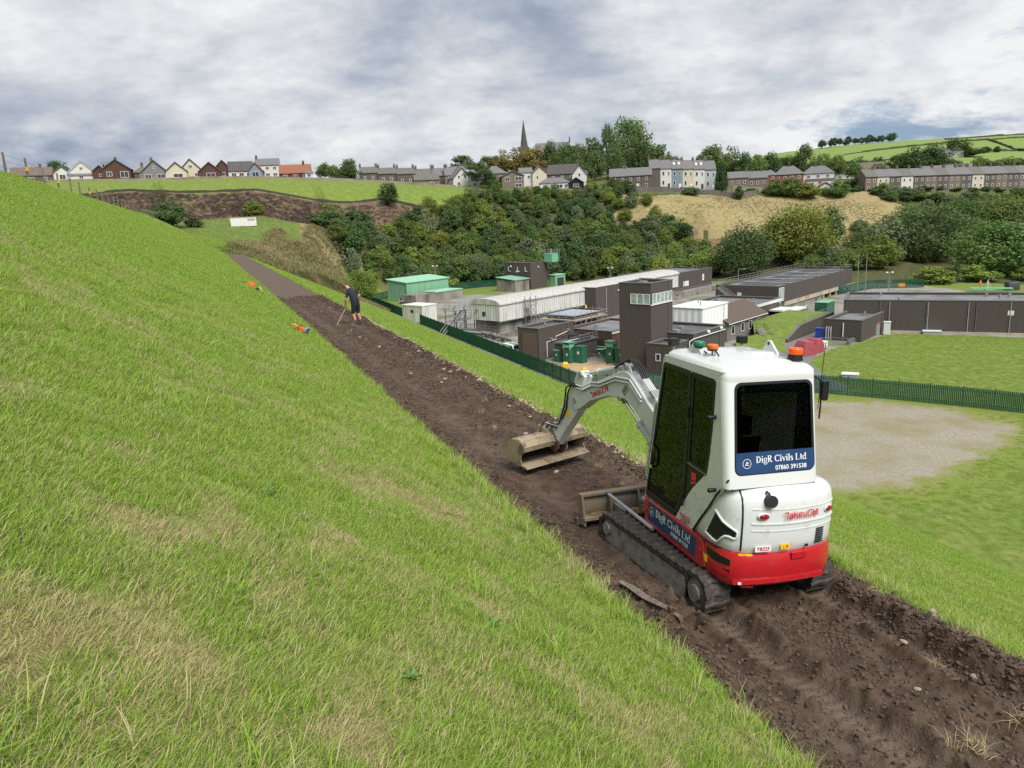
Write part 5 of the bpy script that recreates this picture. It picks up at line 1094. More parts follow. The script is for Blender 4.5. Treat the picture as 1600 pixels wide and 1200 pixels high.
MB().add([(-1.62, -.8, 1.36), (-1.62, .8, 1.36), (-1.06, .74, 1.96), (-1.06, -.74, 1.96)], [(0, 1, 2, 3)]).build('windscreen', M_WIN, t); MB().box(-2.53, -2.45, -.8, .8, .45, .7).build('bumper', M_DARKP, t); MB().box(-2.0, 1.5, -.3, .3, 2.1, 2.18).build('roof_bar', M_GALV, t)
# lamp masts, poles
def mast(label, x, y, h, kind=0, z=None):
    t = thing('lamp_mast', label, 'lamp post', (x, y, gz(x, y) if z is None else z)); MB().cyl((0, 0, 0), (0, 0, h), .11, .07, 8).build('pole', M_GALV, t)
    if kind == 0:
        for k, s in ((h-.3, 1), (h*.55, -1)): MB().bar((-.7, 0, k), (.7, 0, k), .1).build('cross_arm', M_GALV, t)
        for s in (-1, 1): MB().box(s*.7-.25, s*.7+.25, -.2, .2, h-.3, h).build('floodlight', M_WHITEP, t)
    elif kind == 1: MB().bar((0, 0, h), (1.3, 0, h+.1), .08).build('arm', M_GALV, t); MB().box(1.2, 1.9, -.15, .15, h, h+.16).build('lamp_head', M_GALV, t)
mast('lamp mast with floodlights left of the green shed', -41.5, 232, 8.5); mast('lamp mast with floodlights behind the green shed roof', -23, 246, 9.5); mast('lamp post with one arm behind the white clad box', 58.8, 193, 8, 1); mast('tall bare pole at the right end of the aeration tanks', 84.5, 182.5, 11, 2)
mast('camera mast by the orange sign beyond the dark hall', 98.2, 194.5, 5.5); mast('slim post at the edge of the trees left of the orange sign', 90.5, 191, 10.5, 2); mast('lamp post rising beyond the barrel roof', 33, 243, 6.5)
t = thing('warning_sign', 'orange sign board on the green mesh fence', 'sign', (101.6, 196.2, 0), R_(-20)); boxpart('board', mat('orange_sign', (.65, .25, .02), .5), t, 0, 1.5, 0, .06, 1.4, 2.2); boxpart('post', M_GALV, t, .7, .78, .07, .15, 0, 2.2)
# tripod winch and bin beyond the hall
t = thing('tripod_winch', 'white tripod frame beside the worker in orange', 'tripod', (120.3, 189, 0)); 
for a in (0, 120, 240): MB().cyl((0, 0, 2.7), (1.2*math.cos(R_(a)), 1.2*math.sin(R_(a)), 0), .07, n=6).build('leg', M_WHITEP, t)
MB().ball((0, 0, 2.7), .18).build('head', M_GALV, t)
t = thing('black_tank', 'black tank standing right of the tripod', 'tank', (126.5, 189, 0)); MB().loft([[(p[0], p[1], z) for p in rrect(-1.5*k, 1.5*k, -1*k, 1*k, .3*k)] for z, k in ((0, .95), (.2, 1), (1.9, 1), (2.1, .9))], True, True).build('body', M_DARKP, t, 40); MB().cyl((0, 0, 2.1), (0, 0, 2.25), .4, n=12).build('lid', M_DARKP, t, 40)
t = thing('green_trough', 'low pale green platform under the tripod', 'platform', (115, 187.2, 0), R_(-26)); boxpart('deck', M_KIOSKL, t, 0, 9, 0, 2.4, .9, 1.1)
for k in range(4): boxpart('leg', M_GALV, t, .2+k*2.8, .4+k*2.8, .2, .4, 0, .9)
# palisade fences
mb = MB()
for k in range(17): x = .10 + k*.157; mb.add([(x, 0, .08), (x+.062, -.04, .08), (x+.124, 0, .08), (x, 0, 2.28), (x+.062, -.04, 2.40), (x+.124, 0, 2.28)], [(0, 1, 4, 3), (1, 2, 5, 4)])
for z in (.45, 1.95): mb.box(.05, 2.70, .02, .06, z-.03, z+.03)
ME_PALE = mb.mesh('pale_panel', M_PAL); ME_POST = MB().box(-.05, .05, .0, .12, -.3, 2.5).mesh('post', M_PAL)
def palisade(name, label, line, z=None):
    P = [Vector(p) for p in line]; t = thing(name, label, 'fence', (P[0].x, P[0].y, 0))
    for a, b in zip(P[:-1], P[1:]):
        L = (b-a).length; n = max(1, round(L/2.75)); ang = math.atan2(b.y-a.y, b.x-a.x); sx = L/n/2.75
        for i in range(n):
            p, q = a.lerp(b, i/n), a.lerp(b, (i+1)/n); z0 = max(gz(p.x, p.y), 0) if z is None else z
            for nm, me in (('pale_panel', ME_PALE), ('post', ME_POST)):
                o = link(nm, me, t); o.location = (p.x-P[0].x, p.y-P[0].y, z0); o.rotation_euler = (0, 0, ang); o.scale = (sx if nm == 'pale_panel' else 1, 1, 1)
fl = xy(232, 45.6); fr = xy(92, 46.4)
palisade('palisade_fence', 'dark green palisade fence along the toe of the dam', [fl, fr])
palisade('palisade_fence', 'dark green palisade fence between the gravel pad and the lawn', [(fr[0]+.1, fr[1]-.1), (19.3, 100.2), (29.8, 97.2), (39.7, 93.6), (46.7, 88.5), (52, 84.3), (56.7, 80.2), (64.8, 72.8), (82, 57)])
palisade('palisade_fence', 'dark green palisade fence at the back of the works under the wood', [fl, (-36, 248), (-8, 266), (14, 270)])
palisade('palisade_fence', 'green palisade fence beyond the aeration tanks under the trees', [(86, 196), (100, 206), (112, 203)])

# ------------------------------------------------------------------ the village on the skyline
def wallm(n, c, c2=None, s=1.2): return mat('wall_' + n, c, .9, c2 or tuple(q*.8 for q in c), s, 5, .3, 5, col3=tuple(q*.9 for q in c), scale3=.3, spec=.15)
WM = dict(white=wallm('white', (.60, .60, .57)), cream=wallm('cream', (.56, .51, .40)), brick=wallm('brick', (.10, .058, .046)), red=wallm('red_brick', (.26, .095, .070)), stone=wallm('stone', (.20, .165, .125), (.13, .108, .085), 2.5),
          dstone=wallm('dark_stone', (.13, .115, .10), (.085, .076, .066), 2.5), grey=wallm('grey_render', (.20, .205, .215)), bluegrey=wallm('blue_grey_render', (.22, .265, .31)), pale=wallm('pale_grey_render', (.40, .44, .46)), black=wallm('black_timber', (.025, .024, .024)))
RM = dict(slate=mat('slate_roof', (.115, .115, .122), .7, (.155, .152, .155), 1.5, 5, .4, 6, stretch=(1, 2, 2)), dark=mat('dark_tile_roof', (.055, .052, .052), .8, (.085, .08, .078), 1.5, 5, .4, 6), brown=mat('brown_tile_roof', (.115, .088, .072), .85, (.15, .118, .095), 1.5, 5, .4, 6),
          red=mat('red_tile_roof', (.25, .095, .058), .8, (.20, .08, .05), 1.2, 5, .4, 6), moss=mat('mossy_slate_roof', (.135, .128, .11), .85, (.10, .10, .092), 1.2, 5, .4, 6))
M_POT = mat('chimney_pot', (.25, .12, .07), .9)
WMESH = {}
def hwin(par, x, z, w, h, y=0, rz=0, m=None):
    k = (round(w, 2), round(h, 2), m)
    if k not in WMESH:
        mb = MB(); o = [(-w/2, 0), (w/2, 0), (w/2, h), (-w/2, h)]; f = .12; i = [(-w/2+f, f), (w/2-f, f), (w/2-f, h-f), (-w/2+f, h-f)]; g = lambda p, q, t: (p, -t, q)
        mb.ring(o, i, 0, .09, g); mb.prism(i, .0, .03, g, 1)
        if w > 1.1: mb.prism([(-.05, f), (.05, f), (.05, h-f), (-.05, h-f)], .03, .08, g)
        WMESH[k] = mb.mesh('window', [m or M_WFR, M_WIN])
    o = link('window', WMESH[k], par); o.location = (x, y-.01, z); o.rotation_euler = (0, 0, rz); return o
def chimney(par, x, y, z0, z1, m, pots=2):
    c = MB().box(x-.45, x+.45, y-.4, y+.4, z0, z1).box(x-.55, x+.55, y-.5, y+.5, z1, z1+.15).build('chimney', m, par)
    for k in range(pots): MB().cyl((x-.25+.5*k, y, z1+.15), (x-.25+.5*k, y, z1+.75), .14, .11, 8).build('pot', M_POT, c)
def house(label, x, y, w, d, he, hr, style, wall, roof, rz=0, wins=(), ch=(), door=None, name='house', cat='house', group=None, ext=(), side=(), skylights=0, dz=0.0):
    """x, y: middle of the front; front faces -y before turning by rz. wins: (x, z, w, h); side: same on the right flank"""
    c, s = math.cos(R_(rz)), math.sin(R_(rz)); zs = [gz(x + px*c - py*s, y + px*s + py*c) for px in (-w/2, w/2) for py in (0, d)]
    t = thing(name, label, cat, (x, y, max(min(zs), sum(zs)/4 - 1) + dz), R_(rz), group); wm, rm = WM[wall], RM[roof]; e = .35; th = .22
    mb = MB()
    if style == 'gable':
        mb.prism([(-w/2, -3), (w/2, -3), (w/2, he), (0, hr), (-w/2, he)], 0, d, lambda p, q, k: (p, k, q)).build('wall', wm, t)
        k = (hr-he)/(w/2); rb = MB().prism([(-w/2-e, he-e*k), (0, hr), (w/2+e, he-e*k), (w/2+e, he-e*k+th), (0, hr+th*1.2), (-w/2-e, he-e*k+th)], -e, d+e, lambda p, q, u: (p, u, q)).build('roof', rm, t)
        for sgn in (-1, 1): MB().prism([(0, hr+.02), (sgn*(w/2+e), he-e*k+.02), (sgn*(w/2+e), he-e*k-.22), (0, hr-.24)], -e-.06, -e, lambda p, q, u: (p, u, q)).build('bargeboard', M_WFR if wall == 'white' and w > 8 else M_DARKP, rb)
    elif style == 'side':
        mb.prism([(0, -3), (d, -3), (d, he), (d/2, hr), (0, he)], -w/2, w/2, lambda p, q, k: (k, p, q)).build('wall', wm, t)
        k = (hr-he)/(d/2); MB().prism([(-e, he-e*k), (d/2, hr), (d+e, he-e*k), (d+e, he-e*k+th), (d/2, hr+th*1.2), (-e, he-e*k+th)], -w/2-.02, w/2+.02, lambda p, q, u: (u, p, q)).build('roof', rm, t)
        for q in range(skylights): xx = -w/2 + w*(q+.6)/(skylights+.2); zz = he + (hr-he)*.5; MB().prism([(d*.20, he+(hr-he)*.4+th+.05), (d*.34, he+(hr-he)*.68+th+.05), (d*.34, he+(hr-he)*.68+th+.12), (d*.20, he+(hr-he)*.4+th+.12)], xx-.4, xx+.4, lambda p, q_, u: (u, p, q_)).build('skylight', M_WHITEP, t)
    else:
        mb.box(-w/2, w/2, 0, d, -3, he).build('wall', wm, t); rl = max(.1, w/2 - d/2*.9)
        v = [(-w/2-e, -e, he), (w/2+e, -e, he), (w/2+e, d+e, he), (-w/2-e, d+e, he), (-rl, d/2, hr), (rl, d/2, hr)]
        MB().add(v + [(a, b, c_-.18) for a, b, c_ in v[:4]], [(0, 1, 5, 4), (1, 2, 5), (2, 3, 4, 5), (3, 0, 4), (6, 7, 1, 0), (7, 8, 2, 1), (8, 9, 3, 2), (9, 6, 0, 3), (9, 8, 7, 6)]).build('roof', rm, t)
    for q in wins: hwin(t, *q)
    for q in side: hwin(t, w/2, q[1], q[2], q[3], q[0], R_(90))
    for o in t.children:
        if o.name.startswith('window') and abs(o.rotation_euler.z) > 1: o.location = (w/2 + .01, o.location.y, o.location.z)
    if door is not None: MB().box(door-.5, door+.5, -.06, 0, 0, 2.1).build('door', M_DARKP if wall == 'white' else M_WFR, t)
    for cx_, cy_ in ch:
        top = (hr + .5) if style == 'side' else hr + .3; chimney(t, cx_, cy_, he, top + .7, WM['brick'] if wall in ('brick', 'red') else WM['dstone'])
    for (x0, x1, yd, z1, wn_, rf) in ext:      # lean-to or porch in front
        q = MB().box(x0, x1, -yd, -.02, -3, z1).build('porch', WM[wn_], t); MB().prism([(-yd-.25, z1), (.0, z1+.9), (.0, z1+1.05), (-yd-.25, z1+.15)], x0-.2, x1+.2, lambda p, q_, u: (u, p, q_)).build('porch_roof', RM[rf], q)
        hwin(q, (x0+x1)/2, .8, min(1.6, (x1-x0)*.5), 1.3, -yd)
    return t
def row2(n, z, w, h, span): return [(-span/2 + span*(k+.5)/n, z, w, h) for k in range(n)]
B = 'bungalows along the green field'
house('low bungalow with grey brown roof behind the fence posts, leftmost', -190.5, 319, 15, 9, 3.0, 6.2, 'side', 'dstone', 'brown', 24, row2(3, .9, 1.6, 1.3, 14), [(3, 4.5)], group=B)
house('narrow white gabled bungalow, leftmost of the two white ones', -176.4, 316, 6.2, 9, 3.6, 6.0, 'gable', 'white', 'brown', 24, [(0, .8, 2.2, 2.0)], group=B)
house('white gabled bungalow with broad glazed front', -169.6, 318, 10, 10, 3.4, 7.8, 'gable', 'white', 'dark', 22, [(-2.8, .5, 2.6, 2.0), (2.6, .5, 3.2, 2.0), (0, 4.3, 1.2, 1.2)], ext=((-5, 4.6, 1.6, 1.9, 'white', 'slate'),), group=B)
house('small brick outbuilding left of the brown brick house', -162.4, 318, 5.2, 6, 3.6, 5.8, 'gable', 'brick', 'dark', 20, [(.6, 1.4, 1.8, 1.2)], name='outbuilding', cat='outbuilding')
t = house('brown brick house with a boxy grey dormer', -154.6, 316, 10.4, 9, 4.4, 8.0, 'gable', 'brick', 'dark', 19, [(-2.6, 1.6, 2.0, 1.8), (2.8, 1.0, 3.0, 2.4)], [(-.5, 6)], group=B)
MB().box(-5.4, -2.6, 1.5, 6, 4.2, 7.2).build('dormer', WM['grey'], t); hwin(t, -4.0, 5.0, 2.2, 1.6, 1.48)
house('small hipped bungalow tucked behind the brown brick house', -148.2, 324, 6.4, 7, 2.8, 5.6, 'hip', 'dstone', 'brown', 18, [(0, .9, 1.6, 1.2)], [(0, 3.5)], group=B)
house('grey gabled bungalow with twin windows below', -140.4, 318, 10, 9, 3.0, 7.6, 'gable', 'grey', 'brown', 18, [(-2.4, .6, 2.4, 1.5), (2.4, .6, 3.0, 1.5), (0, 4.2, .9, .9)], [(-1, 4.5)], group=B)
house('cream gabled bungalow, left one of the cream pair', -132.4, 320, 8, 9, 3.2, 6.6, 'gable', 'cream', 'dark', 18, [(.6, .6, 3.6, 1.6)], group=B)
house('cream gabled bungalow, right one of the cream pair', -128.0, 324, 8.6, 9, 3.4, 7.8, 'gable', 'cream', 'dark', 18, [(0, 4.2, 1.6, 1.2), (2.2, .8, 1.8, 1.4)], group=B)
house('brown gabled bungalow, left one of the brown pair', -119.6, 322, 8.6, 9, 2.8, 6.4, 'gable', 'brick', 'brown', 17, [(.4, .6, 3.4, 1.6)], group=B)
house('brown gabled bungalow, right one of the brown pair', -115.6, 326, 8.4, 9, 3.0, 7.2, 'gable', 'brick', 'brown', 16, [(-.4, .8, 2.6, 1.6), (2.6, .8, 1.2, 1.4)], group=B)
house('bungalow with long dark roof and pale base beside the brown pair', -108.0, 326, 10, 8, 3.0, 6.8, 'side', 'white', 'dark', 20, row2(3, .8, 2.0, 1.4, 9), group=B)
house('small gabled house with blue windows and red roof edge', -101.6, 324, 5.4, 8, 3.2, 6.2, 'gable', 'bluegrey', 'red', 12, [(0, .6, 2.8, 2.0)], group=B)
house('white two storey house with slate roof behind the small gabled one', -99.2, 333, 10, 8, 5.6, 8.2, 'side', 'white', 'slate', 12, row2(3, 3.6, 1.5, 1.2, 9) + row2(3, .9, 1.7, 1.3, 9), [(-4.4, 4)], group=B)
house('bungalow with bright red tiled roof', -85.8, 326, 13, 9, 2.8, 6.2, 'side', 'brick', 'red', 12, row2(3, .8, 1.8, 1.3, 12), [(3.4, 4.5)], ext=((4, 7.2, 2.6, 2.2, 'white', 'slate'),), group=B)
# stepped stone row with many chimneys
for i, (x, hh) in enumerate(((-58.6, 5.4), (-50.6, 5.6), (-42.4, 6.2), (-34.2, 6.6))):
    house('dark stone terrace house with chimneys, number %s from the left in the chimney row' % ('one', 'two', 'three', 'four')[i], x, 345 + i*.6, 8.1, 8, hh - 1.6, hh + .9, 'side', 'dstone', 'moss', 10, row2(2, 1.0, 1.0, 1.3, 7), [(-3.6, 4), (3.4, 4)], group='chimney row')
house('low stone barn in front of the chimney row', -32.2, 334, 11, 6, 2.8, 4.9, 'side', 'stone', 'moss', 12, [(2, .6, 1.4, 1.2)], name='barn', cat='barn')
for i, (x, y, wl, g) in enumerate(((-27.5, 350, 'dstone', 6.2), (-22.0, 347, 'stone', 6.0), (-19.0, 352, 'dstone', 6.6))):
    house(('tall dark stone house with chimneys behind the low barn', 'stone house with white porch right of the low barn', 'dark stone house behind the white cottages')[i], x, y, 7, 8, g - 1, g + 2.2, 'side', wl, 'slate', 8, row2(2, 3.0, 1.0, 1.3, 6) + row2(2, .6, 1.0, 1.3, 6), [(-3, 4), (3, 4)])
house('white cottage with steep slate roof left of the flat-topped tree', -17.6, 342, 8, 8, 3.8, 8.0, 'gable', 'white', 'slate', 22, [(-1.4, 3.6, 1.0, 1.2), (1.4, 3.6, 1.0, 1.2), (-1.6, .6, 1.4, 1.4)])
house('low white cottage behind the flat-topped tree', -9.8, 340, 7.6, 7, 3.4, 6.2, 'side', 'white', 'slate', 10, row2(3, .8, 1.1, 1.4, 7))
house('stone house with hipped slate roof right of the flat-topped tree', -3.0, 347, 10, 9, 6.0, 9.4, 'hip', 'stone', 'slate', 6, row2(2, 3.4, 1.1, 1.4, 9) + row2(3, .6, 1.1, 1.4, 9))
house('stone house with two gabled bays and wide windows', 4.6, 340, 9.6, 8, 5.2, 7.4, 'gable', 'stone', 'slate', 6, [(-2.4, 3.0, 2.2, 1.8), (2.4, 3.2, 3.0, 1.6), (2.4, .4, 3.0, 1.5)])
house('white house with plain side beside the bay windowed stone house', 10.6, 344, 6, 8, 6.2, 8.2, 'side', 'white', 'slate', 4, [(1, 3.6, 1.1, 1.3)])
house('cream gabled house with few windows left of the dark roofed house', 16.4, 343, 6.4, 9, 6.0, 8.8, 'gable', 'cream', 'slate', 4, [(-1, 3.4, 1.0, 1.3), (1.2, .9, .9, 1.2)], [(0, 8)])
house('house with dark roof and white gable end on the right', 26.6, 347, 14, 9, 5.4, 9.4, 'side', 'dstone', 'dark', -12, row2(3, 3.2, 1.2, 1.3, 12), [(6.4, 4.5)], ext=())
house('white house with tall gable beside the dark roofed house', 34.0, 344.5, 6.4, 8, 5.2, 9.2, 'gable', 'white', 'dark', -6, [(0, 4.2, 1.0, 1.4)])
house('low white bungalow with arched gable window and grey roof', 22.2, 335, 12.6, 7, 3.0, 5.2, 'hip', 'white', 'slate', -4, [(-4, .6, 1.6, 1.6), (-1.2, .6, 1.2, 2.0), (2.2, .6, 2.8, 1.6), (5, .6, 1.4, 1.6)])
house('black timber garage on the bank right of the low white bungalow', 31.4, 333.5, 6.2, 6, 3.2, 5.2, 'gable', 'black', 'slate', -8, [(0, 1.4, 2.4, 1.2)], name='garage', cat='garage')
house('long dark stone house with slate roof left of the painted terrace', 55.6, 339, 18.5, 9, 5.6, 8.8, 'side', 'dstone', 'slate', -10, row2(5, 3.4, 1.1, 1.3, 17) + row2(5, .6, 1.1, 1.4, 17), [(-2.5, 4.5)], door=3)
# painted terrace
for i, (wl, lb) in enumerate((('dstone', 'dark stone end house of the painted terrace'), ('white', 'white house of the painted terrace next to the stone end'), ('bluegrey', 'blue grey house of the painted terrace'), ('cream', 'cream house of the painted terrace right of the blue grey one'), ('white', 'white house in the right half of the painted terrace'), ('pale', 'pale grey house at the conifer end of the painted terrace'))):
    house(lb, 66.6 + i*4.75, 341 - i*.45, 4.75, 9.5, 8.6, 12.2, 'side', wl, 'slate', -5.4, [(-1.1, 5.6, 1.05, 1.7), (-1.1, 1.6, 1.05, 1.9), (1.2, 5.6, .8, 1.5)] if i else [], [(-2.2, 4.75)], group='painted terrace', skylights=2 if i in (2, 4) else 0, door=1.3 if i else None)
t = house('stone bungalow with slate roof right of the dark conifer', 104.6, 346, 9, 8, 4.6, 7.2, 'side', 'stone', 'slate', -12, row2(3, 1.9, 1.0, 1.4, 8), [(3.8, 4)]); house('longer stone bungalow left of the red brick houses', 113.2, 346, 9, 8, 4.8, 7.6, 'side', 'stone', 'slate', -12, row2(3, 1.9, 1.0, 1.4, 8), [(2, 4)])
house('red brick house partly hidden behind the stone bungalow', 121.4, 353, 6.5, 8, 5.0, 7.6, 'hip', 'red', 'slate', -14, [(1, 3.0, 1.2, 1.3), (1, .5, 1.4, 1.3)])
house('red brick semi with hipped roof and pale window bay', 129.6, 353, 12.6, 9, 5.4, 9.2, 'hip', 'red', 'slate', -18, row2(4, 3.2, 1.3, 1.4, 12) + row2(3, .5, 1.8, 1.4, 11), [(0, 4.5)])
house('white detached house with hipped roof and dark conservatory band', 143.0, 353, 13.6, 9, 5.6, 9.0, 'hip', 'white', 'slate', -18, row2(3, 3.6, 1.4, 1.3, 12), [(-1, 4.5)], ext=((-5, 6.4, 2.4, 2.2, 'white', 'dark'),))
house('small red roofed hut below the white detached house', 141.6, 341, 4.4, 4, 2.2, 3.4, 'gable', 'white', 'red', -10, [(0, .6, 1.2, 1.0)], name='hut', cat='hut')
house('white gabled house seen over the roofs right of the white detached house', 190.0, 402, 13, 10, 5.0, 8.6, 'side', 'white', 'brown', -20, row2(3, 2.8, 1.3, 1.3, 11)); house('low house with dark roof left of the distant white gabled house', 174, 392, 12, 9, 3.4, 6.6, 'side', 'white', 'slate', -20, row2(3, .8, 1.3, 1.3, 11)); house('grey roofed house behind the left end of the long terrace', 176, 362, 12, 9, 4.6, 7.8, 'hip', 'stone', 'slate', -16, row2(3, 2.6, 1.1, 1.3, 10))
# long terrace on the right
LT = [('stone', 'stone'), ('cream', 'cream'), ('dstone', 'dark stone with red patch'), ('white', 'bright white'), ('dstone', 'dark stone'), ('stone', 'stone'), ('dstone', 'dark stone'), ('stone', 'stone'), ('dstone', 'dark stone'), ('cream', 'pale yellow'), ('dstone', 'dark stone'), ('stone', 'stone'), ('dstone', 'dark stone with white windows'), ('stone', 'stone'), ('dstone', 'dark stone')]
ORD = ('leftmost', 'second', 'third', 'fourth', 'fifth', 'sixth', 'seventh', 'eighth', 'ninth', 'tenth', 'eleventh', 'twelfth', 'thirteenth', 'fourteenth', 'fifteenth')
for i, (wl, nm) in enumerate(LT):
    w_ = 5.35; x = 158.8 + i*w_; wins = [(-1.3, 5.2, .95, 1.25), (1.3, 5.2, .95, 1.25), (-1.3, 2.2, .95, 1.25), (1.3, 2.2, .95, 1.25)] + ([(.6, -.6, 1.0, 1.2)] if i in (0, 2, 7, 12) else [])
    t = house('%s house, %s from the left in the long terrace' % (nm, ORD[i]), x, 335 + i*.35, w_, 9, 7.6, 10.6, 'side', wl, 'slate' if i % 3 else 'moss', 3.8, wins, [(-2.5, 4.5)] if i else [], group='long stone terrace')
    t.location.z = 25.6 - i*.09
    if i == 2: MB().box(-2.4, .9, -1.2, -.02, -2, 3.9).build('red_extension', WM['red'], t)
house('dark roofed house on the slope above the long terrace', 251, 432, 17, 10, 4.6, 8.6, 'side', 'dstone', 'slate', -26, row2(3, 2.2, 1.2, 1.3, 14))
house('stone house with a long slate roof behind the long terrace', 226, 402, 16, 10, 4.0, 7.4, 'side', 'stone', 'slate', -22, row2(3, 1.2, 1.2, 1.3, 14))
house('farmhouse with white gable on the green hill', 447, 770, 14, 12, 5.5, 10.5, 'gable', 'white', 'slate', -34, [(-2, 2, 1.5, 1.6), (2, 2, 1.5, 1.6)], name='farmhouse'); house('long grey barn beside the hill farmhouse', 432, 775, 24, 13, 4.5, 9.5, 'side', 'grey', 'slate', -30, (), name='barn', cat='barn'); house('lower farm shed left of the grey barn on the hill', 416, 768, 16, 10, 3.5, 7, 'side', 'dstone', 'slate', -30, (), name='farm_shed', cat='shed')
# church
zc_ = gz(28, 452); t = thing('church', 'stone church with a tall slender spire on the wooded hill', 'church', (13.4, 452, zc_), R_(-8))
MB().box(-2.6, 2.6, -2.6, 2.6, -2, 15.5).build('tower', WM['dstone'], t); sp = MB().loft([[(2.5*k*math.cos(R_(a)), 2.5*k*math.sin(R_(a)), z) for a in range(22, 382, 45)] for z, k in ((15.5, .9), (30.5, .02))], True, True).build('spire', RM['dark'], t)
for a in range(4): MB().loft([[(2.2*math.cos(R_(45+90*a)) + .45*k*i, 2.2*math.sin(R_(45+90*a)) + .45*k*j, z) for i, j in ((-1,-1),(1,-1),(1,1),(-1,1))] for z, k in ((15.5, 1), (18.5, .05))], True, True).build('pinnacle', WM['dstone'], t)
MB().prism([(-4.5, -2), (4.5, -2), (4.5, 10.5), (0, 16.5), (-4.5, 10.5)], 6.5, 26, lambda p, q, k: (k, p, q)).build('nave', WM['dstone'], t); MB().prism([(-5, 10.3), (0, 16.6), (5, 10.3), (5, 10.6), (0, 17), (-5, 10.6)], 6.3, 26.2, lambda p, q, k: (k, p, q)).build('nave_roof', RM['slate'], t); MB().prism([(-.8, 17), (.8, 17), (.8, 18.6), (0, 19.6), (-.8, 18.6)], 25.6, 26.3, lambda p, q, k: (k, p, q)).build('bellcote', WM['dstone'], t)
for k in range(4): hwin(t, 9 + k*4.4, 4, 1.2, 4, -4.52)
# field walls and garden fences, drystone wall below the painted terrace
def wall_line(name, label, pts, h, w, m, cat='wall'):
    mb = MB(); P = []
    for a, b in zip(pts[:-1], pts[1:]):
        n = max(2, int(math.dist(a, b)/4)); P += [(a[0]+(b[0]-a[0])*i/n, a[1]+(b[1]-a[1])*i/n) for i in range(n)]
    P.append(pts[-1])
    for a, b in zip(P[:-1], P[1:]): hh = h*random.uniform(.85, 1.15); mb.bar((*a, gz(*a) + hh/2 - .2), (*b, gz(*b) + hh/2 - .2), w, hh + .4)
    tag(mb.build(name, m), label, cat)
M_DRY = mat('drystone', (.16, .145, .125), .95, (.10, .09, .08), 1.5, 5, .8, 4)
wall_line('drystone_wall', 'dark drystone wall below the painted terrace and conifer', [(46, 333), (62, 334), (80, 332), (92, 329), (98, 326), (108, 331)], 2.0, .7, M_DRY)
wall_line('garden_fence', 'pale timber fence below the stone bungalows', [(100, 338), (118, 339), (126, 336)], 2.2, .15, mat('old_timber', (.26, .235, .20), .9, (.20, .18, .15), 2), 'fence')
wall_line('field_wall', 'low timber and stone boundary along the foot of the bungalow gardens', [(-200, 308), (-138, 312.5), (-104, 317), (-82, 321), (-62, 327), (-44, 333), (-20, 333)], .8, .25, mat('garden_boundary', (.19, .15, .115), .9, (.27, .235, .19), .3, 3), 'fence')
wall_line('field_fence_line', 'dark fence line along the near edge of the green field', [(-230, 251), (-164, 256), (-124, 261), (-83, 264.5), (-45, 291.5), (-12, 307)], .9, .12, mat('dark_fence', (.06, .05, .04), .9), 'fence')
for x, y, h, lb in ((110.5, 270, 9, 'slender wooden pole at the foot of the straw field'), (63.4, 322, 9.5, 'slender wooden pole by the painted terrace wall'), (27, 300, 4.5, 'pale post above the wooded bank'), (-31, 342, 9, 'wooden pole rising over the chimney row')):
    t = thing('utility_pole', lb, 'pole', (x, y, gz(x, y))); MB().cyl((0, 0, -.3), (0, 0, h), .16, .11, 8).build('shaft', M_BARK, t); MB().bar((-.8, 0, h-.4), (.8, 0, h-.4), .12).build('cross_arm', M_BARK, t)
# crest fence of leaning posts and wire on the dam
t = thing('crest_fence', 'weathered post and wire fence climbing the dam crest at the left', 'fence', (*xy(20, -10.2), 27.8)); ox, oy, oz = t.location
M_POST = mat('weathered_post', (.135, .115, .092), .9, (.20, .175, .145), 5, 5, .5, 20, stretch=(1, 1, .3)); M_WIRE = mat('wire', (.30, .30, .29), .5, metal=.5); tops = []
us = [21.5, 24.6, 28.6, 33, 38, 43.5, 49, 55, 61, 67.5] + list(np.arange(74, 260, 6.5))
for k, u in enumerate(us):
    v = -10.15 + random.uniform(-.08, .08); px_, py_ = xy(u, v); h = random.uniform(1.25, 1.5) if k else 1.75; lx, ly = random.uniform(-.10, .06), random.uniform(-.05, .05)
    b = Vector((px_-ox, py_-oy, -.35)); tp = b + Vector((lx, ly, h + .35)); tops.append((b, tp)); MB().tube([b, b.lerp(tp, .5), tp], [.075, .072, .068], 8).build('post', M_POST, t, 50)
for f in (.45, .68, .9):
    mb = MB()
    for (b0, t0), (b1, t1) in zip(tops[:-1], tops[1:]): mb.cyl(b0.lerp(t0, f), b1.lerp(t1, f), .012, n=4, cap=False)
    mb.build('wire', M_WIRE, t)
for k in (6, 8, 10, 13): b0, t0 = tops[k]; MB().box(-.10, .10, -.02, .02, -.13, .13).build('yellow_tag', M_YEL, t).location = b0.lerp(t0, .6) + Vector((.1, -.12, 0))
rb_ = np.random.default_rng(9)
for k in range(5):
    px_, py_ = xy(22 + k*5 + rb_.uniform(-1, 1), -10.9); plant('crest_bush', 'scrubby bush behind the posts on the dam crest', 'bush', 'bushes on the dam crest', px_, py_, rb_.uniform(.9, 1.5), rb_.uniform(1.8, 3), 'bush', 'grey', 0, .15, 27.75)
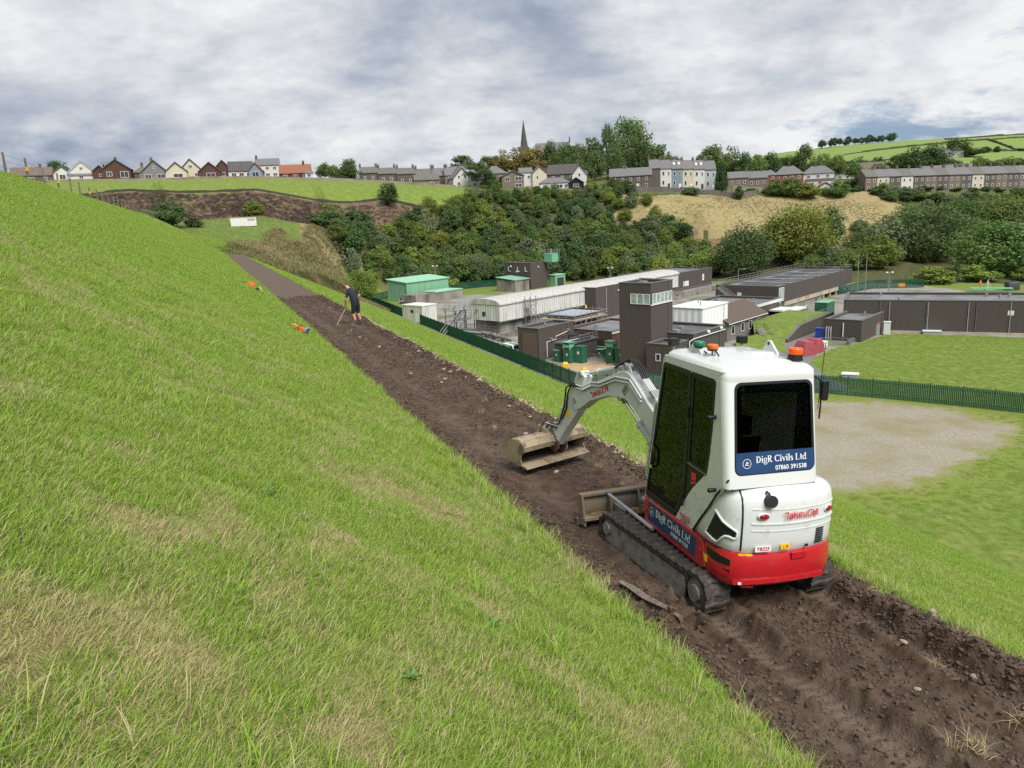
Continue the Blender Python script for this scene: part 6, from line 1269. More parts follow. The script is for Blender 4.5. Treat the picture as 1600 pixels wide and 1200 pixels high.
# white container, low fence on the mown flat
cx0, cy0 = -77.0, 229.0; t = thing('white_container', 'white site container standing on the far mown grass', 'container', (cx0, cy0, gz(cx0, cy0)), R_(14))
boxpart('body', M_WHITEP, t, -3.6, 3.6, 0, 2.6, 0, 2.5); boxpart('roof', M_WHITEP, t, -3.65, 3.65, -.05, 2.65, 2.5, 2.6); boxpart('sign', M_PIPE, t, 1.2, 3.3, -.05, 0, 1.7, 2.3)
for k in range(9): boxpart('rib', M_WHITEP, t, -3.4+k*.85, -3.3+k*.85, -.04, 0, .1, 1.6)
boxpart('base_rail', M_DARKP, t, -3.6, 3.6, -.03, 0, -.1, .12)
t = thing('flat_fence', 'low post and wire fence along the back of the mown flat', 'fence', (-100, 238, 0))
for k in range(26): x, y = -100 + k*1.6, 239 + .12*k*.3; z = gz(x, y); MB().box(x+100-.06, x+100+.06, y-238-.06, y-238+.06, z-.2, z+1.2).build('post', M_POST, t)

# ------------------------------------------------------------------ mini excavator
def dirty_mat(name, c, rough, dirt, amount=.5, metal=0.0, coat=0.0, zfade=None, scale=9):
    """paint with mud splashes; zfade = (low, high): mud thins out above this height"""
    m, nt, ns, ls, b = nodes_of(name); b.inputs['Metallic'].default_value = metal; b.inputs['Coat Weight'].default_value = coat
    t = ns.new('ShaderNodeTexCoord'); n = ns.new('ShaderNodeTexNoise'); n.inputs['Scale'].default_value = scale; n.inputs['Detail'].default_value = 8; n.inputs['Roughness'].default_value = .65; ls.new(t.outputs['Object'], n.inputs['Vector'])
    r = ns.new('ShaderNodeMapRange'); r.inputs[1].default_value = .72 - amount*.4; r.inputs[2].default_value = .86 - amount*.4; ls.new(n.outputs['Fac'], r.inputs[0]); f = r.outputs[0]
    if zfade:
        s = ns.new('ShaderNodeSeparateXYZ'); ls.new(t.outputs['Object'], s.inputs[0]); q = ns.new('ShaderNodeMapRange'); q.inputs[1].default_value = zfade[1]; q.inputs[2].default_value = zfade[0]; ls.new(s.outputs[2], q.inputs[0])
        mu = ns.new('ShaderNodeMath'); mu.operation = 'MULTIPLY'; ls.new(f, mu.inputs[0]); ls.new(q.outputs[0], mu.inputs[1]); f = mu.outputs[0]
    x = ns.new('ShaderNodeMix'); x.data_type = 'RGBA'; x.inputs[6].default_value = (*c, 1); x.inputs[7].default_value = (*dirt, 1); ls.new(f, x.inputs[0]); ls.new(x.outputs[2], b.inputs['Base Color'])
    rr = ns.new('ShaderNodeMapRange'); rr.inputs[3].default_value = rough; rr.inputs[4].default_value = .9; ls.new(f, rr.inputs[0]); ls.new(rr.outputs[0], b.inputs['Roughness'])
    bp = ns.new('ShaderNodeBump'); bp.inputs['Strength'].default_value = .15; bp.inputs['Distance'].default_value = .004; ls.new(f, bp.inputs['Height']); ls.new(bp.outputs[0], b.inputs['Normal'])
    return m
MUD = (.085, .062, .047)
X_WHITE = dirty_mat('machine_white', (.60, .625, .62), .24, (.32, .28, .23), .38, coat=.4, zfade=(.4, 1.6))
X_RED = dirty_mat('machine_red', (.42, .012, .020), .25, MUD, .40, coat=.4, zfade=(.3, .85))
X_GREY = dirty_mat('boom_grey', (.50, .525, .52), .35, MUD, .26)
X_BLK = mat('machine_black', (.012, .012, .013), .4)
X_RUB = dirty_mat('track_rubber', (.030, .026, .024), .8, (.080, .060, .047), .55, scale=14)
X_FRM = dirty_mat('track_frame_steel', (.20, .195, .18), .6, (.13, .10, .08), .6)
X_BLADE = dirty_mat('blade_steel', (.13, .135, .14), .45, (.20, .148, .09), .85, metal=.2, scale=6)
X_BKT = dirty_mat('bucket_steel', (.33, .265, .18), .4, (.12, .088, .060), .62, metal=.2, scale=5)
X_CHR = mat('chrome_rod', (.75, .76, .77), .12, metal=1.0)
X_STL = dirty_mat('bare_steel', (.33, .34, .34), .35, MUD, .3, metal=.5)
X_HOSE = mat('hydraulic_hose', (.016, .016, .017), .45)
X_GLASS = glass('cab_glass', (.46, .51, .49), .05)
X_GLASSR = glass('rear_glass', (.20, .205, .215), .02)
X_NAVY = mat('navy_sticker', (.012, .040, .115), .4, (.016, .052, .14), 3)
X_LET = mat('white_lettering', (.74, .76, .78), .5); X_REDL = mat('red_lettering', (.55, .02, .035), .5); X_YS = mat('yellow_label', (.75, .48, .02), .5); X_REDS = mat('red_label', (.80, .05, .045), .5)
X_ORG = mat('orange_lens', (.75, .10, .012), .15); X_AMB = mat('amber_lens', (.55, .12, .012), .2); X_GRN = mat('green_lens', (.01, .17, .085), .25); X_LAMP = mat('red_lamp', (.28, .008, .012), .12)
X_SEAT = mat('seat_vinyl', (.07, .07, .072), .6, (.05, .05, .052), 9)
HZ = R_(-15.5); LEAN = R_(3.3)
fv = Vector((math.sin(HZ), math.cos(HZ), 0)); lv = Vector((-math.cos(HZ)*math.cos(LEAN), math.sin(HZ)*math.cos(LEAN), math.sin(LEAN))); uvv = fv.cross(lv)
ex_o = xy(6.75, 5.05)
EX = thing('excavator', 'white and red mini excavator with cab working on the soil path', 'excavator')
EX.matrix_world = Matrix(((fv.x, lv.x, uvv.x, ex_o[0]), (fv.y, lv.y, uvv.y, ex_o[1]), (fv.z, lv.z, uvv.z, 19.93), (0, 0, 0, 1)))
YAW = R_(6.16)                                   # undercarriage against the house
# ---- undercarriage
def track(side):
    yc = side*.68; wd = .29; r0, r1 = .205, .185; xr, xf = -.84, .98; zr, zf = .185, .165
    def loop(off, n=12):
        pts = [(xr + (r0+off)*math.cos(R_(a)), zr + (r0+off)*math.sin(R_(a))) for a in np.linspace(90, 270, n)]
        pts += [(xr + (xf-xr)*k/9, zr - r0 - off) for k in range(1, 9)]
        pts += [(xf + (r1+off)*math.cos(R_(a)), zf + (r1+off)*math.sin(R_(a))) for a in np.linspace(-90, 90, n)]
        pts += [(xf + (xr-xf)*k/9, zf + r1 + off + (r0-r1)*k/9 - .012*math.sin(math.pi*k/9)) for k in range(1, 9)]
        return pts
    L0, L1 = loop(0), loop(-.045); mb = MB(); n = len(L0)
    mb.ring(L0, L1, yc - wd/2, yc + wd/2, lambda p, q, t: (p, t, q))
    # moulded lugs, staggered left and right
    d = [0]; 
    for i in range(n): a, b = L0[i], L0[(i+1) % n]; d.append(d[-1] + math.hypot(b[0]-a[0], b[1]-a[1]))
    tot = d[-1]; nl = 40
    def at(s):
        s %= tot
        for i in range(n):
            if d[i+1] >= s:
                k = (s-d[i])/(d[i+1]-d[i]); a, b = L0[i], L0[(i+1) % n]; tx, tz = (b[0]-a[0]), (b[1]-a[1]); q = math.hypot(tx, tz); return a[0]+tx*k, a[1]+tz*k, tx/q, tz/q
    for i in range(nl):
        s = tot*i/nl; sh = tot/nl*.5
        # a lug: three skewed segments across the belt, rising from the edges
        ys = [(yc - wd/2 - .004, 0.0), (yc - wd*.16, .030), (yc + wd*.16, .012), (yc + wd/2 + .004, .042)]; rows = []
        for y, sk in ys:
            row = []
            for ds, hh in ((-.034, -.004), (-.018, .022), (.018, .022), (.034, -.004)):
                x, z, tx, tz = at(s + sk + ds); row.append((x + tz*hh, y, z - tx*hh))
            rows.append(row)
        mb.loft(rows, True, True)
    tb = mb.build('track', X_RUB, EX, 40); tb.rotation_euler = (0, 0, YAW)
    MB().prism([(-.62, .08), (.80, .06), (.88, .14), (.86, .24), (.75, .30), (-.56, .31), (-.64, .24)], yc - .085, yc + .085, lambda p, q, t: (p, t, q)).prism([(-.64, .00), (1.00, -.01), (1.05, .10), (1.03, .235), (.95, .262), (-.60, .27), (-.64, .24)], yc + side*.086, yc + side*.128, lambda p, q, t: (p, t, q)).build('track_frame', X_FRM, tb, bevel=.012)
    for x, r, nm in ((xr, .155, 'sprocket'), (xf, .135, 'idler')):
        MB().cyl((x, yc-.11, .18), (x, yc+.11, .18), r, n=20).cyl((x, yc+side*.11, .18), (x, yc+side*.155, .18), r*.62, r*.56, 18).build(nm, X_FRM, tb, 40)
    for x in (-.45, -.15, .15, .45): MB().cyl((x, yc-.12, .085), (x, yc+.12, .085), .06, n=12).build('roller', X_FRM, tb, 40)
for s in (1, -1): track(s)
o = MB().box(-.45, .45, -.56, .56, .18, .38).prism(rrect(-.38, .38, -.38, .38, .3), .38, .50).build('centre_frame', X_BLK, EX, bevel=.02); o.rotation_euler = (0, 0, YAW)
# ---- dozer blade
bl = MB(); prof = [(1.46 + .10*math.cos(R_(a)) - .10, .20 + .20*math.sin(R_(a))) for a in np.linspace(-75, 75, 9)]
cur = [(1.66 - .06*math.cos(R_(a)), .035 + .36*(a+80)/160) for a in np.linspace(-80, 80, 9)]
bl.loft([[(p, y, q) for p, q in cur] + [(p - .02, y, q) for p, q in reversed(cur)] for y in np.linspace(-.88, .88, 9)], True, True)
BLD = bl.build('dozer_blade', X_BLADE, EX, 40); BLD.rotation_euler = (0, 0, YAW)
MB().box(1.56, 1.66, -.88, .88, .38, .42).build('top_lip', X_BLADE, BLD, bevel=.008); MB().box(1.615, 1.68, -.88, .88, -.02, .07).build('cutting_edge', X_STL, BLD, bevel=.006); MB().box(1.44, 1.61, -.88, .88, .10, .135).build('lower_shelf', X_BKT, BLD)
for y in (-.865, -.44, .02, .46, .865): MB().prism([(1.62, .03), (1.62, .41), (1.56, .41), (1.48, .16), (1.45, .03)], y-.014, y+.014, lambda p, q, t: (p, t, q)).build('gusset', X_BLADE, BLD)
for y in (-.36, .36): MB().bar((.30, y*1.1, .20), (1.54, y, .20), .09, .13).build('blade_arm', X_FRM, BLD, bevel=.012)
MB().cyl((.45, 0, .32), (1.46, 0, .28), .05, n=12).build('blade_cylinder', X_STL, BLD, 40); MB().cyl((.3, .60, .40), (1.5, .50, .40), .024, n=8).build('step_bar', X_STL, BLD, 40)
rr_ = random.Random(3)
for k in range(9): MB().ball((rr_.uniform(1.46, 1.58), rr_.uniform(-.8, .8), .14), (rr_.uniform(.03, .06), rr_.uniform(.05, .12), rr_.uniform(.015, .035)), 8, 5).build('caked_mud', mat('caked_mud', (.24, .165, .085), .95, (.15, .105, .06), 12, 5, .8, 30), BLD, 60)
# ---- house: tail outline in plan, from left flank round the tail to the right flank
TAIL = [(-.40, .600), (-.62, .600), (-.80, .598), (-.96, .592), (-1.11, .568), (-1.205, .505), (-1.262, .395), (-1.30, .24), (-1.318, .06), (-1.318, -.11), (-1.305, -.29), (-1.278, -.46), (-1.22, -.605), (-1.11, -.70), (-.95, -.742), (-.75, -.75), (-.40, -.75)]
def inset(pts, k):
    out = []
    for i, (x, y) in enumerate(pts):
        a = Vector(pts[max(i-1, 0)]); b = Vector(pts[min(i+1, len(pts)-1)]); d = (b-a).normalized(); nrm = Vector((-d.y, d.x)); out.append((x + nrm.x*k, y + nrm.y*k))
    return out
def shell(levels, name, m, par, zf=None, smooth=50):
    rings = []
    for z, k in levels:
        r = inset(TAIL, k); rings.append([(x, y, z + (zf(i, z) if zf else 0)) for i, (x, y) in enumerate(r)])
    n = len(TAIL); mb = MB(); mb.loft(rings, closed=False); mb.add([p for p in rings[-1]], [tuple(range(n))]); mb.add([p for p in rings[0]], [tuple(reversed(range(n)))])
    mb.add([rings[k][0] for k in range(len(rings))] + [rings[k][-1] for k in range(len(rings)-1, -1, -1)], [tuple(range(2*len(rings)))])
    return mb.build(name, m, par, smooth)
def lift(i, z): return (.085*max(0, (i-12)/4) if z > .6 else (.05*max(0, (i-12)/4))) + (-.015 if i in (7, 8, 9) and z > .6 else 0)
CW = shell([(.36, .15), (.345, .07), (.37, .025), (.43, .005), (.55, -.008), (.66, .004), (.705, .018), (.715, .05)], 'counterweight', X_RED, EX, lift)
# slot in the red flank, tie-down eye, badge strip
def tailpt(s, k=0.0):
    """point and outward normal on the tail outline at arc parameter s (index units)"""
    i = min(int(s), len(TAIL)-2); f = s - i; r = inset(TAIL, k); a, b = Vector(r[i]), Vector(r[i+1]); p = a.lerp(b, f); d = (b-a).normalized(); return p, Vector((d.y, -d.x))
def patch(s0, s1, zfun0, zfun1, k, name, m, par, n=10, thick=.006):
    """a panel that follows the tail between two heights"""
    ins, outs = [], []
    for j in range(n+1):
        s = s0 + (s1-s0)*j/n; p, nr = tailpt(s, k); f = j/n
        outs.append([(p.x, p.y, zfun0(f)), (p.x, p.y, zfun1(f))]); ins.append([(p.x - nr.x*thick, p.y - nr.y*thick, zfun0(f)), (p.x - nr.x*thick, p.y - nr.y*thick, zfun1(f))])
    mb = MB(); rings = [[o[0], o[1], i_[1], i_[0]] for o, i_ in zip(outs, ins)]; mb.loft(rings, True, True)
    return mb.build(name, m, par, 40)
patch(2.6, 4.9, lambda f: .60 - .10*f, lambda f: .665 - .03*f*f, -.006, 'flank_grille', X_BLK, CW, thick=.03)
patch(3.3, 4.8, lambda f: .445 + .02*f, lambda f: .49, -.012, 'lower_slot', X_LAMP, CW, thick=.03)
patch(5.2, 11.5, lambda f: .385 + .02*math.sin(math.pi*f), lambda f: .43 + .02*math.sin(math.pi*f), -.012, 'lower_rib', X_RED, CW, 16, .03)
patch(8.9, 9.9, lambda f: .635, lambda f: .70, -.016, 'latch_recess', X_RED, CW, 4, .02)
MB().tube([(-1.10, .40, .36), (-1.20, .36, .335), (-1.22, .26, .33), (-1.14, .22, .36)], .016, 8).build('tie_down_eye', X_RED, CW, 50); MB().tube([(-1.02, -.60, .40), (-1.12, -.62, .37), (-1.14, -.52, .37), (-1.06, -.48, .40)], .014, 8).build('tie_down_eye', X_RED, CW, 50)
patch(2.0, 2.75, lambda f: .50, lambda f: .575, -.012, 'warning_label', X_YS, CW, 3, .004); patch(2.15, 2.35, lambda f: .515, lambda f: .56, -.0135, 'label_mark', X_BLK, CW, 2, .003)
patch(5.5, 6.5, lambda f: .685, lambda f: .705, .012, 'top_label', X_YS, CW, 3, .01); patch(5.6, 5.85, lambda f: .395, lambda f: .42, -.02, 'white_label', X_LET, CW, 2, .004)
# white hood with rounded shoulder
def hoodz(i, z): return .05*max(0, (i-13)/3) if z < .8 else -.03*max(0, (i-12)/4) if z > 1.15 else 0
HD = shell([(.70, .045), (.735, .022), (.80, .012), (.90, .007), (1.02, .007), (1.14, .010), (1.23, .020), (1.285, .040), (1.325, .075), (1.35, .125), (1.37, .20), (1.385, .30)], 'engine_hood', X_WHITE, EX, hoodz)
# pressed grooves and ledges across the hood
def band(z0, z1, s0, s1, k, nm, m=X_WHITE, th=.03): return patch(s0, s1, lambda f: z0 - .015*math.sin(math.pi*f), lambda f: z1 - .015*math.sin(math.pi*f), k, nm, m, HD, 18, th)
band(1.015, 1.03, 6.3, 12.4, -.001, 'pressed_ledge'); band(.945, .957, 6.3, 12.4, .002, 'pressed_ledge'); band(1.165, 1.172, 6.3, 12.4, .006, 'pressed_ledge')
def seam(pts, r=.009, m=None, par=None): return MB().tube(pts, r, 6).build('seam', m or X_BLK, par or HD, 60)
sp = []
for z, s, k in ((1.395, 3.6, .27), (1.385, 4.3, .20), (1.355, 4.9, .12), (1.32, 5.3, .068), (1.27, 5.5, .032), (1.18, 5.6, .012), (1.05, 5.65, .005), (.90, 5.65, .004), (.80, 5.65, .010), (.735, 5.65, .02)): p, nr = tailpt(s, k); sp.append((p.x, p.y, z))
seam(sp)
seam([(-1.17, .575, 1.455), (-1.02, .602, 1.26), (-.89, .604, 1.08), (-.75, .604, .91), (-.615, .604, .73)], .011); seam([(-.615, .606, .725), (-.80, .606, .716), (-1.0, .585, .712), (-1.15, .50, .708), (-1.20, .43, .712)], .007)
# black skin on the left flank shell, painting the shade inside an opening
hole = [(3.25, 1.09), (3.6, 1.05), (4.0, 1.01), (4.6, .975), (5.15, .945), (5.3, .925), (5.28, .875), (5.1, .86), (4.6, .872), (4.25, .868), (3.95, .835), (3.7, .79), (3.5, .772), (3.2, .775), (2.75, .79), (2.35, .80), (2.3, .82), (2.6, .90), (2.95, 1.0)]
def hf(s, z, k): p_, n_ = tailpt(s, .006); return (p_.x + n_.x*k, p_.y + n_.y*k, z)
hu = [(2.3, .82), (2.6, .90), (2.95, 1.0), (3.25, 1.09), (3.6, 1.05), (4.0, 1.01), (4.6, .975), (5.15, .945), (5.3, .925)]; hl = [(2.3, .81), (2.75, .79), (3.2, .775), (3.5, .772), (3.7, .79), (3.95, .835), (4.25, .868), (4.6, .872), (5.1, .86), (5.3, .88)]
MB().loft([[hf(s, float(np.interp(s, *zip(*hl)))*(1-f) + float(np.interp(s, *zip(*hu)))*f, .003) for f in (0, .33, .67, 1)] for s in np.linspace(2.3, 5.3, 25)], closed=False).build('flank_opening_shade', X_BLK, HD, 60)
MB().tube([hf(s, z, .006) for s, z in hole + hole[:1]], .013, 8).build('opening_rim', X_WHITE, HD, 60)
# exhaust, lamps, grille, labels on the hood
p, nr = tailpt(7.3, .06); MB().tube([(p.x + .10, p.y, 1.225), (p.x - .02, p.y, 1.24), (p.x - .09, p.y, 1.26)], [.066, .062, .058], 18, True).ball((p.x + .05, p.y, 1.265), (.08, .07, .07), 14, 8).build('exhaust', X_BLK, HD, 50)
def on_tail(me, name, s, z, k, par, rot=0.0, sc=1.0, dx=0.0):
    """stand a flat mesh (drawn in its own xy plane, centred) on the tail surface"""
    p, nr = tailpt(s, k); n3 = Vector((nr.x, nr.y, 0)); xd = Vector((0, 0, 1)).cross(n3); p = Vector((p.x + xd.x*dx, p.y + xd.y*dx)); o = link(name, me, par)
    o.matrix_local = Matrix(((xd.x*sc, 0, n3.x, p.x), (xd.y*sc, 0, n3.y, p.y), (0, sc, 0, z), (0, 0, 0, 1))) @ Matrix.Rotation(rot, 4, 'Z'); return o
def oval(w, h, t, m, nm): return MB().loft([[(w*k*math.cos(R_(a)), h*k*math.sin(R_(a)), z) for a in range(0, 360, 20)] for z, k in ((0, 1), (t*.6, .95), (t, .7))], True, True).mesh(nm, m, 50)
for s in (7.0, 11.5): on_tail(oval(.068, .040, .012, X_WHITE, 'lamp_bezel'), 'lamp_bezel', s, 1.10, .004, HD); on_tail(oval(.054, .029, .024, X_LAMP, 'tail_lamp'), 'tail_lamp', s, 1.10, .004, HD)
for k in range(7): patch(10.55, 11.15, lambda f, k=k: .76 + .024*k, lambda f, k=k: .772 + .024*k, -.004, 'grille_slot', X_BLK, HD, 2, .01)
on_tail(MB().cyl((0, 0, 0), (0, 0, .012), .016, n=12).mesh('lock', X_BLK, 40), 'lock', 9.9, .755, .006, HD)
def logo(scale, m):
    """angular red maker's lettering, built from strokes"""
    mb = MB(); w = .20; x = 0
    def st(pts, ox): ribbon([(ox + a, b) for a, b in pts], w, mb=mb)
    G = {'T': ([(0, .93), (.62, .93)], [(.62, 1.0), (.50, 0)]), 'A': ([(.05, .68), (.60, .68), (.60, .07)], [(.60, .40), (.12, .40), (.07, .07), (.60, .07)]), 'K': ([(.07, 1), (.07, 0)], [(.10, .42), (.62, .72)], [(.25, .45), (.66, .0)]),
         'E': ([(.62, .07), (.07, .07), (.07, .68), (.62, .68), (.62, .38), (.10, .38)],), 'U': ([(.07, .72), (.07, .07), (.60, .07), (.60, .72)],), 'C': ([(.66, .93), (.10, .93), (.07, .07), (.66, .07)],), 'H': ([(.07, 1), (.07, 0)], [(.07, .52), (.62, .52)], [(.62, 1), (.62, 0)]), 'I': ([(.07, 1), (.07, 0)],)}
    for ch in 'TAKEUCHI':
        for p in G[ch]: st(p, x)
        x += .80 if ch != 'I' else .2
    for i, (a, b, c) in enumerate(mb.v): mb.v[i] = ((a - x/2)*scale, (b - .5)*scale, .001)
    return mb.mesh('maker_lettering', m)
on_tail(logo(.070, X_REDL), 'maker_lettering', 9.3, 1.10, -.013, HD)
tb_me = text_mesh('model_lettering', 'TB225', .052, X_REDL, .0016, .15)
on_tail(MB().loft([[(a, b, 0) for a, b in rrect(-.085, .085, -.03, .03, .012)], [(a, b, .004) for a, b in rrect(-.085, .085, -.03, .03, .012)]], True, True).mesh('model_plate', X_LET), 'model_plate', 7.1, .765, .004, HD)
on_tail(tb_me, 'model_lettering', 7.1, .748, -.0025, HD, dx=-.072)
on_tail(MB().box(-.05, .05, -.028, .028, 0, .003).mesh('warning_label', X_YS), 'warning_label', 8.45, .772, .004, HD); on_tail(MB().add([(-.03, -.015, .0045), (-.005, -.015, .0045), (-.018, .012, .0045), (.008, -.015, .0045), (.035, -.015, .0045), (.035, .014, .0045), (.008, .014, .0045)], [(0, 1, 2), (3, 4, 5, 6)]).mesh('label_mark', X_AMB), 'label_mark', 8.45, .772, .004, HD)
# ---- lower red skirt under the door
SK = MB().prism([(.50, .44), (.52, .70), (-.40, .715), (-.62, .72), (-.82, .712), (-.90, .44), (-.84, .40), (.44, .40)], .50, .612, lambda p, q, t: (p, t, q)).build('side_skirt', X_RED, EX, bevel=.014)
MB().box(-.5, .52, -.45, .50, .42, .70).build('floor_frame', X_BLK, EX, bevel=.02); MB().prism([(.50, .44), (.52, .70), (-.5, .72), (-.9, .71), (-.9, .44)], -.66, -.58, lambda p, q, t: (p, t, q)).build('right_skirt', X_RED, EX, bevel=.014)
for p_, q_ in ((.455, .575), (-.80, .585)): MB().cyl((p_, .605, q_), (p_, .622, q_), .022, n=12).build('skirt_bolt', X_RED, SK, 40)
def flat_on_left(me, name, x, z, y, par, sc=1.0, slope=0.0):
    """flat mesh standing on the left flank, reading from the front of the machine backwards"""
    o = link(name, me, par); o.matrix_local = Matrix(((-sc, 0, 0, x), (0, 0, 1, y), (0, sc, 0, z), (0, 0, 0, 1))) @ Matrix.Rotation(slope, 4, 'Z'); return o
def serif_text(body, h, m, name):
    """roman lettering with thick stems and slab serifs"""
    mb = MB(); T, t_ = .17, .06
    def rib(pts, w, ox): ribbon([(ox + a, b) for a, b in pts], w, mb=mb)
    def stem(ox, x, y0, y1, serf=(1, 1)):
        rib([(x, y0), (x, y1)], T, ox)
        for f, y in zip(serf, (y0 + .03, y1 - .03)):
            if f: rib([(x - .17, y), (x + .17, y)], .055, ox)
    def bowl(ox, cx, cy, rx, ry, a0, a1, fat=T): 
        P_ = arc(cx, cy, rx, ry, a0, a1, 16); W_ = [t_ + (fat - t_)*abs(math.cos(R_(a0 + (a1-a0)*i/16))) for i in range(17)]; rib(P_, W_, ox)
    ox = 0
    for ch in body:
        if ch == 'D': stem(ox, .2, 0, 1); bowl(ox, .25, .5, .50, .46, -90, 90); adv = .92
        elif ch == 'R': stem(ox, .2, 0, 1); bowl(ox, .30, .74, .33, .23, -90, 90); rib([(.38, .5), (.70, .02), (.84, .04)], [T, T*.9, .06], ox); adv = .90
        elif ch == 'C': bowl(ox, .50, .5, .40, .46, 40, 320); rib([(.82, .72), (.82, .98)], .06, ox); adv = .92
        elif ch == 'L': stem(ox, .2, 0, 1); rib([(.2, .03), (.68, .03), (.72, .26)], .06, ox); adv = .80
        elif ch == 'i': stem(ox, .17, 0, .66, (1, 0)); rib([(.02, .62), (.17, .62)], .055, ox); rib([(.17, .80), (.17, .97)], .17, ox); adv = .38
        elif ch == 'l': stem(ox, .17, 0, 1.02, (1, 0)); rib([(.02, .98), (.17, .98)], .055, ox); adv = .38
        elif ch == 'g': bowl(ox, .30, .43, .22, .22, 0, 360, .13); bowl(ox, .32, -.12, .26, .16, 0, 360, .11); rib([(.15, .25), (.14, .10), (.40, .04)], .08, ox); rib([(.46, .58), (.60, .66)], .08, ox); adv = .64
        elif ch == 'v': rib([(.10, .64), (.34, .02)], .15, ox); rib([(.34, .02), (.56, .64)], .06, ox); rib([(0, .64), (.24, .64)], .05, ox); rib([(.46, .64), (.66, .64)], .05, ox); adv = .66
        elif ch == 's': rib(arc(.26, .48, .16, .15, 20, 250, 8) + arc(.26, .18, .17, .16, 90, -160, 8), [.07, .08, .1, .12, .13, .13, .13, .13, .13, .13, .14, .14, .13, .12, .1, .09, .08, .07], ox); adv = .54
        elif ch == 't': stem(ox, .2, .06, .86, (0, 0)); rib([(.03, .62), (.42, .62)], .06, ox); bowl(ox, .34, .14, .13, .11, 180, 300, .12); adv = .46
        elif ch == 'd': bowl(ox, .30, .33, .22, .30, 0, 360, .15); stem(ox, .52, 0, 1.02, (0, 0)); rib([(.36, .98), (.52, .98)], .055, ox); rib([(.52, .03), (.68, .03)], .055, ox); adv = .72
        else: adv = .34
        ox += adv
    for i, (a, b, c) in enumerate(mb.v): mb.v[i] = (a*h, b*h, .0)
    me = mb.mesh(name, m); return me, ox*h
def roundel(r, m):
    mb = MB(); ribbon(arc(0, 0, r, r, 0, 360, 28), r*.10, mb=mb); ribbon([(-r*.45, -r*.30), (r*.45, -r*.30)], r*.14, mb=mb); ribbon([(-r*.40, -r*.05), (r*.0, r*.0), (r*.30, r*.22), (r*.5, r*.10)], [r*.10, r*.22, r*.16, r*.08], mb=mb); ribbon([(-r*.2, r*.18), (r*.12, r*.42)], r*.14, mb=mb); return mb.mesh('roundel', m)
SB = MB().prism([(.395, .452), (.395, .683), (-.70, .672), (-.70, .468)], .6125, .6155, lambda p, q, t: (p, t, q)).build('name_banner', X_NAVY, EX)
me, wd_ = serif_text('DigR Civils Ltd', .125, X_LET, 'banner_lettering'); flat_on_left(me, 'banner_lettering', .205, .562, .6165, SB, .80/wd_*1.0)
flat_on_left(roundel(.052, X_LET), 'roundel', .305, .585, .6165, SB); flat_on_left(text_mesh('phone_lettering', '07860 391538', .066, X_LET, .0008), 'phone_lettering', -.17, .490, .6165, SB)
flat_on_left(text_mesh('model_lettering', 'TB225', .082, X_REDL, .0022, .1), 'model_lettering', -.345, .775, .6225, EX, 1.0, R_(0)); flat_on_left(MB().box(0, .17, 0, .012, 0, .001).mesh('model_underline', X_BLK), 'model_underline', -.36, .748, .6215, EX)
# ---- cab
ZT = 2.40
def yw_(y, z): return y + (.022*(2.4 - z) if y > 0 else -.012*(2.4 - z))     # flanks splay slightly downwards
def px_(z): return .50 - .30*(z - .70)/(ZT - .70)            # front post line (leans back)
def rx_(z): return -1.00 - .17*(2.45 - z)/1.0                # rear face line
CAB = MB(); yl, yr = .600, -.450
# left side: front post edge, header, broad rear quarter panel that sweeps down to the skirt
CAB.prism([(px_(.71)+.03, .71), (px_(ZT)+.03, ZT+.02), (px_(ZT)-.005, ZT+.02), (px_(.71)-.005, .71)], yl-.05, yl, lambda p, q, t: (p, t, q))
CAB.prism([(px_(ZT)+.02, ZT-.015), (px_(ZT)+.01, ZT+.06), (-.98, ZT+.08), (-.88, ZT-.015)], yl-.06, yl, lambda p, q, t: (p, t, q))
quarter = [(-.875, ZT-.016), (-.868, 1.90), (-.845, 1.62), (-.812, 1.47), (-.76, 1.37), (-.66, 1.275), (-.56, 1.18), (-.46, 1.06), (-.37, .94), (-.29, .82), (-.225, .722), (-.60, .722), (-.74, .90), (-.88, 1.08), (-1.02, 1.255), (-1.13, 1.38), (rx_(1.6)+.06, 1.6), (rx_(2.0)+.06, 2.0), (rx_(ZT)+.06, ZT-.016)]
CAB.prism(quarter, yl-.05, yl, lambda p, q, t: (p, t, q))
def rear_frame(y0, y1, z0, z1, r, depth, grow=0.0):
    return [(a, b) for a, b in rrect(y0-grow, y1+grow, z0-grow, z1+grow, r)]
rf = lambda p, q, t: (rx_(q) + t, yw_(p, q), q)
CAB.ring(rrect(yr+.07, yl-.07, 1.36, 2.47, .03), rrect(-.385, .485, 1.49, 2.375, .07), 0, .05, rf)
# rounded rear corners
for cy, sg in ((yl-.075, 1), (yr+.075, -1)):
    rings = []
    for z in np.linspace(1.36, 2.47, 8):
        rings.append([(rx_(z)+.075 - .075*math.cos(R_(a)), yw_(cy + sg*.075*math.sin(R_(a)), z)*1.0 - (.022*(2.4-z) if sg > 0 else -.012*(2.4-z))*math.sin(R_(a)), z) for a in np.linspace(0, 90, 9)] + [(rx_(z)+.075, cy, z)])
    CAB.loft(rings, True, True)
# right side posts and front frame
CAB.prism([(px_(.71)+.03, .71), (px_(ZT)+.03, ZT), (px_(ZT)-.05, ZT), (px_(.71)-.05, .71)], yr, yr+.05, lambda p, q, t: (p, t, q)); CAB.prism([(-.80, ZT), (-.80, .72), (rx_(1.4)+.06, .72), (rx_(1.4)+.06, 1.4), (rx_(ZT)+.06, ZT)], yr, yr+.05, lambda p, q, t: (p, t, q)); CAB.prism([(px_(.9), .72), (px_(.72), 1.1), (-.8, 1.1), (-.8, .72)], yr, yr+.05, lambda p, q, t: (p, t, q))
CB = CAB.build('cab', X_WHITE, EX, 35, bevel=.006)
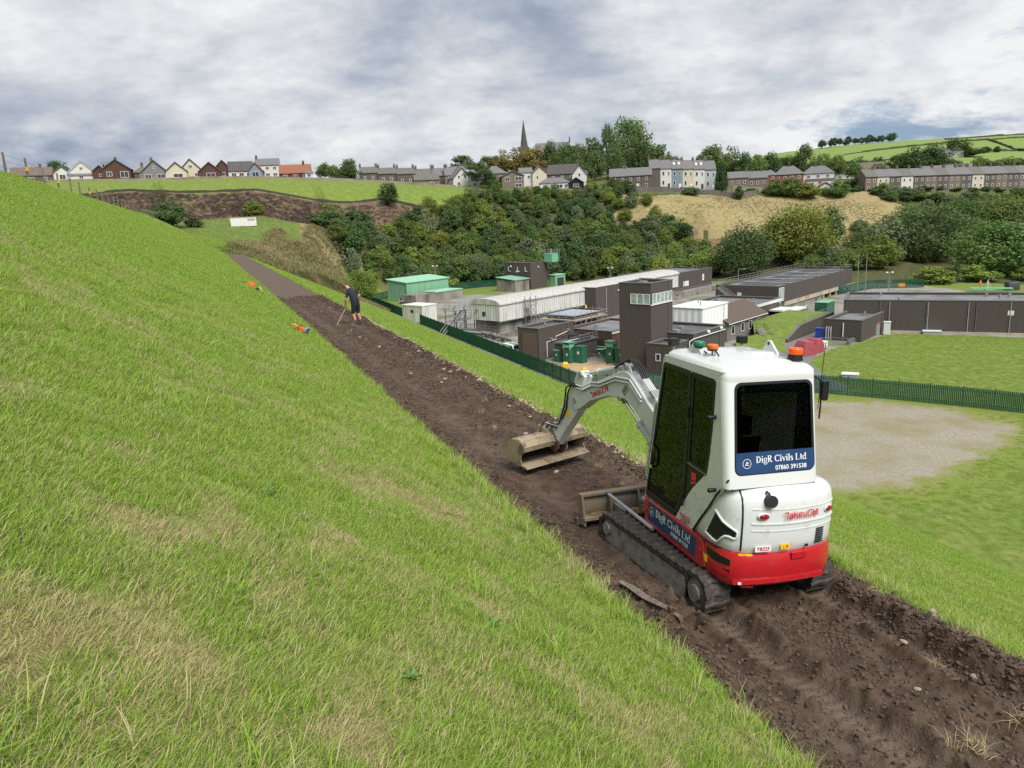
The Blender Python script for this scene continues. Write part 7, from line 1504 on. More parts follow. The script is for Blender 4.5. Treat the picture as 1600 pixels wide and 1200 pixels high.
# roof: domed slab with rolled edge
def rring(z, k, r): return [(a, b, z + (.012 if a > -.3 else 0)) for a, b in rrect(-1.015+k, .215-k, yr-.0+k, yl+.0-k, r, 6)]
MB().loft([rring(2.365, .004, .075), rring(2.42, .0, .08), rring(2.455, .004, .085), rring(2.488, .018, .09), rring(2.512, .045, .09), rring(2.525, .085, .08), rring(2.528, .15, .07), rring(2.540, .175, .07), rring(2.547, .24, .06)], True, True).build('roof', X_WHITE, CB, 60)
# door: black frame with glass, centre post, rear quarter glass, lower dark panel
dl = lambda p, q, t: (p, t, q)
Do = [(px_(.735), .735), (px_(2.0), 2.0), (px_(2.37), 2.37), (px_(2.37)-.06, 2.385), (-.36, 2.385), (-.41, 2.36), (-.415, 1.9), (-.41, 1.3), (-.40, 1.05), (-.33, .90), (-.245, .760), (-.23, .735)]
Di = [(px_(.79)-.03, .80), (px_(2.0)-.04, 2.0), (px_(2.32)-.04, 2.32), (px_(2.33)-.08, 2.335), (-.345, 2.335), (-.36, 2.315), (-.36, 1.9), (-.355, 1.3), (-.35, 1.07), (-.28, .925), (-.215, .815), (-.20, .80)]
DR = MB().ring(Do, Di, .585, .612, dl).build('door', X_BLK, CB, bevel=.004)
MB().prism(Di, .594, .600, dl).build('door_glass', X_GLASS, DR)
Qo = [(-.42, 2.385), (-.42, 1.9), (-.418, 1.42), (-.812, 1.40), (-.845, 1.62), (-.868, 1.90), (-.875, 2.34), (-.84, 2.385)]
Qi = [(-.46, 2.335), (-.46, 1.9), (-.455, 1.45), (-.77, 1.44), (-.815, 1.64), (-.835, 1.90), (-.838, 2.30), (-.81, 2.335)]
QW = MB().ring(Qo, Qi, .585, .606, dl).build('quarter_window', X_BLK, CB); MB().prism(Qi, .590, .596, dl).build('quarter_glass', X_GLASS, QW)
MB().prism([(-.418, 1.40), (-.80, 1.385), (-.76, 1.37), (-.66, 1.275), (-.56, 1.18), (-.46, 1.06), (-.42, 1.0)], .585, .602, dl).build('lower_panel', X_BLK, CB); MB().prism([(-.42, 1.405), (-.81, 1.392), (-.81, 1.400), (-.42, 1.413)], .600, .608, dl).build('sill_trim', X_STL, CB)
MB().prism([(-.52, 1.20), (-.52, 1.335), (-.605, 1.335), (-.605, 1.235)], .602, .604, dl).build('red_label', X_REDS, CB); build_each(MB().prism([(-.53, 1.235), (-.53, 1.265), (-.56, 1.265), (-.56, 1.235)], .604, .605, dl).prism([(-.575, 1.245), (-.575, 1.27), (-.597, 1.27), (-.597, 1.25)], .604, .605, dl).prism([(-.535, 1.30), (-.535, 1.31), (-.59, 1.31), (-.59, 1.30)], .604, .605, dl), 'label_mark', X_BLK, CB)
MB().tube([(px_(1.35)-.03, .612, 1.38), (px_(1.35)-.10, .63, 1.33), (px_(1.2)-.12, .63, 1.16), (px_(1.1)-.03, .612, 1.10)], .012, 8).build('door_handle', X_BLK, DR, 50); MB().box(px_(1.15)-.10, px_(1.15)-.04, .612, .635, 1.11, 1.145).build('door_lock', X_CHR, DR)
for z in (.98, 1.95): MB().cyl((-.39, .622, z-.06), (-.39, .622, z+.06), .016, n=8).build('hinge', X_BLK, DR, 40)
for x, z in ((-.905, 2.02), (-.99, 1.30)): MB().cyl((x, .595, z), (x-.0, .66, z), .020, n=10).ball((x, .665, z), .026, 10, 6).build('door_stop', X_BLK, CB, 50)
# front and right glazing
MB().add([(px_(.75)+.0, yr+.05, .75), (px_(.75)+.0, yl-.05, .75), (px_(2.38)+.0, yl-.05, 2.38), (px_(2.38)+.0, yr+.05, 2.38)], [(0, 1, 2, 3)]).build('windscreen', X_GLASS, CB); MB().add([(px_(1.1)-.05, yr+.02, 1.1), (-.8, yr+.02, 1.1), (-.8, yr+.02, 2.38), (px_(2.38)-.05, yr+.02, 2.38)], [(0, 1, 2, 3)]).build('right_glass', X_GLASS, CB)
MB().bar((px_(1.45)+.01, yr+.05, 1.45), (px_(1.45)+.01, yl-.05, 1.45), .03).build('windscreen_rail', X_BLK, CB)
# rear window with black surround and name banner
RWN = MB().prism(rrect(-.385, .485, 1.49, 2.375, .07), .012, .018, rf).build('rear_window', X_GLASSR, CB)
MB().ring(rrect(-.388, .488, 1.487, 2.378, .072), rrect(-.362, .462, 1.513, 2.352, .06), -.004, .012, rf).build('window_seal', X_BLK, RWN)
bz0, bz1 = 1.497, 1.705; low = [(a, b) for a, b in rrect(-.378, .478, bz0, 2.36, .06) if b < 1.63]
RB = MB().prism([(-.378, bz1), (.478, bz1)] + sorted([q for q in low if q[0] > 0], key=lambda q: -q[1]) + sorted([q for q in low if q[0] <= 0], key=lambda q: q[1]), -.008, -.003, rf).build('name_banner', X_NAVY, CB)
def flat_on_rear(me, name, y, z, par, sc=1.0, off=-.0095):
    o = link(name, me, par); k = (rx_(2.0) - rx_(1.0)); upd = Vector((k, 0, 1)).normalized(); nrm = Vector((-upd.z, 0, upd.x))
    o.matrix_local = Matrix(((0, upd.x*sc, nrm.x, rx_(z) + off), (-sc, 0, nrm.y, y), (0, upd.z*sc, nrm.z, z), (0, 0, 0, 1))); return o
me, wd_ = serif_text('DigR Civils Ltd', .105, X_LET, 'banner_lettering'); flat_on_rear(me, 'banner_lettering', .275, 1.600, RB, .575/wd_)
flat_on_rear(roundel(.045, X_LET), 'roundel', .375, 1.600, RB); flat_on_rear(text_mesh('phone_lettering', '07860 391538', .062, X_LET, .0008), 'phone_lettering', .06, 1.520, RB)
# interior
IN = MB().loft([[(x, y, z) for x, y in rrect(-.62, -.16, -.12, .34, .08)] for z in (.98, 1.06, 1.10)], True, True).loft([[(-.60 - .03*k + (.07 if j in (0, 1) else 0)*0, y, z) for j, y in enumerate((-.10, .32))] + [(-.48 - .06*k, .32, z), (-.48 - .06*k, -.10, z)] for k, z in enumerate((1.08, 1.35, 1.62, 1.72))], True, True).box(-.62, -.52, -.02, .24, 1.72, 1.92).build('seat', X_SEAT, CB, bevel=.03)
MB().box(-.66, -.12, -.10, .32, .70, .97).box(-.62, -.20, .36, .46, .72, 1.30).box(-.62, -.20, -.28, -.16, .72, 1.30).build('console', X_BLK, CB, bevel=.02)
for y in (.41, -.22): MB().cyl((-.24, y, 1.30), (-.20, y, 1.52), .018, n=8).ball((-.20, y, 1.54), .032, 8, 6).build('joystick', X_BLK, CB, 50)
for y in (.02, .14): MB().cyl((.22, y, .72), (.16, y, 1.24), .014, n=8).ball((.16, y, 1.25), .024, 8, 6).build('travel_lever', X_BLK, CB, 50)
MB().tube([(.14, .10 + .16*math.cos(R_(a)), 1.48 + .10*math.sin(R_(a))) for a in range(0, 361, 30)], .012, 6).build('grab_hoop', X_BLK, CB, 60); MB().box(.10, .16, .35, .50, 2.16, 2.28).build('interior_light', X_BLK, CB)
build_each(MB().loft([[(rx_(z) + d_, y, z) for d_, y in ((.03, .395), (.03, .435), (.045, .435), (.045, .395))] for z in (1.50, 2.27)], True, True).loft([[(rx_(z) + d_, y, z) for d_, y in ((.03, -.335), (.03, -.295), (.045, -.295), (.045, -.335))] for z in (1.50, 2.18)], True, True), 'orange_reflector', mat('orange_strap', (.85, .16, .03), .5), CB); MB().cyl((rx_(2.2)+.06, .42, 2.27), (rx_(2.2)+.06, -.34, 2.27), .010, n=6).build('blind_rail', X_STL, CB)
MB().box(-.98, .2, yr+.06, yl-.07, 2.34, 2.372).build('headliner', X_BLK, CB)
# things on the roof
MB().prism([(.02, 2.52), (-.30, 2.52), (-.30, 2.545), (-.19, 2.66), (-.14, 2.66)], .42, .445, dl).build('lifting_lug', X_WHITE, CB, bevel=.006); MB().prism([(-.16, 2.52), (-.44, 2.52), (-.44, 2.545), (-.30, 2.66), (-.25, 2.66)], -.40, -.375, dl).build('lifting_lug', X_WHITE, CB, bevel=.006)
for y, x, z in ((.4455, -.165, 2.625), (-.3745, -.277, 2.625)): MB().cyl((x, y, z), (x, y+.002, z), .018, n=12).build('lug_hole', X_BLK, CB)
def beacon(x, y, z, m, r, h, base, nm): 
    b = MB().loft([[(x + r*k*math.cos(R_(a)), y + r*k*math.sin(R_(a)), z + base + h*f) for a in range(0, 360, 20)] for f, k in ((0, 1), (.2, 1.04), (.75, 1.03), (.93, .95), (1, .8))], True, True).build(nm, m, CB, 50)
    MB().cyl((x, y, z), (x, y, z + base), r*1.12 if base > .05 else r*.85, r, 18).build('beacon_base', X_BLK, b, 40); return b
beacon(-.80, -.33, 2.535, X_ORG, .070, .065, .062, 'beacon'); 
for x, y, m, nm in ((-.22, .43, X_GRN, 'green_light'), (-.44, .40, X_AMB, 'amber_light')):
    b = beacon(x, y, 2.60, m, .058, .045, .022, nm); MB().bar((x, y, 2.52), (x, y, 2.60), .014).bar((x-.05, y-.01, 2.52), (x-.03, y-.01, 2.60), .012).build('bracket', X_STL, b)
MB().tube([(-.46, .38, 2.60), (-.50, .36, 2.56), (-.52, .37, 2.53), (-.46, .36, 2.525), (-.36, .38, 2.53), (-.28, .40, 2.57)], .008, 6).build('cable', X_HOSE, CB, 60)
for y in (.50, -.36): b = MB().loft([[(.20 + dx, y + a, 2.60 + b_) for a, b_ in rrect(-.05, .05, -.042, .042, .015)] for dx in (-.035, .045)], True, True).build('work_light', X_BLK, CB, 50); MB().cyl((.20, y, 2.46), (.20, y, 2.55), .014, n=8).build('bracket', X_STL, b, 40)
for x, y in ((.10, .1), (-.42, -.05)): pass
MB().loft([[(x*1, y, 2.548) for x, y in rrect(-.55, -.28, -.30, -.02, .05)], [(x, y, 2.570) for x, y in rrect(-.53, -.30, -.28, -.04, .04)]], True, True).build('roof_hatch', X_WHITE, CB, 50)
# handrail at the front post, mirror arm and aerial on the right
MB().tube([(px_(.95)+.03, .52, .92), (px_(.95)+.14, .56, .94), (px_(1.3)+.15, .56, 1.3), (px_(1.85)+.14, .56, 1.84), (px_(1.95)+.08, .54, 1.90), (px_(1.9)+.03, .52, 1.90)], .018, 10).build('handrail', X_GREY, CB, 60)
MB().tube([(-.93, -.46, 2.40), (-.95, -.54, 2.34), (-.96, -.56, 2.10), (-.97, -.55, 1.95)], .009, 6).build('mirror_arm', X_BLK, CB, 60); MB().loft([[(-.97 + dx, -.585 + a, 2.24 + b_) for a, b_ in rrect(-.035, .035, -.10, .10, .02)] for dx in (-.02, .02)], True, True).build('mirror', X_BLK, CB, 50); MB().tube([(-.96, -.53, 2.05), (-.97, -.545, 2.72)], .004, 5).build('aerial', X_BLK, CB)
# ---- boom, arm and bucket in one swung plane
SWG = R_(12); FT = Vector((.75, -.20, 0)); bd = Vector((math.cos(SWG), math.sin(SWG), 0)); bn = Vector((-math.sin(SWG), math.cos(SWG), 0))
def bp(s, z, t=0.0): q = FT + bd*s + bn*t; return (q.x, q.y, z)
BF = lambda p, q, t: bp(p, q, t)
MB().prism([(-.30, .42), (.12, .42), (.16, .62), (.10, .98), (-.06, 1.02), (-.16, .80), (-.30, .74)], -.11, .11, BF).cyl(bp(0, .40), bp(0, 1.0), .10, n=14).build('swing_post', X_GREY, EX, 40)
BM = MB().prism([(-.08, .80), (.10, .74), (.60, 1.02), (1.20, 1.43), (1.42, 1.51), (1.80, 1.475), (2.25, 1.31), (2.52, 1.13), (2.66, 1.08), (2.74, 1.18), (2.76, 1.27), (2.70, 1.35), (2.45, 1.44), (2.05, 1.66), (1.72, 1.80), (1.50, 1.90), (1.36, 1.90), (1.20, 1.80), (.90, 1.56), (.45, 1.24), (-.06, .96), (-.12, .88)], -.092, .092, BF).build('boom', X_GREY, EX, bevel=.014)
build_each(MB().prism([(1.28, 1.84), (1.36, 2.00), (1.46, 2.02), (1.54, 1.88)], -.075, -.045, BF).prism([(1.28, 1.84), (1.36, 2.00), (1.46, 2.02), (1.54, 1.88)], .045, .075, BF), 'cylinder_bracket', X_GREY, BM, bevel=.006)
build_each(MB().cyl(bp(1.42, 1.97, -.10), bp(1.42, 1.97, .10), .035, n=12).cyl(bp(2.66, 1.24, -.11), bp(2.66, 1.24, .11), .04, n=12).cyl(bp(1.52, 1.50, -.11), bp(1.52, 1.50, .11), .035, n=12), 'pivot_pin', X_STL, BM, 40)
def cylinder(name, a, b, r, par, f=.62):
    a, b = Vector(a), Vector(b); o = MB().cyl(a, a.lerp(b, f), r, n=16).cyl(a.lerp(b, f-.03), a.lerp(b, f+.012), r*1.16, n=16).build(name, X_GREY, par, 40); MB().cyl(a.lerp(b, f), b, r*.52, n=12).build('rod', X_CHR, o, 40); build_each(MB().ball(a, r*1.15, 10, 6).ball(b, r*1.0, 10, 6), 'eye', X_STL, o, 50); return o
cylinder('boom_cylinder', bp(.20, .55), bp(1.52, 1.46), .052, EX, .72); cylinder('arm_cylinder', bp(1.42, 1.97), bp(2.52, 1.66), .045, EX, .70)
# maker's lettering on the boom flank, code plate
def flat_on_boom(me, name, s, z, ang, par, t=.0945, sc=1.0):
    o = link(name, me, par); xd = (-bd*math.cos(ang) + Vector((0, 0, 1))*math.sin(ang))*sc; yd = (bd*math.sin(ang) + Vector((0, 0, 1))*math.cos(ang))*sc; q = FT + bd*s + bn*t
    o.matrix_local = Matrix(((xd.x, yd.x, bn.x, q.x), (xd.y, yd.y, bn.y, q.y), (xd.z, yd.z, bn.z, z), (0, 0, 0, 1))); return o
flat_on_boom(logo(.082, X_REDL), 'maker_lettering', 2.02, 1.50, R_(24), BM)
mb = MB(); rq = random.Random(5)
for i in range(6):
    for j in range(9):
        if rq.random() < .55: mb.box(i*.012, i*.012+.010, j*.012, j*.012+.010, 0, .001)
flat_on_boom(MB().ring([(-.01, -.01), (.084, -.01), (.084, .12), (-.01, .12)], [(-.004, -.004), (.078, -.004), (.078, .114), (-.004, .114)], 0, .001).mesh('chart_frame', X_BLK), 'chart_label', 1.46, 1.62, R_(-38), BM)
mb = MB()
for j in range(6): mb.box(.004, .070 - .010*(j % 3), .006 + j*.018, .014 + j*.018, 0, .001)
flat_on_boom(mb.mesh('chart_lines', X_BLK), 'chart_lines', 1.46, 1.62, R_(-38), BM)
# hoses and hard lines along the boom
for k, t in enumerate((.045, .015, -.015, -.045)):
    MB().tube([bp(.05, 1.12, t), bp(.45, 1.40, t), bp(.88, 1.70, t), bp(1.10, 1.86, t)], .012, 8).build('hard_line', X_GREY, BM, 60); MB().tube([bp(1.08, 1.85, t), bp(1.22, 2.00, t*1.3), bp(1.36, 2.08 - .01*k, t*1.4), bp(1.52, 2.00, t*1.5), bp(1.70, 1.90, t*1.4)], .014, 8).build('hose', X_HOSE, BM, 60)
for s, z in ((.50, 1.42), (.86, 1.68)): MB().box(-.06, .06, -.07, .07, -.02, .02).build('hose_clamp', X_STL, BM).matrix_local = Matrix.Translation(bp(s, z)) @ Matrix.Rotation(SWG, 4, 'Z') @ Matrix.Rotation(R_(-36), 4, 'Y')
for t, dz in ((.105, 0), (.105, .05)): MB().tube([bp(1.02, 1.55 + dz, t), bp(1.30, 1.76 + dz, t), bp(1.62, 1.74 + dz, t), bp(2.0, 1.58 + dz, t), bp(2.18, 1.56 + dz, t), bp(2.44, 1.44 + dz, t), bp(2.62, 1.44 + dz, t)], .012, 8).build('hard_line', X_GREY, BM, 60)
MB().tube([bp(2.60, 1.47, .085), bp(2.78, 1.44, .10), bp(2.86, 1.30, .10), bp(2.90, 1.05, .095), bp(3.02, .86, .09)], .014, 8).build('hose', X_HOSE, BM, 60); MB().tube([bp(2.62, 1.42, .085), bp(2.72, 1.50, .09), bp(2.88, 1.40, .12), bp(2.93, 1.10, .11), bp(3.10, .76, .10)], .013, 8).build('hose', X_HOSE, BM, 60)
MB().tube([bp(1.95, 1.92, .02), bp(1.80, 1.98, .05), bp(1.66, 1.92, .04)], .014, 8).build('hose', X_HOSE, BM, 60); MB().tube([bp(.30, .95, .09), bp(.62, 1.10, .11), bp(.84, 1.02, .10), bp(.70, .82, .09), bp(.48, .74, .08)], .015, 8).build('hose', X_HOSE, BM, 60)
# arm
AR = MB().prism([(2.44, 1.64), (2.56, 1.72), (2.66, 1.66), (2.78, 1.44), (2.90, 1.22), (3.12, .80), (3.30, .48), (3.27, .40), (3.18, .38), (2.98, .64), (2.68, .98), (2.56, 1.12), (2.54, 1.28), (2.50, 1.46)], -.078, .078, BF).build('arm', X_GREY, EX, bevel=.014)
flat_on_boom(MB().cyl((0, 0, 0), (0, 0, .002), .065, n=20).mesh('warning_disc', X_YS), 'warning_disc', 2.86, .98, 0, AR, .0795)
build_each(MB().cyl(bp(2.54, 1.66, -.10), bp(2.54, 1.66, .10), .04, n=14).cyl(bp(3.235, .44, -.12), bp(3.235, .44, .12), .032, n=12), 'pivot_pin', X_STL, AR, 40)
cylinder('bucket_cylinder', bp(2.76, 1.46), bp(3.36, .70), .038, EX, .62)
build_each(MB().prism([(3.33, .72), (3.40, .70), (3.24, .52), (3.17, .54)], .07, .09, BF).prism([(3.33, .72), (3.40, .70), (3.24, .52), (3.17, .54)], -.09, -.07, BF).prism([(3.33, .72), (3.41, .70), (3.50, .44), (3.43, .42)], .05, .068, BF).prism([(3.33, .72), (3.41, .70), (3.50, .44), (3.43, .42)], -.068, -.05, BF), 'bucket_link', X_STL, EX, bevel=.004)
# quick hitch with tilt block, wide grading bucket
HT = MB().prism([(3.12, .46), (3.24, .50), (3.52, .46), (3.56, .36), (3.48, .26), (3.22, .26), (3.13, .34)], -.09, -.06, BF).prism([(3.12, .46), (3.24, .50), (3.52, .46), (3.56, .36), (3.48, .26), (3.22, .26), (3.13, .34)], .06, .09, BF).build('quick_hitch', dirty_mat('hitch_rust', (.10, .055, .04), .6, MUD, .5), EX, bevel=.004)
MB().cyl(bp(3.30, .30, -.16), bp(3.56, .28, -.16), .05, n=12).cyl(bp(3.34, .34, .06), bp(3.42, .36, .30), .032, n=10).cyl(bp(3.42, .36, .28), bp(3.45, .34, .48), .018, n=8).build('tilt_cylinder', X_STL, HT, 40)
for k in range(4): MB().tube([bp(3.10 + .04*k, .78 - .04*k, .06), bp(3.30 + .05*k, .72, .10 + .03*k), bp(3.46, .52 - .02*k, .14 + .04*k), bp(3.40, .38, .18 + .05*k)], .011, 6).build('hose', X_HOSE if k % 2 else X_GREY, HT, 60)
BA = R_(9); bkd = Vector((math.cos(SWG + BA), math.sin(SWG + BA), 0)); bkn = Vector((-math.sin(SWG + BA), math.cos(SWG + BA), 0)); bc = FT + bd*3.46
def kp(s, t, z, tilt=-.045): q = bc + bkd*s + bkn*t; return (q.x, q.y, z + .13 + t*tilt)
bo = [(-.27, .25), (-.285, .33), (-.245, .395), (-.12, .425), (.05, .415), (.16, .355), (.21, .26), (.205, .15), (.135, .06), (.0, .02), (-.14, .01), (-.26, .02)]
bi = [(-.25, .25), (-.262, .325), (-.23, .372), (-.115, .40), (.045, .392), (.14, .338), (.186, .252), (.18, .158), (.12, .08), (.0, .044), (-.14, .034), (-.25, .042)]
HW = .66; bc = bc + bkn*.10 + bkd*.06
BK = MB().loft([[kp(s, t, z) for s, z in bo] + [kp(s, t, z) for s, z in reversed(bi)] for t in np.linspace(-HW, HW, 7)], True, True).build('bucket', X_BKT, EX, 40)
MB().loft([[kp(s, t, z) for s, z in [(a_ - .003, b_ - .003) for a_, b_ in bi[1:8]] + [(a_, b_ + .003) for a_, b_ in bi[8:-1]]] for t in np.linspace(-HW + .01, HW - .01, 5)], closed=False).build('bucket_lining', mat('bucket_mud_shade', (.045, .032, .025), .9, (.085, .062, .045), 8, 6, .8, 25), BK, 60)  # muddy lining, coloured darker to put the shade inside the bucket into it
cheek = bo + [(-.21, .12), (-.235, .19)]
for t in (-HW - .012, HW): MB().loft([[kp(s, t, z) for s, z in cheek], [kp(s, t + .012, z) for s, z in cheek]], True, True).build('bucket_cheek', X_BKT, BK, bevel=.003)
MB().loft([[kp(s, t, z) for s, z in ((-.24, .008), (-.37, -.01), (-.38, .004), (-.24, .045))] for t in (-HW, HW)], True, True).build('cutting_edge', X_BKT, BK); MB().loft([[kp(s, t, z) for s, z in ((-.20, .41), (-.16, .435), (-.02, .43), (-.04, .41))] for t in (-HW, HW)], True, True).build('top_tube', X_BKT, BK, 60)
for t in (-.10, .10): MB().loft([[kp(s, t - .012, z) for s, z in ((-.16, .40), (-.16, .50), (.06, .54), (.14, .40))], [kp(s, t + .012, z) for s, z in ((-.16, .40), (-.16, .50), (.06, .54), (.14, .40))]], True, True).build('bucket_ear', X_BKT, BK)

# ------------------------------------------------------------------ people
def skin_body(name, joints, edges, mats, parent, assign, sub=2):
    """one continuous figure: joints {key: (x, y, z, r or (rx, ry))}; grown with a skin modifier"""
    keys = [k for k in joints if isinstance(joints[k], tuple)]; me = bpy.data.meshes.new(name); me.from_pydata([joints[k][:3] for k in keys], [(keys.index(a), keys.index(b)) for a, b in edges], [])
    o = bpy.data.objects.new(name, me); COL.objects.link(o); sm = o.modifiers.new('skin', 'SKIN'); sm.use_smooth_shade = True
    for i, k in enumerate(keys):
        r = joints[k][3]; me.skin_vertices[0].data[i].radius = (r, r) if isinstance(r, (int, float)) else r; me.skin_vertices[0].data[i].use_root = (k == 'pelvis')
    sb = o.modifiers.new('subdivision', 'SUBSURF'); sb.levels = sb.render_levels = sub
    ev = o.evaluated_get(bpy.context.evaluated_depsgraph_get()); m2 = bpy.data.meshes.new_from_object(ev); bpy.data.objects.remove(o)
    m2.materials.clear()
    for q in mats: m2.materials.append(q)
    for f in m2.polygons: f.material_index = assign(f.center); f.use_smooth = True
    b = link(name, m2, parent); return b
def person(label, loc, rz, h, shirt, trousers, shoes, hair, pose, hat=None, parts=True):
    """standing figure leaning forward; local +x is where it faces"""
    t = thing('person', label, 'person', loc, rz); skin = mat('skin', (.52, .28, .20), .6, (.46, .23, .17), 6)
    J = pose; E_ = [('pelvis', 'belly'), ('belly', 'chest'), ('chest', 'neck0'), ('neck0', 'neck'), ('neck', 'head0'), ('head0', 'head1'), ('head1', 'head2')]
    for s in 'LR': E_ += [('pelvis', 'hip' + s), ('hip' + s, 'knee' + s), ('knee' + s, 'calf' + s), ('calf' + s, 'ankle' + s), ('ankle' + s, 'ball' + s), ('ball' + s, 'toe' + s), ('chest', 'sh' + s), ('sh' + s, 'el' + s), ('el' + s, 'wr' + s), ('wr' + s, 'hand' + s)]
    E_ = [e for e in E_ if e[0] in J and e[1] in J]
    kz = min(J['kneeL'][2], J['kneeR'][2])
    def assign(c):
        # nearest bone decides the cloth
        best, bd_ = None, 1e9
        for a, b in E_:
            A, B_ = Vector(J[a][:3]), Vector(J[b][:3]); d = B_ - A; f = max(0, min(1, (c - A).dot(d)/max(d.length_squared, 1e-6))); q = (A + d*f - c).length
            if q < bd_: best, bd_, bf = (a, b), q, f
        n = best[0]
        if n in ('neck0', 'neck', 'head0', 'head1'): return 3 if (n == 'head1' or (n == 'head0' and (c - Vector(J['head0'][:3])).dot(Vector((-.7, 0, .7))) > .02)) and (c.z > J['head0'][2] + .0) and (c - Vector(J['head1'][:3])).dot(Vector((1, 0, -.2))) < .055 else 0
        if n.startswith('sh'): return 1 if bf < .72 else 0
        if n.startswith(('el', 'wr')): return 0
        if n in ('chest', 'belly'): return 1
        if n == 'pelvis': return 2 if (best[1].startswith('hip') or bf < .45) else 1
        if n.startswith('hip'): return 2
        if n.startswith('knee'): return 2 if bf < .12 else 0
        if n.startswith('calf'): return 0 if bf < .45 else 4
        return 4
    b = skin_body('body', J, E_, [skin, shirt, trousers, hair, shoes], t, assign)
    hp, hc = Vector(J['head1'][:3]), Vector(J['head0'][:3]); f = Vector((math.cos(J['look']), 0, math.sin(J['look'])))
    up = Vector((-f.z, 0, f.x)); c = (hp + hc)/2
    MB().loft([[c + f*(.088 + dx) + Vector((0, y*k, 0)) + up*(z*k - .012) for y, z in ((-.014, -.02), (.014, -.02), (.008, .02), (-.008, .02))] for dx, k in ((-.01, 1.2), (.022, .5))], True, True).build('nose', skin, t, 60)
    for s in (-1, 1):
        MB().ball(c + f*.080 + up*.022 + Vector((0, s*.032, 0)), .011, 8, 6).build('eye', mat('eye_dark', (.03, .02, .015), .2), t, 60); MB().ball(c - f*.005 + Vector((0, s*.080, 0)), (.018, .010, .028), 8, 6).build('ear', skin, t, 60)
    MB().ball(c + f*.082 - up*.045, (.010, .026, .007), 8, 6).build('mouth', mat('lips', (.36, .14, .11), .6), t, 60)
    if parts:
        for s in 'LR':      # five bent fingers on each hand
            w, hd = Vector(J['wr' + s][:3]), Vector(J['hand' + s][:3]); d = (hd - w).normalized(); side = d.cross(Vector((1, 0, 0))).normalized() if abs(d.x) < .9 else Vector((0, 1, 0)); fw = side.cross(d).normalized(); cu = J.get('curl' + s, fw)
            for k, (off, ln) in enumerate(((-.027, .062), (-.009, .072), (.009, .068), (.026, .054))):
                a = hd + fw.cross(d)*off; MB().tube([a - d*.015, a + d*ln*.45 + cu*.012, a + d*ln*.62 + cu*ln*.45, a + d*ln*.35 + cu*ln*.8], [.0095, .009, .0082, .0065], 6).build('finger', skin, t, 60)
            a = w.lerp(hd, .55) + fw.cross(d)*-.032; MB().tube([a, a + d*.03 + cu*.03, a + d*.05 + cu*.05], [.012, .0105, .008], 6).build('thumb', skin, t, 60)
    if hat: MB().loft([[hp + Vector((.10*k*math.cos(R_(a)), .088*k*math.sin(R_(a)), z)) for a in range(0, 360, 24)] for z, k in ((.0, 1.12), (.03, 1.1), (.08, .9), (.11, .5))], True, True).build('helmet', hat, t, 60)
    return t
M_NAVY = mat('navy_tshirt', (.012, .015, .026), .9, (.020, .024, .038), 6, 5, .4, 40); M_SHORT = mat('navy_shorts', (.010, .012, .020), .9, (.016, .018, .028), 6); M_BOOT = mat('grey_boot', (.06, .055, .05), .8, (.10, .09, .08), 14); M_HAIR = mat('brown_hair', (.075, .045, .025), .8, (.05, .03, .018), 40)
GM = lambda u, v: (*xy(u, v), float(path_z(np.array([u]), np.array([v]))[0]))
mx, my, mz = GM(31.2, 5.62)
RAKER = dict(pelvis=(-.05, 0, .93, (.175, .155)), belly=(.02, 0, 1.10, (.18, .16)), chest=(.13, 0, 1.34, (.205, .175)), neck0=(.235, 0, 1.50, .075), neck=(.285, 0, 1.56, .058), head0=(.345, 0, 1.615, (.082, .076)), head1=(.375, 0, 1.69, (.095, .082)), head2=(.365, 0, 1.745, (.060, .055)), look=R_(-42),
    hipL=(-.03, .11, .86, .125), kneeL=(.05, .12, .50, .085), calfL=(.01, .12, .32, .062), ankleL=(-.03, .12, .10, .045), ballL=(.07, .13, .045, .046), toeL=(.15, .14, .035, .034), hipR=(-.05, -.11, .86, .125), kneeR=(-.03, -.13, .49, .085), calfR=(-.09, -.13, .32, .062), ankleR=(-.13, -.13, .10, .045), ballR=(-.03, -.14, .045, .046), toeR=(.05, -.15, .035, .034),
    shL=(.15, .20, 1.42, .072), elL=(.27, .25, 1.06, .052), wrL=(.36, .14, .81, .038), handL=(.385, .115, .735, .040), shR=(.13, -.21, 1.40, .072), elR=(-.06, -.38, 1.17, .052), wrR=(.15, -.18, 1.10, .038), handR=(.22, -.10, 1.13, .040), curlL=Vector((.5, -.6, -.4)), curlR=Vector((.6, .6, .1)))
man = person('man in navy t-shirt and shorts raking soil on the path', (mx, my, mz + .01), R_(162), 1.75, M_NAVY, M_SHORT, M_BOOT, M_HAIR, RAKER)
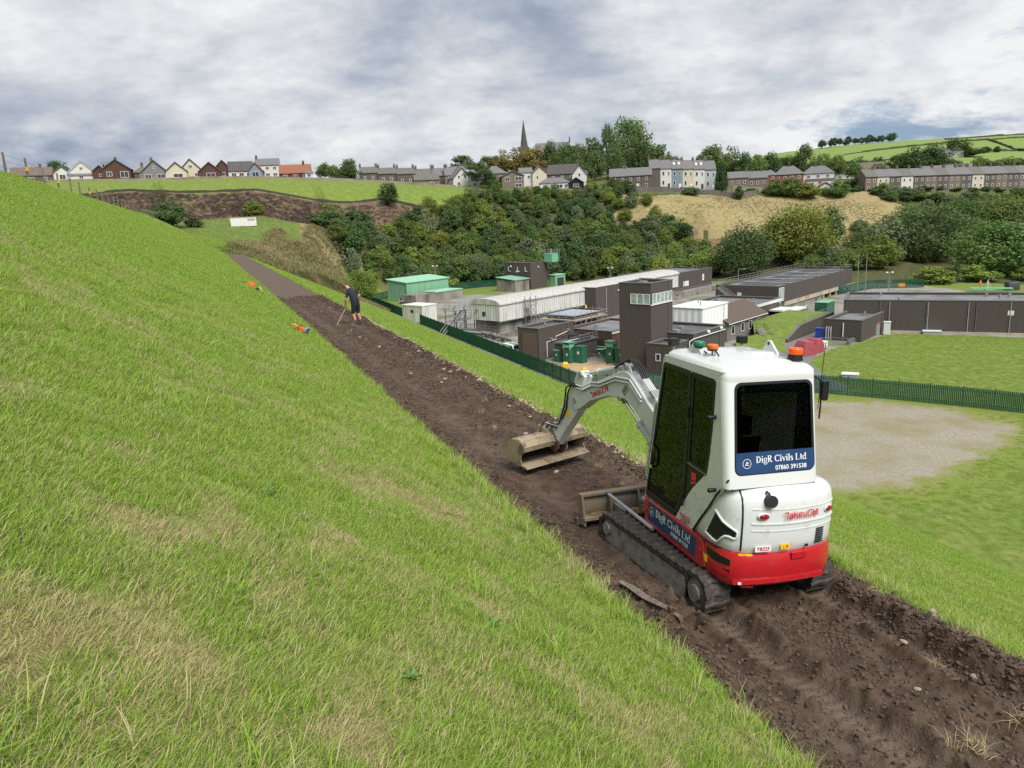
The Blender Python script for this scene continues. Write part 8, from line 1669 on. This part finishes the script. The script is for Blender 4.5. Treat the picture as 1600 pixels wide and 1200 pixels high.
# his landscaping rake
t = thing('rake', 'long handled rake held by the man on the path', 'rake', (mx, my, mz), R_(162)); a = Vector((.22, -.10, 1.12)); d_ = (Vector((.392, .105, .715)) - a).normalized(); b = a + d_*((a.z - .06)/-d_.z); a = a - d_*.12
MB().cyl(a, b, .016, n=8).build('handle', mat('ash_handle', (.45, .34, .20), .6, (.36, .27, .15), 8), t, 40); sd_ = d_.cross(Vector((0, 0, 1))).normalized(); MB().bar(b - sd_*.34, b + sd_*.34, .03, .03).build('rake_head', X_STL, t)
for k in range(13): q = b + sd_*(-.33 + .055*k); MB().cyl(q, q + Vector((0, 0, -.075)) + d_*.015, .005, n=5).build('tine', X_STL, t)
HIVIS = mat('hi_vis_yellow', (.55, .66, .04), .7); HIORG = mat('hi_vis_orange', (.80, .12, .02), .7, (.72, .10, .02), 5)
STAND = dict(RAKER); STAND.update(chest=(.02, 0, 1.36, (.185, .15)), neck0=(.03, 0, 1.52, .08), neck=(.04, 0, 1.58, .06), head0=(.05, 0, 1.64, (.082, .076)), head1=(.055, 0, 1.72, (.095, .082)), head2=(.05, 0, 1.775, (.06, .055)), belly=(-.01, 0, 1.12, (.165, .135)), look=0.0, shL=(.02, .21, 1.44, .075), shR=(.02, -.21, 1.44, .075), elL=(.03, .28, 1.16, .05), elR=(.03, -.28, 1.16, .05), wrL=(.15, .27, .95, .036), wrR=(.15, -.27, .95, .036), handL=(.19, .26, .88, .038), handR=(.19, -.26, .88, .038))
M_WORKT = mat('dark_trousers', (.03, .032, .04), .9)
person('worker in orange overalls standing beside the white tripod', (118.2, 188.6, 1.1), R_(-100), 1.75, HIORG, HIORG, M_BOOT, M_HAIR, STAND, M_WHITEP, False)
zs_ = 3.84
def on_scaf(x, y): c, s = math.cos(RW), math.sin(RW); return (12.5 + x*c - y*s, 143.5 + x*s + y*c, zs_)
person('worker in yellow vest on the scaffold boards near the shed', on_scaf(10.2, 7.0), R_(200), 1.75, HIVIS, M_WORKT, M_BOOT, M_HAIR, STAND, M_WHITEP, False); person('worker in yellow vest on the scaffold boards right of the other', on_scaf(10.2, 4.6), R_(150), 1.75, HIVIS, M_WORKT, M_BOOT, M_HAIR, STAND, M_YEL, False)

# ------------------------------------------------------------------ tools and oddments by the path
def slope_at(u, v): x, y = xy(u, v); return x, y, float(dam_z(u, v))
M_OTOOL = mat('orange_tool', (.62, .095, .018), .5, (.50, .07, .015), 6); M_DTOOL = mat('charcoal_tool', (.03, .032, .035), .5)
x, y, z = slope_at(25.8, 2.75); t = thing('cut_off_saw', 'orange and charcoal power tool with yellow handle lying on the grass by the path', 'power tool', (x, y, z + .05), R_(-18)); t.rotation_euler = (R_(-8), R_(26), R_(-20)); t.scale = (.55, .55, .55)
MB().loft([[(s, a*k, b*k + .16) for a, b in rrect(-.13, .13, -.13, .15, .05)] for s, k in ((-.34, .55), (-.25, .9), (.02, 1.1), (.22, 1.15), (.30, 1.0))], True, True).build('motor_body', M_OTOOL, t, 50); MB().loft([[(s, a, b + .10) for a, b in rrect(-.15, .15, -.14, .0, .04)] for s in (-.30, .30)], True, True).build('lower_housing', M_DTOOL, t, 50)
MB().loft([[(s, .27*k*math.cos(R_(a)), .22 + .27*k*math.sin(R_(a))) for a in range(0, 360, 20)] for s, k in ((.31, .95), (.34, 1), (.42, 1), (.45, .95))], True, True).build('disc_guard', mat('grey_guard', (.16, .17, .175), .5), t, 50); MB().tube([(.455, .22*math.cos(R_(a)), .24 + .24*math.sin(R_(a))) for a in range(-20, 130, 15)], .012, 6).build('guard_rim', M_WHITEP, t, 60)
MB().tube([(-.30, 0, .20), (-.46, 0, .26), (-.62, 0, .22), (-.74, 0, .14)], [.045, .045, .05, .03], 10).build('rear_handle', mat('ochre_grip', (.62, .33, .05), .6), t, 60); MB().ball((-.78, 0, .12), .045).build('handle_end', M_DTOOL, t, 60); MB().tube([(-.10, .16, .10), (-.10, .17, .34), (-.10, 0, .42), (-.10, -.17, .34), (-.10, -.16, .10)], .016, 8).build('front_bar', M_DTOOL, t, 60)
x, y, z = slope_at(45.6, 2.45); t = thing('strimmer_helmet', 'orange helmet left on the grass uphill of the path', 'helmet', (x, y, z + .03)); t.rotation_euler = (R_(10), R_(26), R_(-35)); t.scale = (1.15, 1.15, 1.15)
MB().loft([[(.24*k*math.cos(R_(a)), .20*k*math.sin(R_(a)), zz) for a in range(0, 360, 20)] for zz, k in ((0, 1.15), (.02, 1.02), (.14, .95), (.24, .72), (.29, .35), (.30, .05))], True, True).build('shell', M_OTOOL, t, 60); MB().prism([(-.42, -.10), (-.22, -.16), (-.22, .16), (-.42, .10)], .0, .03).build('peak', M_OTOOL, t, bevel=.01); MB().tube([(-.45, 0, .02), (-.56, -.05, .03)], .03, 6).build('strap', M_DTOOL, t, 60)
x, y, z = slope_at(43.9, 2.75); t = thing('ear_defenders', 'dark ear defenders and cord lying beside the orange helmet', 'ear defenders', (x, y, z + .06)); t.rotation_euler = (0, R_(26), R_(-40)); t.scale = (1.3, 1.3, 1.3)
for s in (-1, 1): MB().cyl((s*.16, 0, 0), (s*.16 + s*.06, 0, 0), .085, n=14).build('ear_cup', M_DTOOL, t, 50)
MB().tube([(-.18, 0, .05), (-.12, 0, .16), (0, 0, .20), (.12, 0, .16), (.18, 0, .05)], .016, 6).build('head_band', mat('pale_band', (.45, .45, .40), .6), t, 60); MB().tube([(-.2, .05, -.03), (-.35, .1, -.02), (-.42, .02, .0)], .012, 6).build('cord', M_YEL, t, 60)
# old timber strip half buried beside the near track
pts = [(6.42 - .10*k, 3.68 + .027*k + .012*math.sin(k*1.3)) for k in range(9)]; rings = []
z_a = float(dam_z(6.4, 3.7)) + .15
for k, (u, v) in enumerate(pts):
    X_, Y_ = xy(u, v); zz = z_a - .008*k; w = .03 + .022*math.sin(math.pi*min(1, (k+1)/8)); A_, B_ = xy(u, v - w), xy(u, v + w)
    rings.append([(A_[0], A_[1], zz + .01), (X_, Y_, zz + .022), (B_[0], B_[1], zz), (X_, Y_, zz - .06)])
tag(MB().loft(rings, True, True).build('timber_strip', mat('grey_driftwood', (.20, .165, .135), .9, (.12, .095, .075), 9, 6, .8, 30, stretch=(1, 1, 4)), None, 40), 'weathered grey timber strip half buried in soil beside the left track', 'timber')
# stones along the spoil edge; pale ones can be told apart
rs = random.Random(11)
def stone_mesh(seed, sub=2, amp=.35):
    r = np.random.default_rng(seed); bm = bmesh.new(); bmesh.ops.create_icosphere(bm, subdivisions=sub, radius=1)
    for v in bm.verts: v.co *= 1 + amp*(fbm(np.array([v.co.x*1.3 + seed]), np.array([v.co.y*1.3 + v.co.z*1.7]), seed, 2)[0] - .5); v.co.z *= .68
    me = bpy.data.meshes.new('stone'); bm.to_mesh(me); bm.free(); me.materials.append(mat('pale_stone', (.34, .29, .22), .9, (.24, .20, .15), 2, 5, .4, 8, rand=.25)); return me
STN = [stone_mesh(k) for k in range(5)]
for k in range(46):
    u = rs.uniform(1.0, 5.0) if k < 14 else rs.uniform(8.5, 27); v = V_R + rs.uniform(-.55, .12) if k % 5 else rs.uniform(4.8, 5.5); q = GM(u, min(v, V_R + .1)); o = link('stone', rs.choice(STN)); s = rs.uniform(.018, .042) + .0012*u; o.location = (q[0], q[1], q[2] + s*.3); o.scale = (s*rs.uniform(.8, 1.5), s, s*.9); o.rotation_euler = (rs.uniform(-.4, .4), rs.uniform(-.4, .4), rs.uniform(0, 6)); tag(o, 'pale stone lying in the dug soil of the path', 'stone', 'stones in the path soil')
# loose clods over the path, chips and dead grass at the spoil edge
def clod_mat():
    m, nt, ns, ls, b = nodes_of('soil_clod'); b.inputs['Roughness'].default_value = .95; at = ns.new('ShaderNodeAttribute'); at.attribute_type = 'INSTANCER'; at.attribute_name = 'tint'
    x = ns.new('ShaderNodeMix'); x.data_type = 'RGBA'; x.inputs[6].default_value = (.044, .029, .020, 1); x.inputs[7].default_value = (.098, .068, .048, 1); ls.new(at.outputs['Fac'], x.inputs[0]); ls.new(x.outputs[2], b.inputs['Base Color']); return m
M_CLOD = clod_mat()
def clod(seed):
    me = stone_mesh(seed + 50, 1, .9); me.materials.clear(); me.materials.append(M_CLOD); return me
rc = np.random.default_rng(21); cu = np.concatenate([rc.uniform(.2, 9, 15000), rc.uniform(9, 28, 11000), rc.uniform(28, 46, 2500)]); nv = len(cu); side_ = rc.uniform(size=nv)
cv = np.where(side_ < .42, V_R - .28 + rc.normal(0, .17, nv), np.where(side_ < .60, V_L + .22 + rc.normal(0, .14, nv), np.where(side_ < .72, 5.08 + rc.normal(0, .16, nv), rc.uniform(V_L + .1, V_R, nv)))); cv = np.clip(cv, V_L + .02, V_R + .06)
inex = (abs(cu - 6.8) < 1.15) & (cv > 4.0) & (cv < 6.1); cu, cv = cu[~inex], cv[~inex]; nv = len(cu); cX, cY = xy(cu, cv)
sz = np.abs(rc.normal(.0, .0075, nv)) + .0045 + .0006*cu + (rc.uniform(size=nv) < .02)*.018
scatter('soil_clods', np.stack([cX, cY, path_z(cu, cv) + sz*.2], -1), rc.uniform(-1, 1, (nv, 3))*[.6, .6, 3.1], sz, rc.integers(0, 5, nv), rc.uniform(0, 1, nv), [clod(k) for k in range(5)], 'loose crumbly soil clods strewn over the path')
M_CHIP = mat('pale_chips', (.42, .36, .24), .9, (.30, .25, .16), 3)
def chip(seed): r = random.Random(seed); return MB().add([(-1, -.4, 0), (1, -.5, .1), (1.1, .4, .3), (-.8, .5, .1), (.1, 0, .5)], [(0, 1, 4), (1, 2, 4), (2, 3, 4), (3, 0, 4), (3, 2, 1, 0)]).mesh('chip%d' % seed, M_CHIP)
nu_ = 1500; eu = rc.uniform(9, 38, nu_)*.9 + 1; ev_ = V_R + rc.normal(-.02, .09, nu_); eX, eY = xy(eu, ev_)
scatter('edge_chips', np.stack([eX, eY, path_z(eu, np.minimum(ev_, V_R + .1)) + .02], -1), rc.uniform(-1, 1, (nu_, 3))*[.5, .5, 3.1], rc.uniform(.008, .022, nu_)*(1 + eu/22), rc.integers(0, 2, nu_), rc.uniform(0, 1, nu_), [chip(1), chip(2)], 'pale stone chips and root scraps along the downhill soil edge')
M_DEAD = blade_mat('dead_grass', (.30, .26, .13), (.36, .31, .18), (.42, .34, .19), (.52, .44, .28)); DT = [tuft('d%d' % i, 40, .06, .06, .17, .0045, 1.6, 400+i, M_DEAD) for i in range(2)]
nd = 170; du_ = np.concatenate([rc.uniform(.8, 5.5, 40), rc.uniform(8, 40, 130)]); dv_ = np.where(rc.uniform(size=nd) < .8, V_R - .05 + rc.normal(0, .10, nd), rc.uniform(4.6, 6, nd)); du_ = np.append(du_, [3.29, 3.33, 3.24]); dv_ = np.append(dv_, [4.88, 4.91, 4.86]); dX, dY = xy(du_, dv_); nd += 3
scatter('dead_tufts', np.stack([dX, dY, path_z(du_, np.minimum(dv_, V_R + .1)) - .005], -1), rc.normal(0, .35, (nd, 3))*[1, 1, 9], np.concatenate([rc.uniform(.6, 1.2, nd - 3), [1.3, 1.2, 1.1]]), rc.integers(0, 2, nd), rc.uniform(.5, 1, nd), DT, 'torn tufts of dead grass lying in the dug soil')
# broad-leaved weeds in the turf
M_DOCK = mat('weed_leaf', (.06, .14, .022), .55, (.09, .19, .03), 14, 4, rand=.15)
def weed(label, u, v, n, ln, seed):
    r = random.Random(seed); x, y, z = slope_at(u, v); t = thing('weed', label, 'plant', (x, y, z - .01), r.uniform(0, 6))
    for k in range(n):
        a = 2*math.pi*k/n + r.uniform(-.3, .3); L = ln*r.uniform(.7, 1.15); w = L*.24; up_ = r.uniform(.25, .7); rg = []
        for f in (0, .25, .5, .75, 1): d = L*f; h = L*up_*math.sin(f*2.0)*.8; ww = w*math.sin(math.pi*(.12 + .86*f))*.9; rg.append([(math.cos(a)*d - math.sin(a)*s*ww, math.sin(a)*d + math.cos(a)*s*ww, h + abs(s)*.012) for s in (-1, 0, 1)])
        MB().loft(rg, closed=False).build('leaf', M_DOCK, t, 60)
weed('leafy green weed in the turf left of the bare streak', 5.96, .22, 11, .12, 1); weed('broad leaved weed near the middle of the near turf', 4.58, 1.56, 9, .09, 2); weed('small leafy weed in the near turf below the others', 3.54, .74, 8, .07, 3); weed('low leafy weed in the turf close to the soil edge', 5.2, 2.6, 8, .075, 4)
# short tufts over the flat grass at the toe and on the works lawn
TOE = [(-6, 118), (8, 102), (19, 99), (43, 91), (66, 70), (96, 62), (96, 112), (68, 133), (48, 114), (45, 90), (40, 60), (60, 30), (30, 30), (10, 70)]
rt = np.random.default_rng(31); tp_ = rt.uniform([-6, 25], [100, 135], (30000, 2)); GP = ZONES[6][2]
okt = (poly_dist(tp_[:, 0], tp_[:, 1], ZONES[7][2]) < -.5) | ((tp_[:, 1] < 100) & (to_uv(tp_[:, 0], tp_[:, 1])[1] > 46.5) & (tp_[:, 1] + .72*tp_[:, 0] < 119)); okt &= poly_dist(tp_[:, 0], tp_[:, 1], GP) > 1.0; okt &= in_view(tp_[:, 0], tp_[:, 1], 3)
tp_ = tp_[okt]; nt_ = len(tp_)
scatter('lawn_tufts', np.stack([tp_[:, 0], tp_[:, 1], ground_z(tp_[:, 0], tp_[:, 1]) - .01], -1), np.stack([rt.normal(0, .1, nt_), rt.normal(0, .1, nt_), rt.uniform(0, 6.28, nt_)], -1), rt.uniform(1.0, 1.9, nt_), rt.integers(3, 9, nt_), np.clip(.10 + .35*(fbm(tp_[:, 0]*.2, tp_[:, 1]*.2, 90, 3) - .4) + rt.normal(0, .06, nt_), 0, 1), sorted(TUFTS, key=lambda q: q.name), 'short grass tufts on the lawn and flat ground by the palisade fence')
# longer grass where the dam face runs out into the valley side
mu_ = rt.uniform(124, 185, 2600); mv_ = rt.uniform(-14, 6, 2600); mX, mY = xy(mu_, mv_); nz_ = nat_z(mX, mY); mz_ = ground_z(mX, mY); nm_ = len(mu_)
scatter('mitre_grass', np.stack([mX, mY, mz_ - .3], -1), np.stack([rt.normal(0, .1, nm_), rt.normal(0, .1, nm_), rt.uniform(0, 6.28, nm_)], -1), rt.uniform(2.6, 4.5, nm_), rt.integers(3, 9, nm_), np.clip(rt.normal(.15, .1, nm_), 0, 1), sorted(TUFTS, key=lambda q: q.name), 'green grass at the far end of the dam face by the mown flat')
